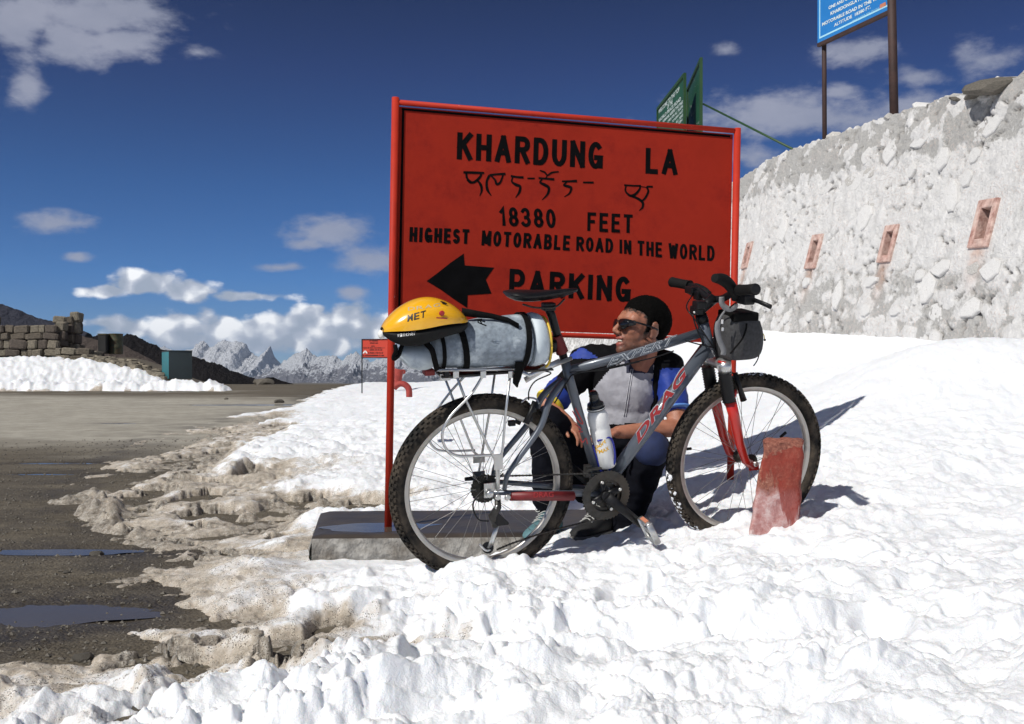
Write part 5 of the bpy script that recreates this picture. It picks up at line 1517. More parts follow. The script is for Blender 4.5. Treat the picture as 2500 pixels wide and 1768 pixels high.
# reflector-like valve dots on the front wheel
mb = MB(); p = bp(Z5(192, 1042)); mb.tube([p - BU * .012, p + BU * .012], .006, 6); p = bp(Z5(745, 960)); mb.tube([p - BU * .012 - BV * .009, p + BU * .012 + BV * .009], .006, 6)
mb.build('spoke_magnets', M['black'], fw)
# frame
def T(name, pts, r, m, parent=BIKE, seg=12, smooth=False, **kw):
    if smooth: 
        n0 = len(pts); pts = curve_pts(pts, 6)
        if isinstance(r, (list, tuple)): r = list(np.interp(np.linspace(0, 1, len(pts)), np.linspace(0, 1, n0), r))
    mb = MB(); mb.tube(pts, r, seg, **kw); return mb.build(name, M[m], parent)
BBp = bp(Z4(660, 1058))
fr = T('frame', [bp(Z1(1835, 930)), bp(Z4(400, 130)), BBp], .0172, 'frame')
hd_t, hd_b = bp(Z2(1590, 560)), bp(Z2(1668, 880))
T('top_tube', [bp(Z2(1590, 655)), bp(Z2(950, 855)), bp(Z2(330, 1015))], [.0185, .0175, .0165], 'frame', fr)
T('head_tube', [hd_t, hd_b], [.0215, .0225], 'frame', fr, 16)
T('down_tube', [bp(Z2(1625, 800)), bp(Z4(1160, 380)), BBp], [.0255, .0265, .0225], 'frame', fr, 16)
T('bottom_bracket_shell', [BBp - BN * .036, BBp + BN * .036], .021, 'frame', fr, 16)
for sgn in (1, -1):
    o1, o2 = (.016, .066) if sgn > 0 else (-.016, -.066)
    drop = RH + BN * (.068 * sgn)
    if sgn > 0:
        pts = [bp(Z3(1345, 90), .012), bp(Z3(1238, 235), .035), bp(Z3(1170, 430), .05), bp(Z3(1010, 660), .062), bp(Z3(930, 780), .066), bp(Z3(905, 890), .068)]
    else:
        pts = [bq(*( (q - RH).dot(BU), (q - RH).dot(BV), -(q - RH).dot(BN))) for q in [bp(Z3(1345, 90), .012), bp(Z3(1238, 235), .035), bp(Z3(1170, 430), .05), bp(Z3(1010, 660), .062), bp(Z3(930, 780), .066), bp(Z3(905, 890), .068)]]
    T('seat_stay', pts, [.013, .0125, .0115, .010, .009, .008], 'frame', fr, 10, True)
    bbs = BBp + BN * (.026 * sgn)
    ds = drop - BV * .0
    T('chain_stay', [ds + BU * .015, ds.lerp(bbs, .6) , bbs], [.009, .011, .013], 'frame', fr, 10)
    mb = MB(); mb.box(drop + BU * .004 + BV * .010, BU * .022, BV * .026, BN * .003); mb.build('dropout', M['silver' if sgn > 0 else 'frame'], fr)
# red chain-stay guard
p0, p1 = bp(Z3(950, 937), .068), bp(Z3(1412, 935), .050)
mb = MB(); mb.tube([p0, p1], [.0165, .0175], 12); g_o = mb.build('chainstay_guard', M['logo_red'], BIKE)
M['guard'] = material('guard_red', (.16, .012, .014), .5); g_o.data.materials.clear(); g_o.data.materials.append(M['guard'])
fit_text('DRAG', bp(Z3(1120, 945), .083), bp(Z3(1265, 942), .081), bp(Z3(1120, 905), .083), M['logo_red'], g_o, .0, BN, .002)
# bridge, decals
nf = -(Vector((0, 1, 0)))
def decal(s, ll, lr, ul, off, mt, bold=.0, shear=0., lift=.0):
    return fit_text(s, bp(ll, off), bp(lr, off), bp(ul, off), M[mt], fr, bold, BN, lift, 'lettering', shear)
decal('EXPERT', Z2(692, 985), Z2(1300, 770), Z2(672, 915), .019, 'logo_white', .03, .12)
decal('EXPERT', Z2(697, 981), Z2(1296, 768), Z2(678, 918), .0195, 'frame', -.012, .12)
decal('DRAG', Z4(985, 655), Z4(1395, 70), Z4(920, 610), .030, 'logo_white', .055, .1)
decal('DRAG', Z4(983, 652), Z4(1392, 73), Z4(925, 612), .0305, 'logo_red', .03, .1)
for pts in ([(415, 365), (468, 455), (505, 470), (440, 340)], [(440, 480), (488, 520), (470, 545), (505, 545)], [(482, 605), (505, 635), (530, 600), (545, 650)]):
    stroke([bp(Z4(*p), .0185) for p in pts], .004, BN).build('decal_stripe', M['logo_red'], fr)
# cables
for pts in ([Z1(1350, 1010), Z1(1700, 1030), Z1(1560, 1110), Z1(1500, 1200), Z1(1495, 1290)], [Z2(1430, 735), Z2(1560, 770), Z2(1700, 800)], [Z1(1880, 1030), Z2(520, 1020), Z2(700, 1000), Z2(1000, 930)], [Z2(1320, 830), Z2(1100, 900), Z2(640, 1000), Z2(400, 1045), Z2(330, 1110), Z4(260, 300)]):
    T('cable', [bp(p, .028) for p in pts], .0026, 'black', fr, 6, True)
for pts in ([(Z2(1560, 370), -.05), (Z2(1500, 480), .0), (Z2(1540, 640), .03), (Z2(1600, 760), .03)], [(Z2(1900, 380), .14), (Z2(1780, 480), .06), (Z2(1700, 600), .03), (Z2(1720, 900), .02), (Z2(1900, 1060), .03)], [(Z2(1500, 300), -.12), (Z2(1440, 420), -.02), (Z2(1520, 540), .03), (Z2(1680, 780), .03)]):
    T('cable', [bp(p, o_) for p, o_ in pts], .0027, 'black', fr, 6, True)
# seat post and saddle
sp_t, sp_b = bp(Z1(1665, 400)), bp(Z1(1830, 920))
T('seat_post', [sp_t, bp(Z1(1710, 500)), sp_b], .0150, 'black', BIKE, 14)
mb = MB(); q0, q1 = bp(Z1(1748, 690)), bp(Z1(1812, 850))
pts = [q0.lerp(q1, i / 24) for i in range(25)]; mb.tube(pts, [.0195 + .0035 * (i % 2) for i in range(25)], 14); mb.build('rubber_boot', M['redrubber'], BIKE)
mb = MB(); mb.box(bp(Z1(1680, 415)), BU * .022, BV * .014, BN * .018); bev(mb.build('seat_clamp', M['black'], BIKE), .004)
rings = []
for (x, yt, yb_, hw) in ((1290, 288, 330, .045), (1305, 272, 350, .060), (1360, 262, 385, .072), (1430, 262, 400, .074), (1520, 262, 400, .064), (1620, 262, 390, .044), (1720, 258, 370, .028), (1820, 250, 345, .021), (1900, 243, 310, .018), (1945, 243, 285, .012)):
    t0, b0 = bp(Z1(x, yt)), bp(Z1(x, yb_)); c = (t0 + b0) / 2; hh = (t0 - b0).length / 2; rg_ = []
    for k in range(14):
        a = 2 * math.pi * k / 14
        y_ = math.sin(a); x_ = math.cos(a)
        rg_.append(c + BV * (hh * (.55 * y_ if y_ > 0 else y_) + hh * .45) + BN * hw * x_ * (1.0 if y_ > -.3 else .6))
    rings.append(rg_)
mb = MB(); mb.loft(rings); sd = mb.build('saddle', M['black'], BIKE)
for s_ in (-1, 1):
    T('saddle_rail', [bp(Z1(1440, 395), .02 * s_), bp(Z1(1560, 425), .022 * s_), bp(Z1(1740, 420), .022 * s_), bp(Z1(1830, 345), .012 * s_)], .0035, 'darksteel', BIKE, 8, True)
# fork
cr = hd_b
mb = MB(); mb.tube([bp(Z2(1640, 905), -.07), bp(Z2(1700, 925), -.03), bp(Z2(1770, 950), .03), bp(Z2(1790, 985), .062)], [.020, .024, .024, .026], 12)
mb.tube([bp(Z2(1790, 975), .062) + BV * .02, bp(Z2(1800, 1035), .062)], [.025, .024], 14)
mb.tube([bp(Z2(1640, 905), -.062) + BV * .02, bp(Z2(1650, 950), -.062)], [.025, .024], 14)
FK = mb.build('fork', M['silver'], BIKE)
mb = MB(); mb.tube([bp(Z2(1780, 942), .062), bp(Z2(1783, 925), .062)], [.022, .018], 12); mb.build('preload_cap', M['redfork'], FK)
fn_b = bp(Z5(570, 1140), .055)
fl_t = bp(Z2(1845, 1290), .062)
b0, b1 = bp(Z2(1795, 1030), .062), bp(Z2(1838, 1300), .062)
for s_ in (1, -1):
    def mir(q): 
        n_ = (q - RH).dot(BN); return q - BN * (2 * n_) if s_ < 0 else q
    pts = [mir(b0).lerp(mir(b1), i / 22) for i in range(23)]
    mb = MB(); mb.tube(pts, [.0225 if i % 2 else .0262 for i in range(23)], 14); mb.build('fork_boot', M['black'], FK)
    lp = [mir(fl_t) + BV * .0, mir(bp(Z5(462, 860), .062)), mir(bp(Z5(492, 1010), .060)), mir(bp(Z5(525, 1110), .058)), mir(fn_b) + BU * .0]
    mb = MB(); mb.tube(lp, [.0225, .0205, .0175, .016, .017], 14); mb.build('fork_leg', M['redfork'], FK)
    mb = MB(); mb.box(mir(bp(Z5(575, 1145), .055)), BU * .020, BV * .014, BN * .004); mb.build('dropout', M['redfork'], FK)
mb = MB(); mb.tube(curve_pts([bp(Z5(430, 800), .06), bp(Z5(430, 800), .06) + BV * .055 + BU * .02, bp(Z5(430, 800), -.06) + BV * .055 + BU * .02, bp(Z5(430, 800), -.06)], 6), .010, 8); mb.build('fork_brace', M['redfork'], FK)
mb = MB(); mb.tube([FH - BN * .075, FH + BN * .075], .006, 10); mb.ell(FH + BN * .078, BU * .011, BV * .011, BN * .006); mb.build('axle', M['silver'], fw)
mb = MB(); mb.tube([RH - BN * .078, RH + BN * .08], .006, 10); mb.ell(RH + BN * .082, BU * .014, BV * .014, BN * .007); mb.build('axle', M['silver'], rw)
mb = MB(); c = bp(Z3(640, 810), -.08); mb.tube([RH - BN * .08, c + BU * .02, c - BU * .012], [.008, .009, .007], 8); mb.build('quick_release_lever', M['black'], rw)
# headset, stem, bars
T('headset', [hd_t + (hd_t - hd_b).normalized() * .0, hd_t + (hd_t - hd_b).normalized() * .030], [.024, .021], 'black', BIKE, 16)
st_top = hd_t + (hd_t - hd_b).normalized() * .045
T('stem', [hd_t + (hd_t - hd_b).normalized() * .025, st_top + BV * .006], [.017, .020], 'black', BIKE, 14)
clamp = bp(Z2(1700, 335))
T('stem_arm', [st_top, clamp], [.018, .020], 'black', BIKE, 12)
bar = [(Z2(1318, 190), -.30), (Z2(1480, 222), -.19), (Z2(1570, 275), -.10), (Z2(1650, 335), -.035), (Z2(1760, 345), .03), (Z2(1850, 300), .09), (Z2(1940, 262), .17), (Z2(2090, 262), .30)]
T('handlebar', [bp(p, o_) for p, o_ in bar], .0135, 'black', BIKE, 12, True)
gA = [bp(Z2(1300, 186), -.305), bp(Z2(1470, 218), -.195)]; gB = [bp(Z2(1935, 262), .17), bp(Z2(2085, 255), .31)]
for a_, b_ in (gA, (gB[1], gB[0])):
    mb = MB(); d_ = (b_ - a_); mb.tube([a_, a_ + d_ * .03, a_ + d_ * .12, a_ + d_ * .5, a_ + d_ * .93, a_ + d_], [.0175, .0205, .0195, .0185, .019, .0205], 18)
    gr_ = mb.build('grip', M['blackmatte'], BIKE)
    mb = MB(); mb.lathe(a_ - d_.normalized() * .001, -d_, [(.0175, 0), (.014, .002), (.008, .001), (0, .001)], 16); mb.build('grip_cap', M['black'], gr_)
# bar ends
T('bar_end', [bp(Z2(1900, 320), .12), bp(Z2(1850, 225), .135), bp(Z2(1780, 165), .15), bp(Z2(1700, 150), .165)], [.018, .0205, .0215, .0155], 'blackmatte', BIKE, 14, True)
T('bar_end', [bp(Z2(1490, 245), -.19), bp(Z2(1530, 235), -.17), bp(Z2(1600, 262), -.15), bp(Z2(1650, 300), -.12)], [.016, .016, .014, .012], 'blackmatte', BIKE, 12, True)
# levers and shifters
mb = MB(); mb.box(bp(Z2(1990, 345), .15), BU * .022, BV * .018, BN * .03); mb.box(bp(Z2(1930, 330), .12), BU * .016, BV * .016, BN * .03); bev(mb.build('brake_housing', M['black'], BIKE), .006)
T('brake_lever', [bp(Z2(2040, 345), .16), bp(Z2(2110, 368), .20), bp(Z2(2225, 418), .27)], [(.009, .006), (.0075, .0055), (.0085, .006)], 'black', BIKE, 10)
mb = MB(); mb.box(bp(Z2(1500, 262), -.14), BU * .022, BV * .014, BN * .03); mb.box(bp(Z2(1560, 310), -.10), BU * .018, BV * .018, BN * .02); bev(mb.build('brake_housing', M['black'], BIKE), .006)
T('brake_lever', [bp(Z2(1600, 350), -.09), bp(Z2(1530, 320), -.15), bp(Z2(1450, 275), -.24)], [(.009, .006), (.0075, .0055), (.008, .006)], 'black', BIKE, 10)
mb = MB(); mb.box(bp(Z2(1535, 450), .0), BU * .020, BV * .016, BN * .02); mb.box(bp(Z2(1560, 400), .02), BU * .020, BV * .015, BN * .022); bev(mb.build('shifter', M['black'], BIKE), .005)
for p, o_ in ((Z2(1512, 470), .03), (Z2(1600, 380), .02), (Z2(1600, 340), -.07), (Z2(1492, 212), -.18)):
    mb = MB(); c = bp(p, o_); mb.ell(c, BU * .005, BV * .005, BN * .005, 8, 5); mb.build('bolt', M['silver'], BIKE)
# V-brakes
for (pts, nm) in (([(Z5(465, 600), .045), (Z5(490, 680), .05), (Z5(515, 760), .055)], 'brake_arm'), ([(Z5(380, 640), -.045), (Z5(400, 720), -.05), (Z5(420, 780), -.055)], 'brake_arm'), ([(Z3(1130, 240), .045), (Z3(1095, 330), .05), (Z3(1065, 400), .05)], 'brake_arm'), ([(Z3(1060, 240), -.03), (Z3(1040, 330), -.04), (Z3(1000, 400), -.05)], 'brake_arm')):
    T(nm, [bp(p, o_) for p, o_ in pts], [.010, .009, .013], 'black', BIKE, 8)
T('brake_cable_guide', [bp(Z3(1030, 250), .02), bp(Z3(1080, 215), .02), bp(Z3(1140, 225), .03), bp(Z3(1160, 260), .04)], .0035, 'silver', BIKE, 8, True)
for p, o_ in ((Z3(1000, 345), .0), (Z3(960, 400), .0), (Z3(1085, 370), .045), (Z3(1110, 300), .045)):
    mb = MB(); mb.box(bp(p, o_), BU * .013, BV * .010, BN * .009); bev(mb.build('brake_pad', M['black'], BIKE), .003)
# cassette
for i in range(8):
    r = .054 - i * .0040; c = RH + BN * (.018 + i * .0042); mb = MB(); n = int(r * 2 * math.pi / .0127) * 2
    pts = [c + (BU * math.cos(2 * math.pi * k / n) + BV * math.sin(2 * math.pi * k / n)) * (r if k % 2 else r * .93) for k in range(n)]
    mb.prism(pts, BN * .0018); mb.build('sprocket', M['darksteel'], rw)
# crankset
BBc = BBp + BN * .045
def ringgear(c, r, teeth, th, hole):
    mb = MB(); n = teeth * 2
    o_ = [c + (BU * math.cos(2 * math.pi * k / n) + BV * math.sin(2 * math.pi * k / n)) * (r if k % 2 else r - .005) for k in range(n)]
    i_ = [c + (BU * math.cos(2 * math.pi * k / n) + BV * math.sin(2 * math.pi * k / n)) * hole for k in range(n)]
    b0 = len(mb.v); mb.v = o_ + i_ + [q + BN * th for q in o_] + [q + BN * th for q in i_]
    for k in range(n):
        j = (k + 1) % n
        mb._f((k, j, n + j, n + k), False); mb._f((2 * n + k, 3 * n + k, 3 * n + j, 2 * n + j), False); mb._f((k, 2 * n + k, 2 * n + j, j), False); mb._f((n + k, n + j, 3 * n + j, 3 * n + k), False)
    return mb
cs = ringgear(BBc, .096, 44, .003, .062).build('crankset', M['darksteel'], BIKE)
ringgear(BBc - BN * .009, .070, 32, .003, .050).build('chainring', M['darksteel'], cs)
ringgear(BBc - BN * .017, .050, 22, .003, .030).build('chainring', M['darksteel'], cs)
for k in range(4):
    a = 2 * math.pi * k / 4 + .35
    c = BBc + (BU * math.cos(a) + BV * math.sin(a)) * .056
    mb = MB(); mb.tube([BBc + BN * .002, c + BN * .004], [(.016, .007), (.010, .005)], 8); mb.build('spider_arm', M['black'], cs)
    mb = MB(); mb.tube([c + BN * .002, c + BN * .010], .006, 8); mb.build('bolt', M['silver'], cs)
cc = bp(Z4(715, 1105), .075)
ca = bp(Z4(1010, 1345), .085)
mb = MB(); mb.tube([BBc - BN * .01, cc], .018, 12); mb.tube([cc, cc.lerp(ca, .5), ca], [(.021, .010), (.016, .009), (.015, .009)], 12, upv=BV); mb.build('crank_arm', M['black'], cs)
cf = BBp * 2 - bp(Z4(1010, 1345), 0.085) ; cf = BBp - (ca - BBp - BN * (ca - BBp).dot(BN)) - BN * .08
mb = MB(); mb.tube([BBp - BN * .06, BBp - BN * .078], .018, 10); mb.tube([BBp - BN * .078, cf], [(.020, .010), (.015, .009)], 10, upv=BV); mb.build('crank_arm', M['black'], cs)
def pedal(c, n_):
    root = MB(); root.tube([c, c + n_ * .10], .007, 8); p_ = root.build('pedal', M['silver'], BIKE)
    fwd = (BU * .45 - BV * .9).normalized(); up_ = n_.cross(fwd).normalized()
    for s_ in (-1, 1):
        mb = MB()
        pts = []
        for k in range(13):
            pts.append(c + n_ * (.018 + .078 * k / 12) + fwd * s_ * (.042 + .006 * math.sin(math.pi * k / 12)) + up_ * .0)
        mb.tube(pts, [(.009 if k % 2 else .0125, .004) for k in range(13)], 8, upv=up_); mb.build('pedal_cage', M['silver'], p_)
    for k_ in (.02, .094):
        mb = MB(); mb.tube([c + n_ * k_ - fwd * .042, c + n_ * k_ + fwd * .042], [(.013, .004)] * 2, 8, upv=up_); mb.build('pedal_plate', M['silver'], p_)
    mb = MB(); mb.box(c + n_ * .060 - fwd * .050, n_ * .022, fwd * .002, up_ * .007); mb.build('reflector', M['orangelet'], p_)
pedal(ca + BN * .005, BN); pedal(cf - BN * .005, -BN)
# chain
def chain(pts, nm='chain'):
    P_ = curve_pts(pts, 10); L = 0; D_ = [0]
    for i in range(1, len(P_)): L += (P_[i] - P_[i - 1]).length; D_.append(L)
    mb = MB(); n = int(L / .0127)
    for k in range(n):
        s_ = L * (k + .5) / n; i = min(max(int(np.searchsorted(D_, s_)), 1), len(P_) - 1)
        f_ = (s_ - D_[i - 1]) / max(D_[i] - D_[i - 1], 1e-6); p = P_[i - 1].lerp(P_[i], f_); d_ = (P_[i] - P_[i - 1]).normalized(); u_2 = BN.cross(d_)
        mb.tube([p - d_ * .0068, p - d_ * .003, p + d_ * .003, p + d_ * .0068], [(.0046, .0030), (.0030, .0034), (.0030, .0034), (.0046, .0030)], 6, upv=u_2)
    return tag(mb.build(nm, M['darksteel'], BIKE), kind='stuff')
ctop = BBc + BV * .088 - BU * .03; cbot = BBc - BV * .089 - BU * .02
cs_t = RH + BN * .030 + BV * .046 + BU * .006
chain([cs_t - BU * .01, cs_t + BU * .02, cs_t.lerp(ctop, .5), ctop, ctop + BU * .035 - BV * .0, BBc + BV * .07 + BU * .058, BBc + BU * .090, BBc - BV * .065 + BU * .06, cbot + BU * .02, cbot, bp(Z3(1250, 1190), .035), bp(Z3(1000, 1270), .03), bp(Z3(850, 1330), .03)])
# derailleurs
T('rear_derailleur', [bp(Z3(856, 950), .075), bp(Z3(860, 1015), .085), bp(Z3(820, 1080), .075), bp(Z3(840, 1150), .06)], [.011, .013, .016, .014], 'darksteel', BIKE, 10)
mb = MB(); mb.prism([bp(Z3(850, 1045), .08), bp(Z3(935, 1125), .07), bp(Z3(930, 1140), .07), bp(Z3(850, 1150), .07), bp(Z3(810, 1110), .07)], BN * .012); bev(mb.build('derailleur_cover', M['black'], BIKE), .002)
T('derailleur_cage', [bp(Z3(855, 1150), .045), bp(Z3(800, 1320), .040)], [(.008, .0025), (.012, .0025)], 'silver', BIKE, 8, upv=BU)
mb = MB(); mb.tube([bp(Z3(785, 1315), .028), bp(Z3(785, 1315), .040)], .021, 16); mb.build('jockey_wheel', M['black'], BIKE)
mb = MB(); mb.tube(curve_pts([bp(Z3(725, 1290), .04), bp(Z3(770, 1335), .042), bp(Z3(810, 1330), .042)], 4), .0045, 6); mb.build('cage_hook', M['silver'], BIKE)
for c in ((858, 945), (857, 1018), (930, 945)):
    mb = MB(); q = bp(Z3(*c), .088); mb.tube([q, q + BN * .006], [.012, .009], 12); mb.build('bolt', M['silver'], BIKE)
T('derailleur_cable', [bp(Z3(790, 1120), .07), bp(Z3(720, 1110), .07), bp(Z3(680, 1040), .07), bp(Z3(690, 960), .07), bp(Z3(800, 850), .06), bp(Z3(900, 770), .066)], .003, 'black', BIKE, 6, True)
mb = MB(); mb.box(bp(Z4(545, 880), .03), BU * .012, BV * .022, BN * .012); mb.box(bp(Z4(600, 865), .045), BU * .03, BV * .004, BN * .006); bev(mb.build('front_derailleur', M['darksteel'], BIKE), .002)
# rack
def rk(name, pts, r=.0042, m='silver', smooth=False): return T(name, pts, r, m, RACK, 8, smooth)
RACK = T('rack', [bp(Z1(655, 1012), .06), bp(Z1(1400, 1000), .06)], .0055, 'silver', BIKE, 8)
rk('rack_rail', [bp(Z1(655, 1012), -.06), bp(Z1(1400, 1000), -.06)], .0055)
rk('rack_rail', [bp(Z1(655, 1012), .0), bp(Z1(1420, 1000), .0)], .004)
for x in (655, 800, 1000, 1200, 1400): rk('rack_crossbar', [bp(Z1(x, 1010), -.06), bp(Z1(x, 1010), .06)], .0042)
rk('rack_strut', [bp(Z1(810, 1030), .062), bp(Z3(620, 225), .070), bp(Z3(790, 580), .082), bp(Z3(835, 660), .086), bp(Z3(850, 760), .086), bp(Z3(858, 900), .084)], .0048)
rk('rack_strut', [bp(Z1(1325, 1030), .062), bp(Z3(915, 330), .075), bp(Z3(893, 600), .084), bp(Z3(868, 700), .086), bp(Z3(862, 900), .084)], .0048)
rk('rack_hoop', [bp(Z1(1080, 1040), .062), bp(Z3(660, 190), .072), bp(Z3(510, 350), .085), bp(Z3(450, 480), .09), bp(Z3(480, 590), .09), bp(Z3(560, 640), .09), bp(Z3(690, 640), .09), bp(Z3(810, 635), .087)], .0048, 'silver', True)
rk('rack_hoop', [bp(Z1(935, 1025), -.062), bp(Z3(500, 185), -.072), bp(Z3(370, 370), -.085), bp(Z3(350, 500), -.09), bp(Z3(390, 580), -.09), bp(Z3(470, 605), -.09), bp(Z3(690, 600), -.09)], .0045, 'silver', True)
rk('rack_strut', [bp(Z1(700, 1050), -.062), bp(Z3(590, 385), -.075), bp(Z3(680, 610), -.085), bp(Z3(715, 640), -.085)], .0045)
rk('rack_strut', [bp(Z1(1180, 1030), -.062), bp(Z3(800, 300), -.075), bp(Z3(745, 610), -.085), bp(Z3(718, 760), -.085), RH - BN * .084], .0045)
for p, o_, a, b_ in ((Z3(720, 660), -.085, .022, .016), (Z3(862, 685), .088, .016, .028), (Z1(715, 1075), .03, .018, .012), (Z1(1330, 1050), .066, .010, .012), (Z1(1070, 1050), .066, .010, .012), (Z1(815, 1050), .066, .010, .012)):
    mb = MB(); mb.box(bp(p, o_), BU * a, BV * b_, BN * .0025); bev(mb.build('rack_bracket', M['silver'], RACK), .001)
for s_ in (1, -1):
    rk('rack_arm', [bp(Z1(1400, 1005), .05 * s_), bp(Z1(1500, 1060), .045 * s_), bp(Z1(1900, 895), .022 * s_)], [(.008, .002)] * 3)
rk('rack_plate', [bp(Z1(1460, 1105), .04), bp(Z1(1680, 975), .035), bp(Z1(1790, 925), .03)], [(.011, .002)] * 3)
mb = MB(); mb.box(bp(Z1(1180, 1018), .0), BU * .20, BV * .003, BN * .045); mb.build('rack_deck', M['darksteel'], RACK)
# tail lamp, seat clamp bolt, bottle cage
mb = MB(); mb.box(bp(Z1(560, 1025), .0), BU * .018, BV * .010, BN * .022); bev(mb.build('rear_reflector', M['redrubber'], BIKE), .004)
T('seat_clamp_lever', [bp(Z1(1660, 845), -.02), bp(Z1(1740, 800), .0), bp(Z1(1730, 740), .02)], [.012, .016, .010], 'black', BIKE, 8)
bo_t, bo_b = bp(Z4(620, 345), .0), bp(Z4(712, 842), .0); bax = (bo_t - bo_b).normalized(); bsd = BN.cross(bax).normalized(); Lb = (bo_t - bo_b).length
for s_ in (-1, 1):
    T('bottle_cage', [bo_b + bax * Lb * .52 + BN * .030 * s_ + bsd * .030, bo_b + bax * Lb * .50 + BN * .035 * s_ - bsd * .022, bo_b + BN * .033 * s_ - bsd * .024 + bax * .03, bo_b - bax * .006 + BN * .02 * s_, bo_b - bax * .008 + bsd * .03 + BN * .012 * s_, bo_b + bax * Lb * .45 + bsd * .043 + BN * .012 * s_], .0038, 'bluecage', BIKE, 8, True)

# ------------------------------------------------------------------ bottle in the cage
M['bottle'] = material('bottle_white', (.80, .80, .78), .35, var=.04, scale=20, dirt=(.45, .42, .38), dirt_amt=.15, dscale=30, spec=.5)
M['gloss_black'] = material('gloss_black_cap', (.010, .010, .010), .12, var=.1)
M['bottle_yellow'] = material('bottle_print', (.78, .45, .03), .5)
BT = empty('water_bottle', bo_b, 'white plastic drinking bottle with a black cap and yellow print in the blue cage', 'bottle')
rb = .0375
mb = MB(); mb.lathe(bo_b, bax, [(0, 0), (rb * .82, 0), (rb * .95, .006), (rb * .97, Lb * .35), (rb, Lb * .60), (rb * 1.0, Lb * .66), (rb * .93, Lb * .70), (rb * 1.02, Lb * .74), (rb * 1.02, Lb * .86), (rb * .92, Lb * .93), (rb * .72, Lb * .985), (rb * .55, Lb * 1.0), (0, Lb)], 28, ref=BN)
BTB = mb.build('bottle_body', M['bottle'], BT)
c0 = bo_b + bax * Lb * .99
mb = MB(); mb.lathe(c0, bax, [(0, 0), (rb * .88, 0), (rb * .9, .006), (rb * .86, .010), (rb * .80, .013), (rb * .84, .017), (rb * .78, .024), (rb * .55, .030), (rb * .45, .05), (rb * .5, .052), (rb * .42, .062), (rb * .30, .07), (0, .07)], 24, ref=BN); mb.build('cap', M['gloss_black'], BT)
mb = MB(); mb.lathe(c0, bax, [(rb * .905, .004), (rb * .905, .0065)], 24); mb.build('cap_ring', M['bottle'], BT)
def btxt(s, ll, lr, ul):
    drape(fit_text(s, bp(Z4(*ll), rb + .001), bp(Z4(*lr), rb + .001), bp(Z4(*ul), rb + .001), M['bottle_yellow'], BT, .03, BN, .0006), BTB, -BN)
btxt('Sport', (622, 742), (708, 650), (612, 690)); btxt('MAX', (660, 745), (735, 700), (652, 712))

# ------------------------------------------------------------------ rolled mat bag with straps
M['mesh_bag'] = material('grey_mesh_fabric', (.22, .26, .30), .7, var=.25, scale=70, bump=.010, bscale=22, col2=(.50, .56, .60), c2scale=9, c2cut=.55, c2soft=.12)
t = NT(M['mesh_bag'].node_tree)
M['pale_cloth'] = material('pale_blue_cloth', (.55, .62, .66), .65, var=.10, scale=12, bump=.003, bscale=25, col2=(.36, .42, .48), c2scale=10, c2cut=.55, c2soft=.12)
M['strap'] = material('black_webbing', (.005, .005, .005), .8, spec=.1, var=.3, scale=60)
M['yellowcord'] = material('yellow_piping', (.62, .42, .04), .6)
BAG = empty('rolled_bag', bp(Z1(1100, 1000)), 'grey mesh roll bag strapped on the rear rack with black webbing', 'bag')
prof = [(560, 640, 960), (620, 620, 990), (720, 590, 1000), (850, 560, 1000), (1000, 520, 998), (1150, 515, 995), (1300, 500, 995), (1400, 485, 990), (1500, 478, 985)]
def bag_rings(prof, hwf=1.0, amp=.009, seed=0):
    rings = []
    for i, (x, yt, yb_) in enumerate(prof):
        t0, b0 = bp(Z1(x, yt)), bp(Z1(x, yb_)); c = (t0 + b0) / 2; hh = (t0 - b0).length / 2; rg_ = []
        for k in range(28):
            a = 2 * math.pi * k / 28; ca_, sa_ = math.cos(a), math.sin(a)
            f_ = 1 + amp / hh * mnoise.noise(Vector((i * .9 + seed, k * .6, 0)))
            fl = .93 if sa_ < -.7 else 1.
            rg_.append(c + BV * hh * sa_ * fl * f_ + BN * hh * hwf * 1.06 * ca_ * f_)
        rings.append(rg_)
    return rings
mb = MB(); mb.loft(bag_rings(prof), caps=True); bo = mb.build('bag_body', M['mesh_bag'], BAG)
sm_ = bo.modifiers.new('s', 'SUBSURF'); sm_.levels = 1; sm_.render_levels = 1
mb = MB(); mb.loft(bag_rings([(1480, 480, 985), (1530, 470, 985), (1580, 480, 975), (1620, 530, 960), (1640, 620, 920), (1648, 720, 850)], .98, .003, 3)); mb.build('bag_end', M['pale_cloth'], BAG)
rim_ = []
c = (bp(Z1(1600, 530)) + bp(Z1(1600, 965))) / 2; hh = (bp(Z1(1600, 500)) - bp(Z1(1600, 970))).length / 2
for k in range(29):
    a = 2 * math.pi * k / 28; rim_.append(c + BV * hh * 1.0 * math.sin(a) + BN * hh * math.cos(a) + BU * .010)
mb = MB(); mb.tube(rim_, .0045, 6); mb.build('yellow_cord', M['yellowcord'], BAG)
# loose end of pale cloth hanging out at the back
rings = []
for (x, yt, yb_, w0, n0) in ((610, 770, 985, .065, 0), (520, 760, 1000, .075, .005), (430, 775, 1008, .06, .01), (350, 775, 985, .05, .015), (290, 790, 900, .04, .02), (255, 830, 880, .02, .02)):
    t0, b0 = bp(Z1(x, yt), n0), bp(Z1(x, yb_), n0); c = (t0 + b0) / 2; hh = (t0 - b0).length / 2; rg_ = []
    for k in range(20):
        a = 2 * math.pi * k / 20; f_ = 1 + .18 * mnoise.noise(Vector((x * .012, k * .7, 1)))
        rg_.append(c + BV * hh * math.sin(a) * f_ + BN * w0 * math.cos(a) * f_)
    rings.append(rg_)
mb = MB(); mb.loft(rings); o = mb.build('cloth_end', M['pale_cloth'], BAG); m_ = o.modifiers.new('s', 'SUBSURF'); m_.levels = 1; m_.render_levels = 1
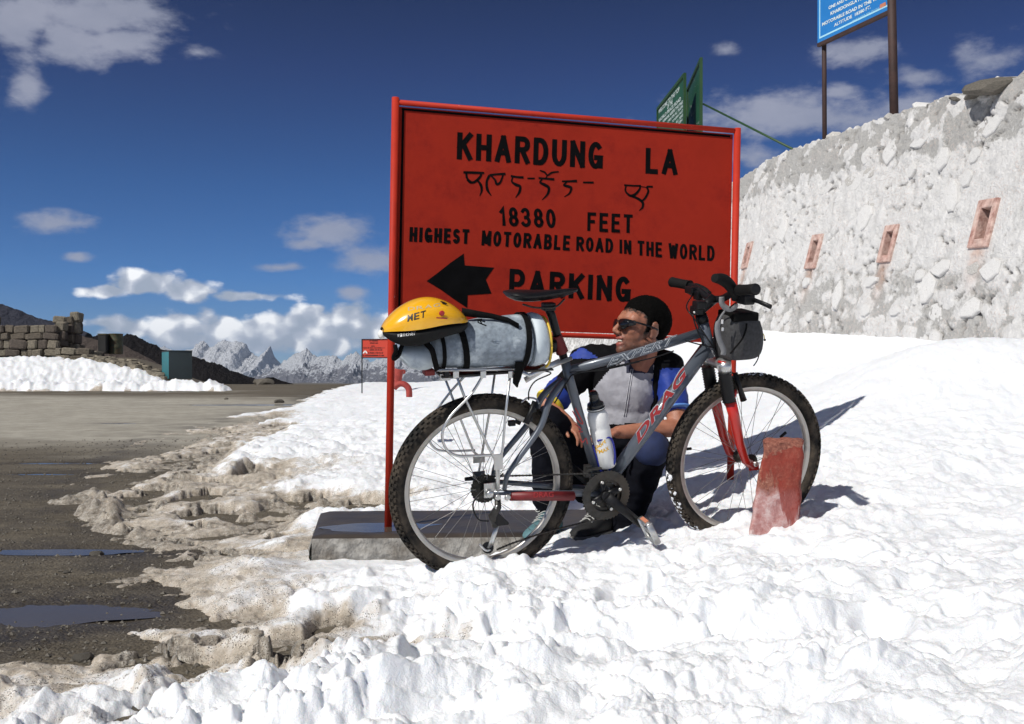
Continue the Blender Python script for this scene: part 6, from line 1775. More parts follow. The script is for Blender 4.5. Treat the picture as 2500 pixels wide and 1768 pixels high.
# straps: bands round the roll
def band(x, w, slant=0., tail=None, n0=0.):
    yt = np.interp(x, [p[0] for p in prof], [p[1] for p in prof]); yb_ = np.interp(x, [p[0] for p in prof], [p[2] for p in prof])
    rings = []
    for k in range(25):
        a = 2 * math.pi * k / 24
        xx = x + slant * math.sin(a)
        t0, b0 = bp(Z1(xx, yt)), bp(Z1(xx, yb_)); c = (t0 + b0) / 2; hh = (t0 - b0).length / 2 + .0035
        p = c + BV * hh * math.sin(a) + BN * hh * 1.04 * math.cos(a); od = (p - c).normalized()
        rings.append([p - BU * w / 2, p + BU * w / 2, p + BU * w / 2 + od * .003, p - BU * w / 2 + od * .003])
    mb = MB(); mb.loft(rings, True, False, False)
    return mb.build('strap', M['strap'], BAG)
band(655, .013, -10); band(845, .021, -30); band(1405, .020, 25)
mb = MB(); mb.loft([[bp(Z1(x - wv_, y), .085 - k * .008), bp(Z1(x + wv_, y), .085 - k * .008), bp(Z1(x + wv_, y), .088 - k * .008), bp(Z1(x - wv_, y), .088 - k * .008)] for k, (x, y, wv_) in enumerate([(1405, 930, 36), (1405, 1010, 40), (1385, 1090, 38), (1375, 1130, 30), (1388, 1172, 6)])], True, True, False)
mb.build('strap_tail', M['strap'], BAG)
mb = MB(); mb.loft([[bp(Z1(x, y - wv_), o_), bp(Z1(x, y + wv_), o_), bp(Z1(x, y + wv_), o_ - .01), bp(Z1(x, y - wv_), o_ - .01)] for (x, y, wv_, o_) in [(870, 465, 40, .02), (1000, 485, 34, .035), (1150, 505, 26, .045), (1300, 540, 24, .06), (1405, 600, 26, .080)]], True, True, True)
mb.build('strap', M['strap'], BAG)
mb = MB(); mb.tube(curve_pts([bp(Z1(520, 740), .09), bp(Z1(590, 820), .105), bp(Z1(620, 930), .10), bp(Z1(640, 1010), .08)], 5), [(.011, .003)] * 16, 6, upv=BU); mb.build('strap', M['strap'], BAG)
for pts in ([(985, 540), (1060, 535), (1020, 560), (1100, 595)], [(1040, 545), (1060, 580)], [(1010, 535), (1090, 560)]):
    stroke([bp(Z1(*p), .108) for p in pts], .004, BN).build('stitching', M['strap'], BAG)
mb = MB(); mb.tube([bp(Z1(670, 1000), -.05), bp(Z1(735, 1050), .06)], .010, 8); mb.build('strap_buckle', M['black'], BAG)

# ------------------------------------------------------------------ helmet
M['yellow'] = material('helmet_yellow', (.82, .41, .010), .22, var=.04, scale=8, coat=.6, col2=(.86, .50, .05), c2scale=3, c2cut=.5, c2soft=.2)
M['helmblack'] = material('helmet_foam_black', (.009, .009, .009), .65, spec=.2, var=.3, scale=50, bump=.001, bscale=150)
HEL = empty('helmet', bp(Z1(500, 700), .03), 'yellow and black cycle helmet strapped on top of the rolled bag', 'helmet')
hx = [112, 150, 220, 320, 430, 540, 650, 750, 830, 890, 925]
ht = [628, 560, 480, 400, 345, 320, 332, 372, 425, 490, 545]
hm = [648, 630, 618, 608, 592, 570, 548, 540, 543, 545, 552]
hb_ = [665, 700, 745, 768, 755, 715, 672, 650, 640, 620, 570]
hw = [.018, .045, .066, .080, .088, .090, .088, .080, .064, .040, .014]
HO = .035
def helm(top, bot, wk, r_in=0.):
    rings = []
    for i, x in enumerate(hx):
        t0, b0 = bp(Z1(x, top[i]), HO), bp(Z1(x, bot[i]), HO)
        H_ = (t0 - b0).length; rg_ = []
        for k in range(15):
            a = math.pi * k / 14
            rg_.append(b0 + BV * (H_ * math.sin(a) ** .8) + BN * (hw[i] * wk * math.cos(a)))
        rings.append(rg_)
    return rings
mb = MB(); mb.loft(helm(ht, hm, 1.0), closed=False, caps=True); o = HELS = mb.build('helmet_shell', M['yellow'], HEL); m_ = o.modifiers.new('s', 'SUBSURF'); m_.levels = 2; m_.render_levels = 2
rings = []
for i, x in enumerate(hx):
    t0, b0 = bp(Z1(x, hm[i]), HO), bp(Z1(x, hb_[i]), HO); H_ = (t0 - b0).length; rg_ = []
    for (kk, w_) in ((0, 1.01), (.35, .99), (.8, .93), (1.0, .82), (1.0, .5), (.3, .3)):
        rg_.append(t0 - BV * H_ * kk + BN * hw[i] * w_)
    for (kk, w_) in ((.3, .3), (1.0, .5), (1.0, .82), (.8, .93), (.35, .99), (0, 1.01)):
        rg_.append(t0 - BV * H_ * kk - BN * hw[i] * w_)
    rings.append(rg_)
mb = MB(); mb.loft(rings); o = HELB = mb.build('helmet_base', M['helmblack'], HEL); m_ = o.modifiers.new('s', 'SUBSURF'); m_.levels = 1; m_.render_levels = 1
mb = MB(); mb.ell(bp(Z1(120, 675), HO + .004), BU * .012, BV * .016, BN * .016); mb.build('white_tip', M['bottle'], HEL)
def hside(p, k=1.0):
    """point on the near side of the helmet shell under pixel p"""
    x = p[0]; W_2 = np.interp(x, hx, hw); t_ = np.interp(x, hx, ht); m2 = np.interp(x, hx, hm)
    f_ = min(max((m2 - p[1]) / (m2 - t_), 0), 1) if p[1] < m2 else 0
    a = math.asin(min(f_, 1) ** (1 / .8)); return bp(Z1(*p), HO + W_2 * math.cos(a) * k + .003)
def htext(s, x0, x1, yb0, yb1, h0, mat_, bold=.02, shear=.1):
    n_ = len(s); w_ = (x1 - x0) / n_
    for i, ch in enumerate(s):
        xa = x0 + w_ * i; xb = xa + w_ * .82; ya_ = yb0 + (yb1 - yb0) * i / n_; yc_ = yb0 + (yb1 - yb0) * (i + .82) / n_
        LL, LR, UL = hside((xa, ya_)), hside((xb, yc_)), hside((xa + shear * h0, ya_ - h0))
        o_t = fit_text(ch, LL, LR, UL, mat_, HEL, bold, (LR - LL).cross(UL - LL).normalized() * (1 if (LR - LL).cross(UL - LL).y < 0 else -1), .001, 'letter')
        drape(o_t, HELB if yb0 > 650 else HELS, -BN)
M['helmet_black_print'] = material('helmet_print', (.02, .02, .02), .4)
M['helmet_grey_print'] = material('helmet_grey_print', (.45, .40, .28), .4)
htext('MET', 370, 550, 565, 515, 62, M['helmet_black_print'])
htext('DRAG', 385, 690, 466, 418, 30, M['helmet_grey_print'], .0)
htext('winther', 275, 455, 708, 684, 28, M['bottle'], .0, .15)
mb = MB(); c = hside((684, 478)); mb.ell(c, BU * .0095, BV * .0088, BN * .002, 16, 6); mb.build('round_badge', M['logo_red'], HEL)
mb = MB(); c = hside((695, 472)); mb.ell(c + BN * .001, BU * .005, BV * .004, BN * .002, 10, 5); mb.build('badge_mark', M['helmet_black_print'], HEL)
stroke([hside((632, 520)), hside((680, 524)), hside((735, 528))], .0042, BN).build('badge_band', M['logo_red'], HEL)
mb = MB(); mb.ell(hside((702, 380)), BU * .012 - BV * .005, BV * .003 + BU * .001, BN * .004, 10, 6); mb.build('vent', M['helmblack'], HEL)
mb = MB(); mb.ell(hside((122, 622)), BU * .004 + BV * .004, BV * .004 - BU * .003, BN * .004, 10, 6); mb.build('vent', M['helmblack'], HEL)
mb = MB(); mb.tube(curve_pts([bp(Z1(245, 770), .08), bp(Z1(255, 830), .085), bp(Z1(235, 880), .08), bp(Z1(238, 905), .08), bp(Z1(280, 870), .08), bp(Z1(305, 800), .075), bp(Z1(315, 765), .07)], 5), [(.008, .002)] * 31, 6, upv=BU); mb.build('chin_strap', M['strap'], HEL)

# ------------------------------------------------------------------ handlebar bag
M['greybag'] = material('dark_grey_cordura', (.040, .040, .042), .8, var=.35, scale=90, bump=.0015, bscale=300)
M['greystrap'] = material('grey_webbing', (.20, .20, .205), .7, var=.1)
M['reflect'] = material('reflective_patch', (.78, .78, .78), .4)
HB = empty('handlebar_bag', bp(ZHB(650, 1400), .03), 'small dark grey mesh bag hanging under the handlebar', 'bag')
rings = []
for (y, xl, xr, f_) in ((1440, 420, 800, .80), (1425, 370, 930, .92), (1360, 350, 1010, 1.0), (1200, 345, 1040, 1.05), (1000, 345, 1040, 1.05), (860, 370, 1000, 1.0), (800, 400, 950, .95), (740, 420, 930, .85), (700, 440, 900, .7)):
    l0, r0_ = bp(ZHB(xl, y), .03), bp(ZHB(xr, y), .03); c = (l0 + r0_) / 2; hw_ = (r0_ - l0).length / 2 * .92; rg_ = []
    for k in range(24):
        a = 2 * math.pi * k / 24; ca_, sa_ = math.cos(a), math.sin(a)
        e = .62; rg_.append(c + BU * hw_ * (abs(ca_) ** e) * (1 if ca_ > 0 else -1) * (1 + .03 * mnoise.noise(Vector((y * .01, k, 0)))) + BN * .075 * f_ * (abs(sa_) ** e) * (1 if sa_ > 0 else -1))
    rings.append(rg_)
mb = MB(); mb.loft(rings); o = mb.build('bag_body', M['greybag'], HB); m_ = o.modifiers.new('s', 'SUBSURF'); m_.levels = 1; m_.render_levels = 1
mb = MB(); mb.box(bp(ZHB(690, 740), .04), BU * .052, BV * .016, BN * .06); bev(mb.build('bag_lid', M['strap'], HB), .006, 2)
mb = MB(); mb.tube([bp(ZHB(1000, 850), .07), bp(ZHB(1040, 1000), .08), bp(ZHB(1035, 1290), .075)], [(.010, .016)] * 3, 10, upv=BU); mb.build('side_pocket', M['greybag'], HB)
mb = MB(); mb.tube(curve_pts([bp(ZHB(x, y), .115) for x, y in ((560, 1375), (660, 1260), (760, 1130), (820, 980), (830, 880))], 4), .0035, 6); mb.build('piping', M['strap'], HB)
mb = MB(); mb.tube(curve_pts([bp(ZHB(x, y), .118) for x, y in ((470, 670), (390, 790), (345, 950), (375, 1130), (430, 1270), (450, 1330), (440, 1400))], 4), [(.004, .002)] * 6 + [(.012, .002)] * 19, 6, upv=BU); mb.build('grey_strap', M['greystrap'], HB)
mb = MB(); mb.tube(curve_pts([bp(ZHB(x, y), .10) for x, y in ((420, 440), (420, 540), (470, 610), (560, 640), (640, 600), (640, 560))], 4), [(.012, .002)] * 21, 6, upv=BU); mb.build('grey_strap', M['greystrap'], HB)
for (x, y, h_) in ((428, 850, .0075), (435, 975, .006)):
    mb = MB(); mb.box(bp(ZHB(x, y), .108), BU * .0032, BV * h_, BN * .002); mb.build('reflective_tab', M['reflect'], HB)
for pts in (((1050, 1030), (1110, 1060), (1130, 1150)), ((1055, 1090), (1085, 1130), (1078, 1220))):
    P_ = curve_pts([bp(ZHB(x, y), .08) for x, y in pts], 4); mb = MB(); mb.tube(P_, .0018, 5); mb.build('zip_cord', M['yellowcord'], HB)
    mb = MB(); mb.ell(P_[-1], BU * .0045, BV * .0045, BN * .0045, 10, 6); mb.build('cord_bead', M['strap'], HB)
mb = MB(); mb.tube(curve_pts([bp(ZHB(x, y), .09) for x, y in ((1015, 1310), (1035, 1400), (1000, 1500), (945, 1580))], 4), .0022, 5); mb.build('cord_end', M['strap'], HB)

# ------------------------------------------------------------------ red painted brick marker
M['brick'] = material('marker_brick', (.30, .085, .055), .9, var=.3, scale=14, bump=.006, bscale=40, col2=(.48, .30, .27), c2scale=9, c2cut=.58, c2soft=.06)
mk = bpy.data.materials.new('painted_marker'); mk.use_nodes = True
t = NT(mk.node_tree); b = mk.node_tree.nodes['Principled BSDF']
g_ = t.n('ShaderNodeNewGeometry'); pos = g_.outputs['Position']; s_ = t.n('ShaderNodeSeparateXYZ'); t.l(pos, s_.inputs[0])
q1_ = nzt(t, 26, 7, .7, pos); q2_ = nzt(t, 90, 6, .7, pos); q3_ = nzt(t, 8, 5, .6, pos)
mps = t.n('ShaderNodeMapping'); mps.inputs['Scale'].default_value = (30, 30, 5); t.l(pos, mps.inputs[0]); drip = nzt(t, 1, 4, .6, mps.outputs[0])
brick = t.ramp(q2_, [(.3, (.13, .045, .032)), (.5, (.27, .09, .06)), (.62, (.36, .15, .10)), (.75, (.52, .30, .22))])
plaster = t.ramp(q1_, [(.3, (.30, .10, .09)), (.48, (.46, .25, .235)), (.70, (.66, .55, .53))])
zt_ = t.n('ShaderNodeMapRange'); t.l(t.m('ADD', s_.outputs[2], t.m('MULTIPLY', t.m('SUBTRACT', q3_, .5), .14)), zt_.inputs[0]); zt_.inputs[1].default_value = -.385; zt_.inputs[2].default_value = -.415
c = t.mix(zt_.outputs[0], brick, plaster)
paint = t.n('ShaderNodeMapRange'); 
v_ = t.m('ADD', t.m('MULTIPLY', t.m('SUBTRACT', s_.outputs[0], .965), 6.), t.m('ADD', t.m('MULTIPLY', t.m('SUBTRACT', drip, .5), 1.5), t.m('MULTIPLY', t.m('ADD', s_.outputs[2], .40), 4.)))
t.l(v_, paint.inputs[0]); paint.inputs[1].default_value = -.05; paint.inputs[2].default_value = .08
topc = t.m('LESS_THAN', t.m('ADD', s_.outputs[2], t.m('ADD', t.m('MULTIPLY', t.m('SUBTRACT', q1_, .5), .10), t.m('MULTIPLY', t.m('SUBTRACT', .97, s_.outputs[0]), .35))), -.275)
c = t.mix(t.m('MULTIPLY', paint.outputs[0], t.m('MULTIPLY', topc, t.m('MULTIPLY_ADD', q1_, 1.6, .0, clamp=True))), c, (.25, .030, .018))
t.l(c, b.inputs['Base Color']); b.inputs['Roughness'].default_value = .85
bp_ = t.n('ShaderNodeBump'); bp_.inputs['Distance'].default_value = .004; t.l(t.m('ADD', q2_, q1_), bp_.inputs['Height']); t.l(bp_.outputs[0], b.inputs['Normal'])
ym = 3.52
bl_, br_, tl_, tr_ = at(Z5(545, 1545), ym), at(Z5(835, 1520), ym + .02), at(Z5(636, 985), ym + .03), at(Z5(868, 985), ym + .05)
bl_ = bl_ + (bl_ - tl_) * .10; br_ = br_ + (br_ - tr_) * .10
bm = bmesh.new(); dpt = Vector((.035, .115, .0))
nu, nv, nw = 14, 26, 8
def mkp(u_, v_, w_2):
    p = bl_ * (1 - u_) * (1 - v_) + br_ * u_ * (1 - v_) + tl_ * (1 - u_) * v_ + tr_ * u_ * v_ + dpt * w_2
    return p
pts = {}
for i in range(nu + 1):
    for j in range(nv + 1):
        for k in range(nw + 1):
            if i in (0, nu) or j in (0, nv) or k in (0, nw):
                u_, v_, w_2 = i / nu, j / nv, k / nw
                p = mkp(u_, v_, w_2)
                ctr = mkp(.5, v_, .5)
                e = (abs(u_ - .5) * 2) ** 6 + (abs(w_2 - .5) * 2) ** 6
                p = ctr + (p - ctr) * (1 - .035 * max(0, e - 1))
                nzv = mnoise.noise(p * 16) * .009 + mnoise.noise(p * 50) * .005
                if j > nv - 3: nzv += mnoise.noise(p * 18 + Vector((4, 0, 0))) * .008
                p = p + (p - ctr).normalized() * nzv
                if j == nv: p.z += mnoise.noise(p * 25) * .008 - .010 * (e if e < 1.2 else 1.2)
                pts[(i, j, k)] = bm.verts.new(p)
def q4(a, b_, c_, d_):
    bm.faces.new((pts[a], pts[b_], pts[c_], pts[d_])).smooth = True
for i in range(nu):
    for j in range(nv):
        for k in (0, nw): q4((i, j, k), (i + 1, j, k), (i + 1, j + 1, k), (i, j + 1, k))
for k in range(nw):
    for j in range(nv):
        for i in (0, nu): q4((i, j, k), (i, j, k + 1), (i, j + 1, k + 1), (i, j + 1, k))
for i in range(nu):
    for k in range(nw):
        for j in (0, nv): q4((i, j, k), (i + 1, j, k), (i + 1, j, k + 1), (i, j, k + 1))
bmesh.ops.recalc_face_normals(bm, faces=bm.faces)
me = bpy.data.meshes.new('marker_stone'); bm.to_mesh(me); bm.free()
tag(link_mesh('marker_stone', me, mk), 'upright brick marker with flaking red paint standing in the snow before the front wheel', 'marker stone')
# ================================================================== PERSON
def remesh(mb, name, voxel, smooth=6, fac=.5):
    me0 = mb.mesh(name + '_src'); ob = bpy.data.objects.new(name + '_src', me0); COL.objects.link(ob)
    r = ob.modifiers.new('r', 'REMESH'); r.mode = 'VOXEL'; r.voxel_size = voxel; r.use_smooth_shade = True
    s_ = ob.modifiers.new('s', 'SMOOTH'); s_.iterations = smooth; s_.factor = fac
    dg = bpy.context.evaluated_depsgraph_get(); dg.update()
    me_ = bpy.data.meshes.new_from_object(ob.evaluated_get(dg)); me_.name = name
    bpy.data.objects.remove(ob); bpy.data.meshes.remove(me0)
    me_.polygons.foreach_set('use_smooth', [True] * len(me_.polygons))
    return me_
def cap(mb, a, b, ra, rb=None, n=5, seg=14):
    a, b = Vector(a), Vector(b); rb = ra if rb is None else rb
    d_ = (b - a).normalized(); pts = []; rr_2 = []
    for k in range(4): 
        t_ = math.pi / 2 * (k / 4); pts.append(a - d_ * ra * math.cos(t_) * .98); rr_2.append(max(ra * math.sin(t_), .002))
    for k in range(n + 1): pts.append(a.lerp(b, k / n)); rr_2.append(ra + (rb - ra) * k / n)
    for k in range(3, -1, -1):
        t_ = math.pi / 2 * (k / 4); pts.append(b + d_ * rb * math.cos(t_) * .98); rr_2.append(max(rb * math.sin(t_), .002))
    mb.tube(pts, rr_2, seg)
def to_px(p): return (CX + F * p.x / p.y, CY - F * p.z / p.y)
HEADY = 4.0
HO_ = at(Z2(1020, 642), HEADY)
hf = Vector((-.90, -.42, .16)).normalized(); hs = hf.cross(Vector((0.05, 0, 1))).normalized()   # hs: towards the viewer's side
if hs.y > 0: hs = -hs
hu = hs.cross(hf).normalized(); hu = hu if hu.z > 0 else -hu
HSC = 1.06
def hp(f_, s_, u_): return HO_ + (hf * f_ + hs * s_ + hu * u_) * HSC
def hell(mb, c, r, u=16, v=12): mb.ell(hp(*c), hf * r[0] * HSC, hs * r[1] * HSC, hu * r[2] * HSC, u, v)
SH_L = at(Z2(560, 925), 4.14); SH_R = at(Z2(1260, 985), 4.09)
EL_L = at(Z2(135, 1345), 4.02); WR_L = at(Z2(330, 1500), 3.93)
EL_R = at(Z2(1368, 1545), 3.98); WR_R = at(Z2(800, 1590), 3.90)
NK = at(Z2(1000, 960), 4.10)
CH = at(Z2(900, 1130), 4.14); BE = at(Z2(900, 1430), 4.16); HPc = at((1490, 1170), 4.24)
HIP_L = at((1445, 1180), 4.22); HIP_R = at((1535, 1172), 4.24)
KN_L = at((1338, 1035), 3.88); KN_R = at((1592, 1098), 3.93)
AN_L = at((1338, 1225), 3.98); AN_R = at((1522, 1285), 4.08)
PER = empty('person', ((AN_L.x + AN_R.x) / 2, 4.0, -.66), 'person in sunglasses and blue and grey jersey squatting behind the bicycle', 'person')
body = MB()
hell(body, (-.012, 0, .045), (.098, .077, .088))
hell(body, (.040, 0, .030), (.062, .066, .062)); hell(body, (.045, 0, -.025), (.050, .058, .060)); hell(body, (.036, 0, -.062), (.052, .053, .038))
hell(body, (.080, 0, -.088), (.020, .025, .018)); hell(body, (.012, 0, -.055), (.05, .058, .035))
for s_ in (-1, 1):
    hell(body, (.064, .036 * s_, -.012), (.026, .022, .024)); hell(body, (.108, .0115 * s_, -.028), (.011, .008, .008)); hell(body, (.06, .045 * s_, .03), (.03, .02, .03))
    hell(body, (-.008, .080 * s_, -.002), (.020, .007, .030)); hell(body, (-.006, .083 * s_, .022), (.016, .006, .012)); hell(body, (.0, .080 * s_, -.026), (.010, .006, .010))
hell(body, (.086, 0, .036), (.016, .044, .011))
cap(body, hp(.094, 0, .022), hp(.121, 0, -.018), .0085, .0115, 5, 10); hell(body, (.120, 0, -.022), (.011, .0105, .009))
hell(body, (.096, 0, -.046), (.010, .024, .0075)); hell(body, (.092, 0, -.069), (.011, .020, .0075)); hell(body, (.078, 0, -.056), (.014, .030, .02))
cap(body, hp(-.025, 0, -.03), NK + Vector((0, .0, -.03)), .056, .062)
body.ell(CH, Vector((.165, .02, 0)), Vector((-.01, .10, 0)), Vector((0, 0, .17)), 18, 12)
body.ell(BE, Vector((.14, .02, 0)), Vector((-.01, .10, 0)), Vector((0, 0, .16)), 18, 12)
body.ell(HPc, Vector((.15, 0, 0)), Vector((0, .12, 0)), Vector((0, 0, .12)), 18, 12)
cap(body, SH_L, SH_R, .06); cap(body, SH_L, EL_L, .048, .040); cap(body, EL_L, WR_L, .039, .027)
cap(body, SH_R, EL_R, .050, .042); cap(body, EL_R, WR_R, .041, .027)
cap(body, HIP_L, KN_L, .085, .058); cap(body, KN_L, AN_L, .052, .036); cap(body, HIP_R, KN_R, .085, .058); cap(body, KN_R, AN_R, .052, .036)
# hands: palm, four fingers of different lengths, thumb
def hand(wr, elb, side, curl):
    d_ = (wr - elb).normalized(); nrm = (Vector((0, 0, 1)) - d_ * d_.z).normalized(); lat = d_.cross(nrm) * side
    pc = wr + d_ * .045
    body.ell(wr + d_ * .035, d_ * .055, lat * .040, nrm * .017, 14, 8)
    for k, (o_, L_) in enumerate(((-.030, .062), (-.010, .072), (.011, .068), (.030, .052))):
        p0 = wr + d_ * .055 + lat * o_; p1 = wr + d_ * .082 + lat * o_ * 1.05; p2 = p1 + (d_ * math.cos(curl) - nrm * math.sin(curl)) * L_ * .45; p3 = p2 + (d_ * math.cos(curl * 2.1) - nrm * math.sin(curl * 2.1)) * L_ * .38
        cap(body, p0, p1, .0090, .0085, 2, 8); cap(body, p1, p2, .0085, .0078, 2, 8); cap(body, p2, p3, .0078, .0066, 2, 8)
    t0 = wr + d_ * .02 - lat * .030; t1 = t0 + d_ * .030 - lat * .026 - nrm * .006; t2 = t1 + d_ * .030 - lat * .004 - nrm * .010
    cap(body, t0, t1, .012, .010, 2, 8); cap(body, t1, t2, .010, .008, 2, 8)
hand(WR_L, EL_L, -1, .55); hand(WR_R, EL_R, 1, .45)
bme = remesh(body, 'body', .0046, 5, .5)
# stubble and lips carried as surface masks
nvt = len(bme.vertices); co = np.zeros(nvt * 3); bme.vertices.foreach_get('co', co); co = co.reshape(-1, 3)
rel = (co - np.array(HO_)) / HSC; lf = rel @ np.array(hf); ls = rel @ np.array(hs); lu = rel @ np.array(hu)
beard = np.exp(-((lu + .075) / .045) ** 2) * (lf > -.03) * (lf < .115) * (lu > -.14); beard *= np.clip(1.2 - np.exp(-((lf - .10) / .02) ** 2 - ((lu + .058) / .012) ** 2), 0, 1)
beard = np.maximum(beard, np.exp(-((lf - .005) / .02) ** 2) * (lu > -.06) * (lu < .03) * .8)
lips = np.exp(-((lf - .100) / .014) ** 2 - ((np.abs(lu + .058) - .011) / .007) ** 2 - (ls / .022) ** 4)
mouth = np.exp(-((lf - .094) / .02) ** 2 - ((lu + .0575) / .0045) ** 2 - (ls / .022) ** 4)
hlx = [-.12, -.075, -.045, -.03, -.022, .002, .006, .020, .026, .040, .060, .10]; hlz = [-.055, -.060, -.045, .030, .035, .030, -.014, -.012, .040, .062, .068, .072]
hln = np.interp(lf, hlx, hlz); hln = np.where((np.abs(ls) < .045) & (lf > .04), np.maximum(hln, .073), hln)
hairm = ss(-.022, .0, lu - hln + .022 * fbm(co[:, 0] * 110, co[:, 2] * 110, 3, 520)) * (lu > -.07) * (np.abs(ls) < .077)
fattr(bme, 'hairline', hairm)
fattr(bme, 'beard', np.where(lu > -.15, beard, 0)); fattr(bme, 'lips', lips); fattr(bme, 'mouth', mouth)
msk = bpy.data.materials.new('skin'); msk.use_nodes = True
t = NT(msk.node_tree); b = msk.node_tree.nodes['Principled BSDF']
g_ = t.n('ShaderNodeNewGeometry'); pos = g_.outputs['Position']
k1 = nzt(t, 28, 5, .6, pos); k2 = nzt(t, 700, 2, .5, pos); k3 = nzt(t, 60, 5, .7, pos)
sk = t.ramp(k1, [(.3, (.30, .115, .065)), (.7, (.43, .185, .115))])
ab = t.n('ShaderNodeAttribute', attribute_name='beard'); al = t.n('ShaderNodeAttribute', attribute_name='lips'); am = t.n('ShaderNodeAttribute', attribute_name='mouth')
c = t.mix(t.m('MULTIPLY', ab.outputs['Fac'], t.m('MULTIPLY_ADD', k3, 1.5, .0, clamp=True)), sk, (.075, .035, .025))
c = t.mix(t.m('MULTIPLY', al.outputs['Fac'], .75), c, (.42, .10, .085)); c = t.mix(am.outputs['Fac'], c, (.03, .008, .008))
ah = t.n('ShaderNodeAttribute', attribute_name='hairline'); c = t.mix(ah.outputs['Fac'], c, (.010, .008, .007))
t.l(c, b.inputs['Base Color']); b.inputs['Roughness'].default_value = .48; b.inputs['Subsurface Weight'].default_value = .15; b.inputs['Subsurface Radius'].default_value = (1, .35, .2); b.inputs['Subsurface Scale'].default_value = .006
bp_ = t.n('ShaderNodeBump'); bp_.inputs['Distance'].default_value = .0006; t.l(k2, bp_.inputs['Height']); t.l(bp_.outputs[0], b.inputs['Normal'])
PB = link_mesh('body', bme, msk, PER)
# teeth
M['teeth'] = material('teeth', (.72, .68, .58), .3, var=.03)
mb = MB(); mb.tube(curve_pts([hp(.082, .018, -.0535), hp(.0925, .010, -.0550), hp(.0965, 0, -.0555), hp(.0925, -.010, -.0550)], 4), [(.0042, .0030)] * 13, 8, upv=hu); mb.build('teeth', M['teeth'], PB)
# hair: close-cropped black cap
M['hair'] = material('black_hair', (.004, .0038, .0036), .9, var=.4, scale=200, bump=.004, bscale=320, spec=.04)
mb = MB(); nu_, nv_ = 120, 76; c0 = (-.014, 0, .045); rg = []
for j in range(nv_ + 1):
    th = math.pi * j / nv_ * .999 + .0005; row = []
    for i in range(nu_):
        ph = 2 * math.pi * i / nu_
        d_ = Vector((math.sin(th) * math.cos(ph), math.sin(th) * math.sin(ph), math.cos(th)))
        p = Vector((c0[0] + d_.x * .105, d_.y * .0835, c0[2] + d_.z * .094))
        hl = float(np.interp(p.x, [-.12, -.075, -.045, -.03, -.022, .002, .006, .020, .026, .040, .060, .10], [-.055, -.060, -.045, .030, .035, .030, -.014, -.012, .040, .062, .068, .072]))
        if abs(p.y) < .045 and p.x > .04: hl = max(hl, .073 + .004 * math.sin(p.y * 120))
        nz_ = .010 * mnoise.noise(Vector((p.x * 95, p.y * 95, p.z * 95)))
        e = float(ss(-.006, .006, (p.z - hl) + nz_))
        k = .90 + .090 * e + .045 * e * float(ss(.0, .05, p.z - hl)) + .014 * e * mnoise.noise(d_ * 9) + .030 * e * mnoise.noise(Vector((d_.x * 40, d_.y * 26, d_.z * 26))) + .022 * e * (random.random() - .5)
        row.append(hp(c0[0] + d_.x * .103 * k, d_.y * .0825 * k, c0[2] + d_.z * .0935 * k))
    rg.append(row)
mb.loft(rg); mb.build('hair', M['hair'], PB)
# wrap sunglasses
M['lens'] = material('sunglass_black', (.006, .006, .007), .08, var=.1, spec=.6)
for s_ in (-1, 1):
    rg = []
    for i in range(15):
        q = i / 14; sx2 = .010 + .062 * q
        fx = .112 - 6.2 * (sx2 - .008) ** 2 - (.012 * ss(.75, 1., q))
        top = .026 + .002 * math.sin(q * 3) - .006 * q ** 3; bot = -.006 - .016 * math.sin(min(q * 1.5, 1.) * math.pi * .75) ** 1 * (1 - q * .55) + .020 * q ** 2.2
        pts = []
        for (uu, dd) in ((top, 0), ((top + bot) / 2, .004), (bot, 0), (bot, -.003), ((top + bot) / 2, .0005), (top, -.003)):
            pts.append(hp(float(fx) + dd, sx2 * s_, uu))
        rg.append(pts)
    mb = MB(); mb.loft(rg); mb.build('sunglass_lens', M['lens'], PB)
    mb = MB(); mb.tube(curve_pts([hp(.086, .068 * s_, .018), hp(.055, .080 * s_, .015), hp(.01, .086 * s_, .010), (hp(-.02, .086 * s_, .004))], 5), [(.0075, .002), (.0062, .002)] + [(.004, .002)] * 14, 8, upv=hu); mb.build('sunglass_arm', M['lens'], PB)
mb = MB(); mb.tube([hp(.112, -.012, .018), hp(.116, 0, .017), hp(.112, .012, .018)], .003, 8); mb.build('sunglass_bridge', M['lens'], PB)
# jersey
M['jersey_grey'] = material('jersey_grey', (.36, .36, .40), .75, var=.05, scale=60, bump=.014, bscale=11)
M['jersey_blue'] = material('jersey_blue', (.010, .038, .27), .7, var=.10, scale=30, bump=.012, bscale=14)
M['jersey_black'] = material('jersey_black', (.005, .005, .006), .9, spec=.1, var=.3, scale=50, bump=.012, bscale=14)
M['jersey_navy'] = material('jersey_navy', (.018, .020, .045), .8, var=.2, scale=50, bump=.008, bscale=14)
jb = MB(); g = .012
jb.ell(CH, Vector((.165 + g, .02, 0)), Vector((-.01, .10 + g, 0)), Vector((0, 0, .17 + g)), 20, 14)
jb.ell(CH + Vector((.0, -.035, -.02)), Vector((.12, 0, 0)), Vector((0, .085, 0)), Vector((0, 0, .14)), 20, 14)
jb.ell(BE, Vector((.14 + g, .02, 0)), Vector((-.01, .10 + g, 0)), Vector((0, 0, .15 + g)), 20, 14)
cap(jb, SH_L, SH_R, .06 + g + .004)
slL = SH_L.lerp(EL_L, .80); slR = SH_R.lerp(EL_R, .62)
cap(jb, SH_L, slL, .066, .064); cap(jb, SH_R, slR, .064, .062)
jb.ell(SH_L.lerp(EL_L, .12) + Vector((0, 0, .02)), Vector((.075, 0, -.03)), Vector((0, .055, 0)), Vector((.02, 0, .055)), 14, 10)
cap(jb, NK + Vector((0, 0, -.02)), NK + Vector((-.004, -.006, .028)), .074, .066)
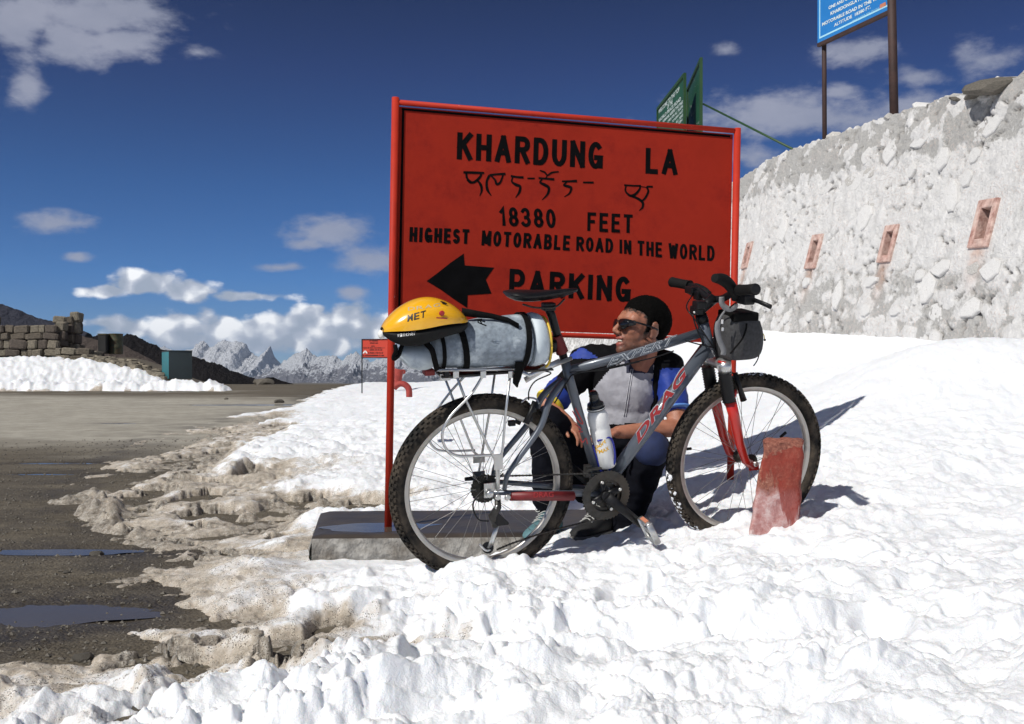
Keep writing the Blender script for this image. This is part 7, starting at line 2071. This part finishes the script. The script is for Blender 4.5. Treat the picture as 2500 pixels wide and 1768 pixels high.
jme = remesh(jb, 'jersey', .007, 7, .5)
# folds pulled from the shoulders and the zip
nv2 = len(jme.vertices); co = np.zeros(nv2 * 3); jme.vertices.foreach_get('co', co); co = co.reshape(-1, 3)
no = np.zeros(nv2 * 3); jme.vertices.foreach_get('normal', no); no = no.reshape(-1, 3)
fold = fbm((co[:, 0] * 1.0 + co[:, 2] * .55) * 11, (co[:, 2] - co[:, 0] * .3) * 3.5, 3, 501, ridged=True) - .4
fold2 = fbm(co[:, 0] * 18, co[:, 2] * 12, 3, 502)
co = co + no * (fold * .011 + fold2 * .004)[:, None]
jme.vertices.foreach_set('co', co.reshape(-1)); jme.update()
J = link_mesh('jersey', jme, [M['jersey_grey'], M['jersey_blue'], M['jersey_black'], M['jersey_navy']], PER)
def inpoly(p, P):
    c = False
    for i in range(len(P)):
        x0_, y0_ = P[i]; x1_, y1_ = P[(i + 1) % len(P)]
        if (y0_ > p[1]) != (y1_ > p[1]) and p[0] < (x1_ - x0_) * (p[1] - y0_) / (y1_ - y0_) + x0_: c = not c
    return c
GREY = [Z2(*p) for p in [(735, 985), (850, 930), (1130, 900), (1140, 1060), (1150, 1300), (1110, 1500), (640, 1520), (560, 1200)]]
def near_axis(p, a, b):
    ab_ = b - a; t_ = (p - a).dot(ab_) / ab_.length_squared; q = a + ab_ * max(0, min(1, t_)); return (p - q).length, t_
mi = []
for pl in jme.polygons:
    c = pl.center; px2 = to_px(c); front = pl.normal.y < .1
    dl, tl2 = near_axis(c, SH_L + (EL_L - SH_L) * .02, EL_L); dr, tr2 = near_axis(c, SH_R, EL_R)
    dn, tn = near_axis(c, NK + Vector((0, 0, -.045)), NK + Vector((0, 0, .1)))
    m_i = 2
    if front and inpoly(px2, GREY): m_i = 0
    if dn < .090 and tn > .05: m_i = 3
    if dl < .086 and tl2 > .02: m_i = 1 if (px2[1] < Z2(0, 900)[1] or tl2 > .72 or px2[0] < Z2(230, 0)[0]) else 2
    if dr < .080 and tr2 > .12: m_i = 1
    mi.append(m_i)
jme.polygons.foreach_set('material_index', mi)
# cuffs, zip, sleeve band
def ringband(name, a, b, t0, t1, r, m):
    d_ = (b - a); p0 = a + d_ * t0; p1 = a + d_ * t1
    mb = MB(); mb.tube([p0, p0.lerp(p1, .5), p1], [r, r * 1.03, r], 20); mb.build(name, M[m], J)
M['cuffblue'] = material('cuff_pale_blue', (.10, .24, .60), .7, var=.1)
M['cuffyellow'] = material('cuff_yellow', (.75, .58, .04), .7, var=.1)
ringband('cuff', SH_R, EL_R, .70, .735, .066, 'cuffblue'); ringband('cuff', SH_L, EL_L, .90, .965, .067, 'cuffyellow')
M['ziptape'] = material('zip_tape', (.55, .55, .58), .6, var=.05)
def onj(p, yy): return at(Z2(*p), yy)
dg = bpy.context.evaluated_depsgraph_get(); dg.update()
def cast(p):
    r = ray(p).normalized(); ok, loc, nr, ix = J.ray_cast(J.matrix_world.inverted() @ Vector((0, 0, 0)), (J.matrix_world.inverted().to_3x3() @ r))
    return J.matrix_world @ loc if ok else None
for dx in (-9, 9):
    zp = [cast(Z2(930 + dx + (y - 1000) * -.16, y)) for y in range(1000, 1480, 40)]
    zp = [q + Vector((0, -.003, 0)) for q in zp if q is not None]
    if len(zp) > 3:
        mb = MB(); mb.tube(curve_pts(zp, 3), .0013, 6); mb.build('zip', M['ziptape'], J)
for pts in ([(1190, 860), (1160, 1000), (1150, 1200), (1120, 1440)],):
    zp = [cast(Z2(*p)) for p in pts]; zp = [q + Vector((0, -.002, 0)) for q in zp if q is not None]
    if len(zp) > 2:
        mb = MB(); mb.tube(curve_pts(zp, 5), [(.013, .004)] * (5 * (len(zp) - 1) + 1), 8, upv=(1, 0, 0)); mb.build('vest_edge', M['jersey_black'], J)
# trousers
M['trousers'] = material('trousers_black', (.005, .0055, .009), .9, spec=.1, var=.3, scale=30, bump=.012, bscale=12)
tb_ = MB()
tb_.ell(HPc, Vector((.165, 0, 0)), Vector((0, .135, 0)), Vector((0, 0, .135)), 18, 12); tb_.ell(BE + Vector((0, .02, -.10)), Vector((.15, 0, 0)), Vector((0, .11, 0)), Vector((0, 0, .09)), 18, 12)
for h_, k_, a_ in ((HIP_L, KN_L, AN_L), (HIP_R, KN_R, AN_R)):
    cap(tb_, h_, k_, .098, .074); cap(tb_, k_, a_, .072, .060)
tme = remesh(tb_, 'trousers', .010, 6, .5)
nv2 = len(tme.vertices); co = np.zeros(nv2 * 3); tme.vertices.foreach_get('co', co); co = co.reshape(-1, 3); no = np.zeros(nv2 * 3); tme.vertices.foreach_get('normal', no); no = no.reshape(-1, 3)
co = co + no * (fbm(co[:, 0] * 9, co[:, 2] * 14, 3, 511, ridged=True) * .010)[:, None]; tme.vertices.foreach_set('co', co.reshape(-1)); tme.update()
TR_ = link_mesh('trousers', tme, M['trousers'], PER)
M['kneenavy'] = material('knee_navy', (.012, .022, .075), .8, var=.2, scale=30, bump=.006, bscale=20)
mb = MB(); kd = Vector((0, -1, 0)); mb.ell(KN_R + Vector((-.005, -.022, .004)), Vector((.074, 0, 0)), Vector((0, .070, 0)), Vector((0, 0, .074)), 20, 14); mb.build('knee_patch', M['kneenavy'], TR_)
# shoes
M['shoe_teal'] = material('shoe_teal', (.085, .18, .20), .7, var=.2, scale=40, bump=.002, bscale=120)
M['shoe_sole'] = material('shoe_sole', (.10, .10, .095), .8, var=.3, scale=30)
M['lace'] = material('lace_grey', (.42, .42, .40), .7, var=.1)
M['shoe_black'] = material('shoe_black', (.012, .012, .013), .75, var=.3, scale=40, bump=.002, bscale=120)
def shoe(ank, toe, mat_, lab, zs):
    fd = Vector((toe.x - ank.x, toe.y - ank.y, 0)); L_ = .27; fd.normalize(); sd_ = Vector((fd.y, -fd.x, 0)); heel = Vector((ank.x, ank.y, zs)) - fd * .065
    rgs = []
    for q, w_, h_ in ((0, .022, .05), (.04, .036, .085), (.15, .040, .125), (.30, .040, .130), (.42, .041, .095), (.60, .047, .070), (.78, .050, .055), (.92, .042, .042), (1.0, .018, .026)):
        c = heel + fd * (L_ * q); r_ = []
        for k in range(16):
            a = 2 * math.pi * k / 16; cs2, sn2 = math.cos(a), math.sin(a)
            r_.append(c + sd_ * w_ * cs2 * (1 if sn2 < .3 else 1 - .25 * sn2) + Vector((0, 0, h_ * (.5 + .5 * (sn2 if sn2 > -.6 else -.95)) + .012)))
        rgs.append(r_)
    mb = MB(); mb.loft(rgs); o = mb.build('shoe', M[mat_], PER); m_ = o.modifiers.new('s', 'SUBSURF'); m_.levels = 1; m_.render_levels = 1
    rgs = []
    for q, w_ in ((-.01, .024), (.04, .040), (.3, .042), (.6, .050), (.8, .052), (.93, .044), (1.02, .02)):
        c = heel + fd * (L_ * q); rgs.append([c - sd_ * w_, c + sd_ * w_, c + sd_ * w_ + Vector((0, 0, .024)), c - sd_ * w_ + Vector((0, 0, .024))])
    mb = MB(); mb.loft(rgs, smooth=False); s_o = mb.build('sole', M['shoe_sole'], o); bev(s_o, .003)
    for k in range(5):
        q = .36 + .07 * k; h_ = float(np.interp(q, [.30, .42, .60, .78], [.130, .095, .070, .055])) + .016; c = heel + fd * (L_ * q) + Vector((0, 0, h_))
        mb = MB(); mb.tube(curve_pts([c - sd_ * .026 - Vector((0, 0, .010)), c + Vector((0, 0, .004)), c + sd_ * .026 - Vector((0, 0, .010)) + fd * .014], 4), .0024, 6); mb.build('lace', M['lace'], o)
    c = heel + fd * (L_ * .34) + Vector((0, 0, .145))
    for s_ in (-1, 1):
        mb = MB(); mb.tube(curve_pts([c, c + sd_ * .030 * s_ + Vector((0, 0, .012)), c + sd_ * .055 * s_ - Vector((0, 0, .03)), c + sd_ * .030 * s_ + fd * .02 - Vector((0, 0, .035)), c + fd * .01], 5), .0022, 6); mb.build('lace_bow', M['lace'], o)
    return o
shoe(AN_L + Vector((.01, 0, 0)), at((1290, 1340), 3.80), 'shoe_teal', '', -.655)
shoe(AN_R + Vector((-.10, -.04, 0)), at((1395, 1330), 3.86), 'shoe_black', '', -.66)
# ================================================================== THIN MOUNTAIN AIR
hz = bpy.data.materials.new('haze'); hz.use_nodes = True
hz.node_tree.nodes.clear(); t = NT(hz.node_tree)
pv = t.n('ShaderNodeVolumePrincipled'); pv.inputs['Color'].default_value = (.62, .78, 1.0, 1); pv.inputs['Density'].default_value = 1.5e-5; pv.inputs['Anisotropy'].default_value = .1
om = t.n('ShaderNodeOutputMaterial'); t.l(pv.outputs[0], om.inputs['Volume'])
mb = MB(); mb.box((0, 0, 480), (48000, 0, 0), (0, 48000, 0), (0, 0, 760)); o = mb.build('haze', hz); tag(o, kind='stuff')
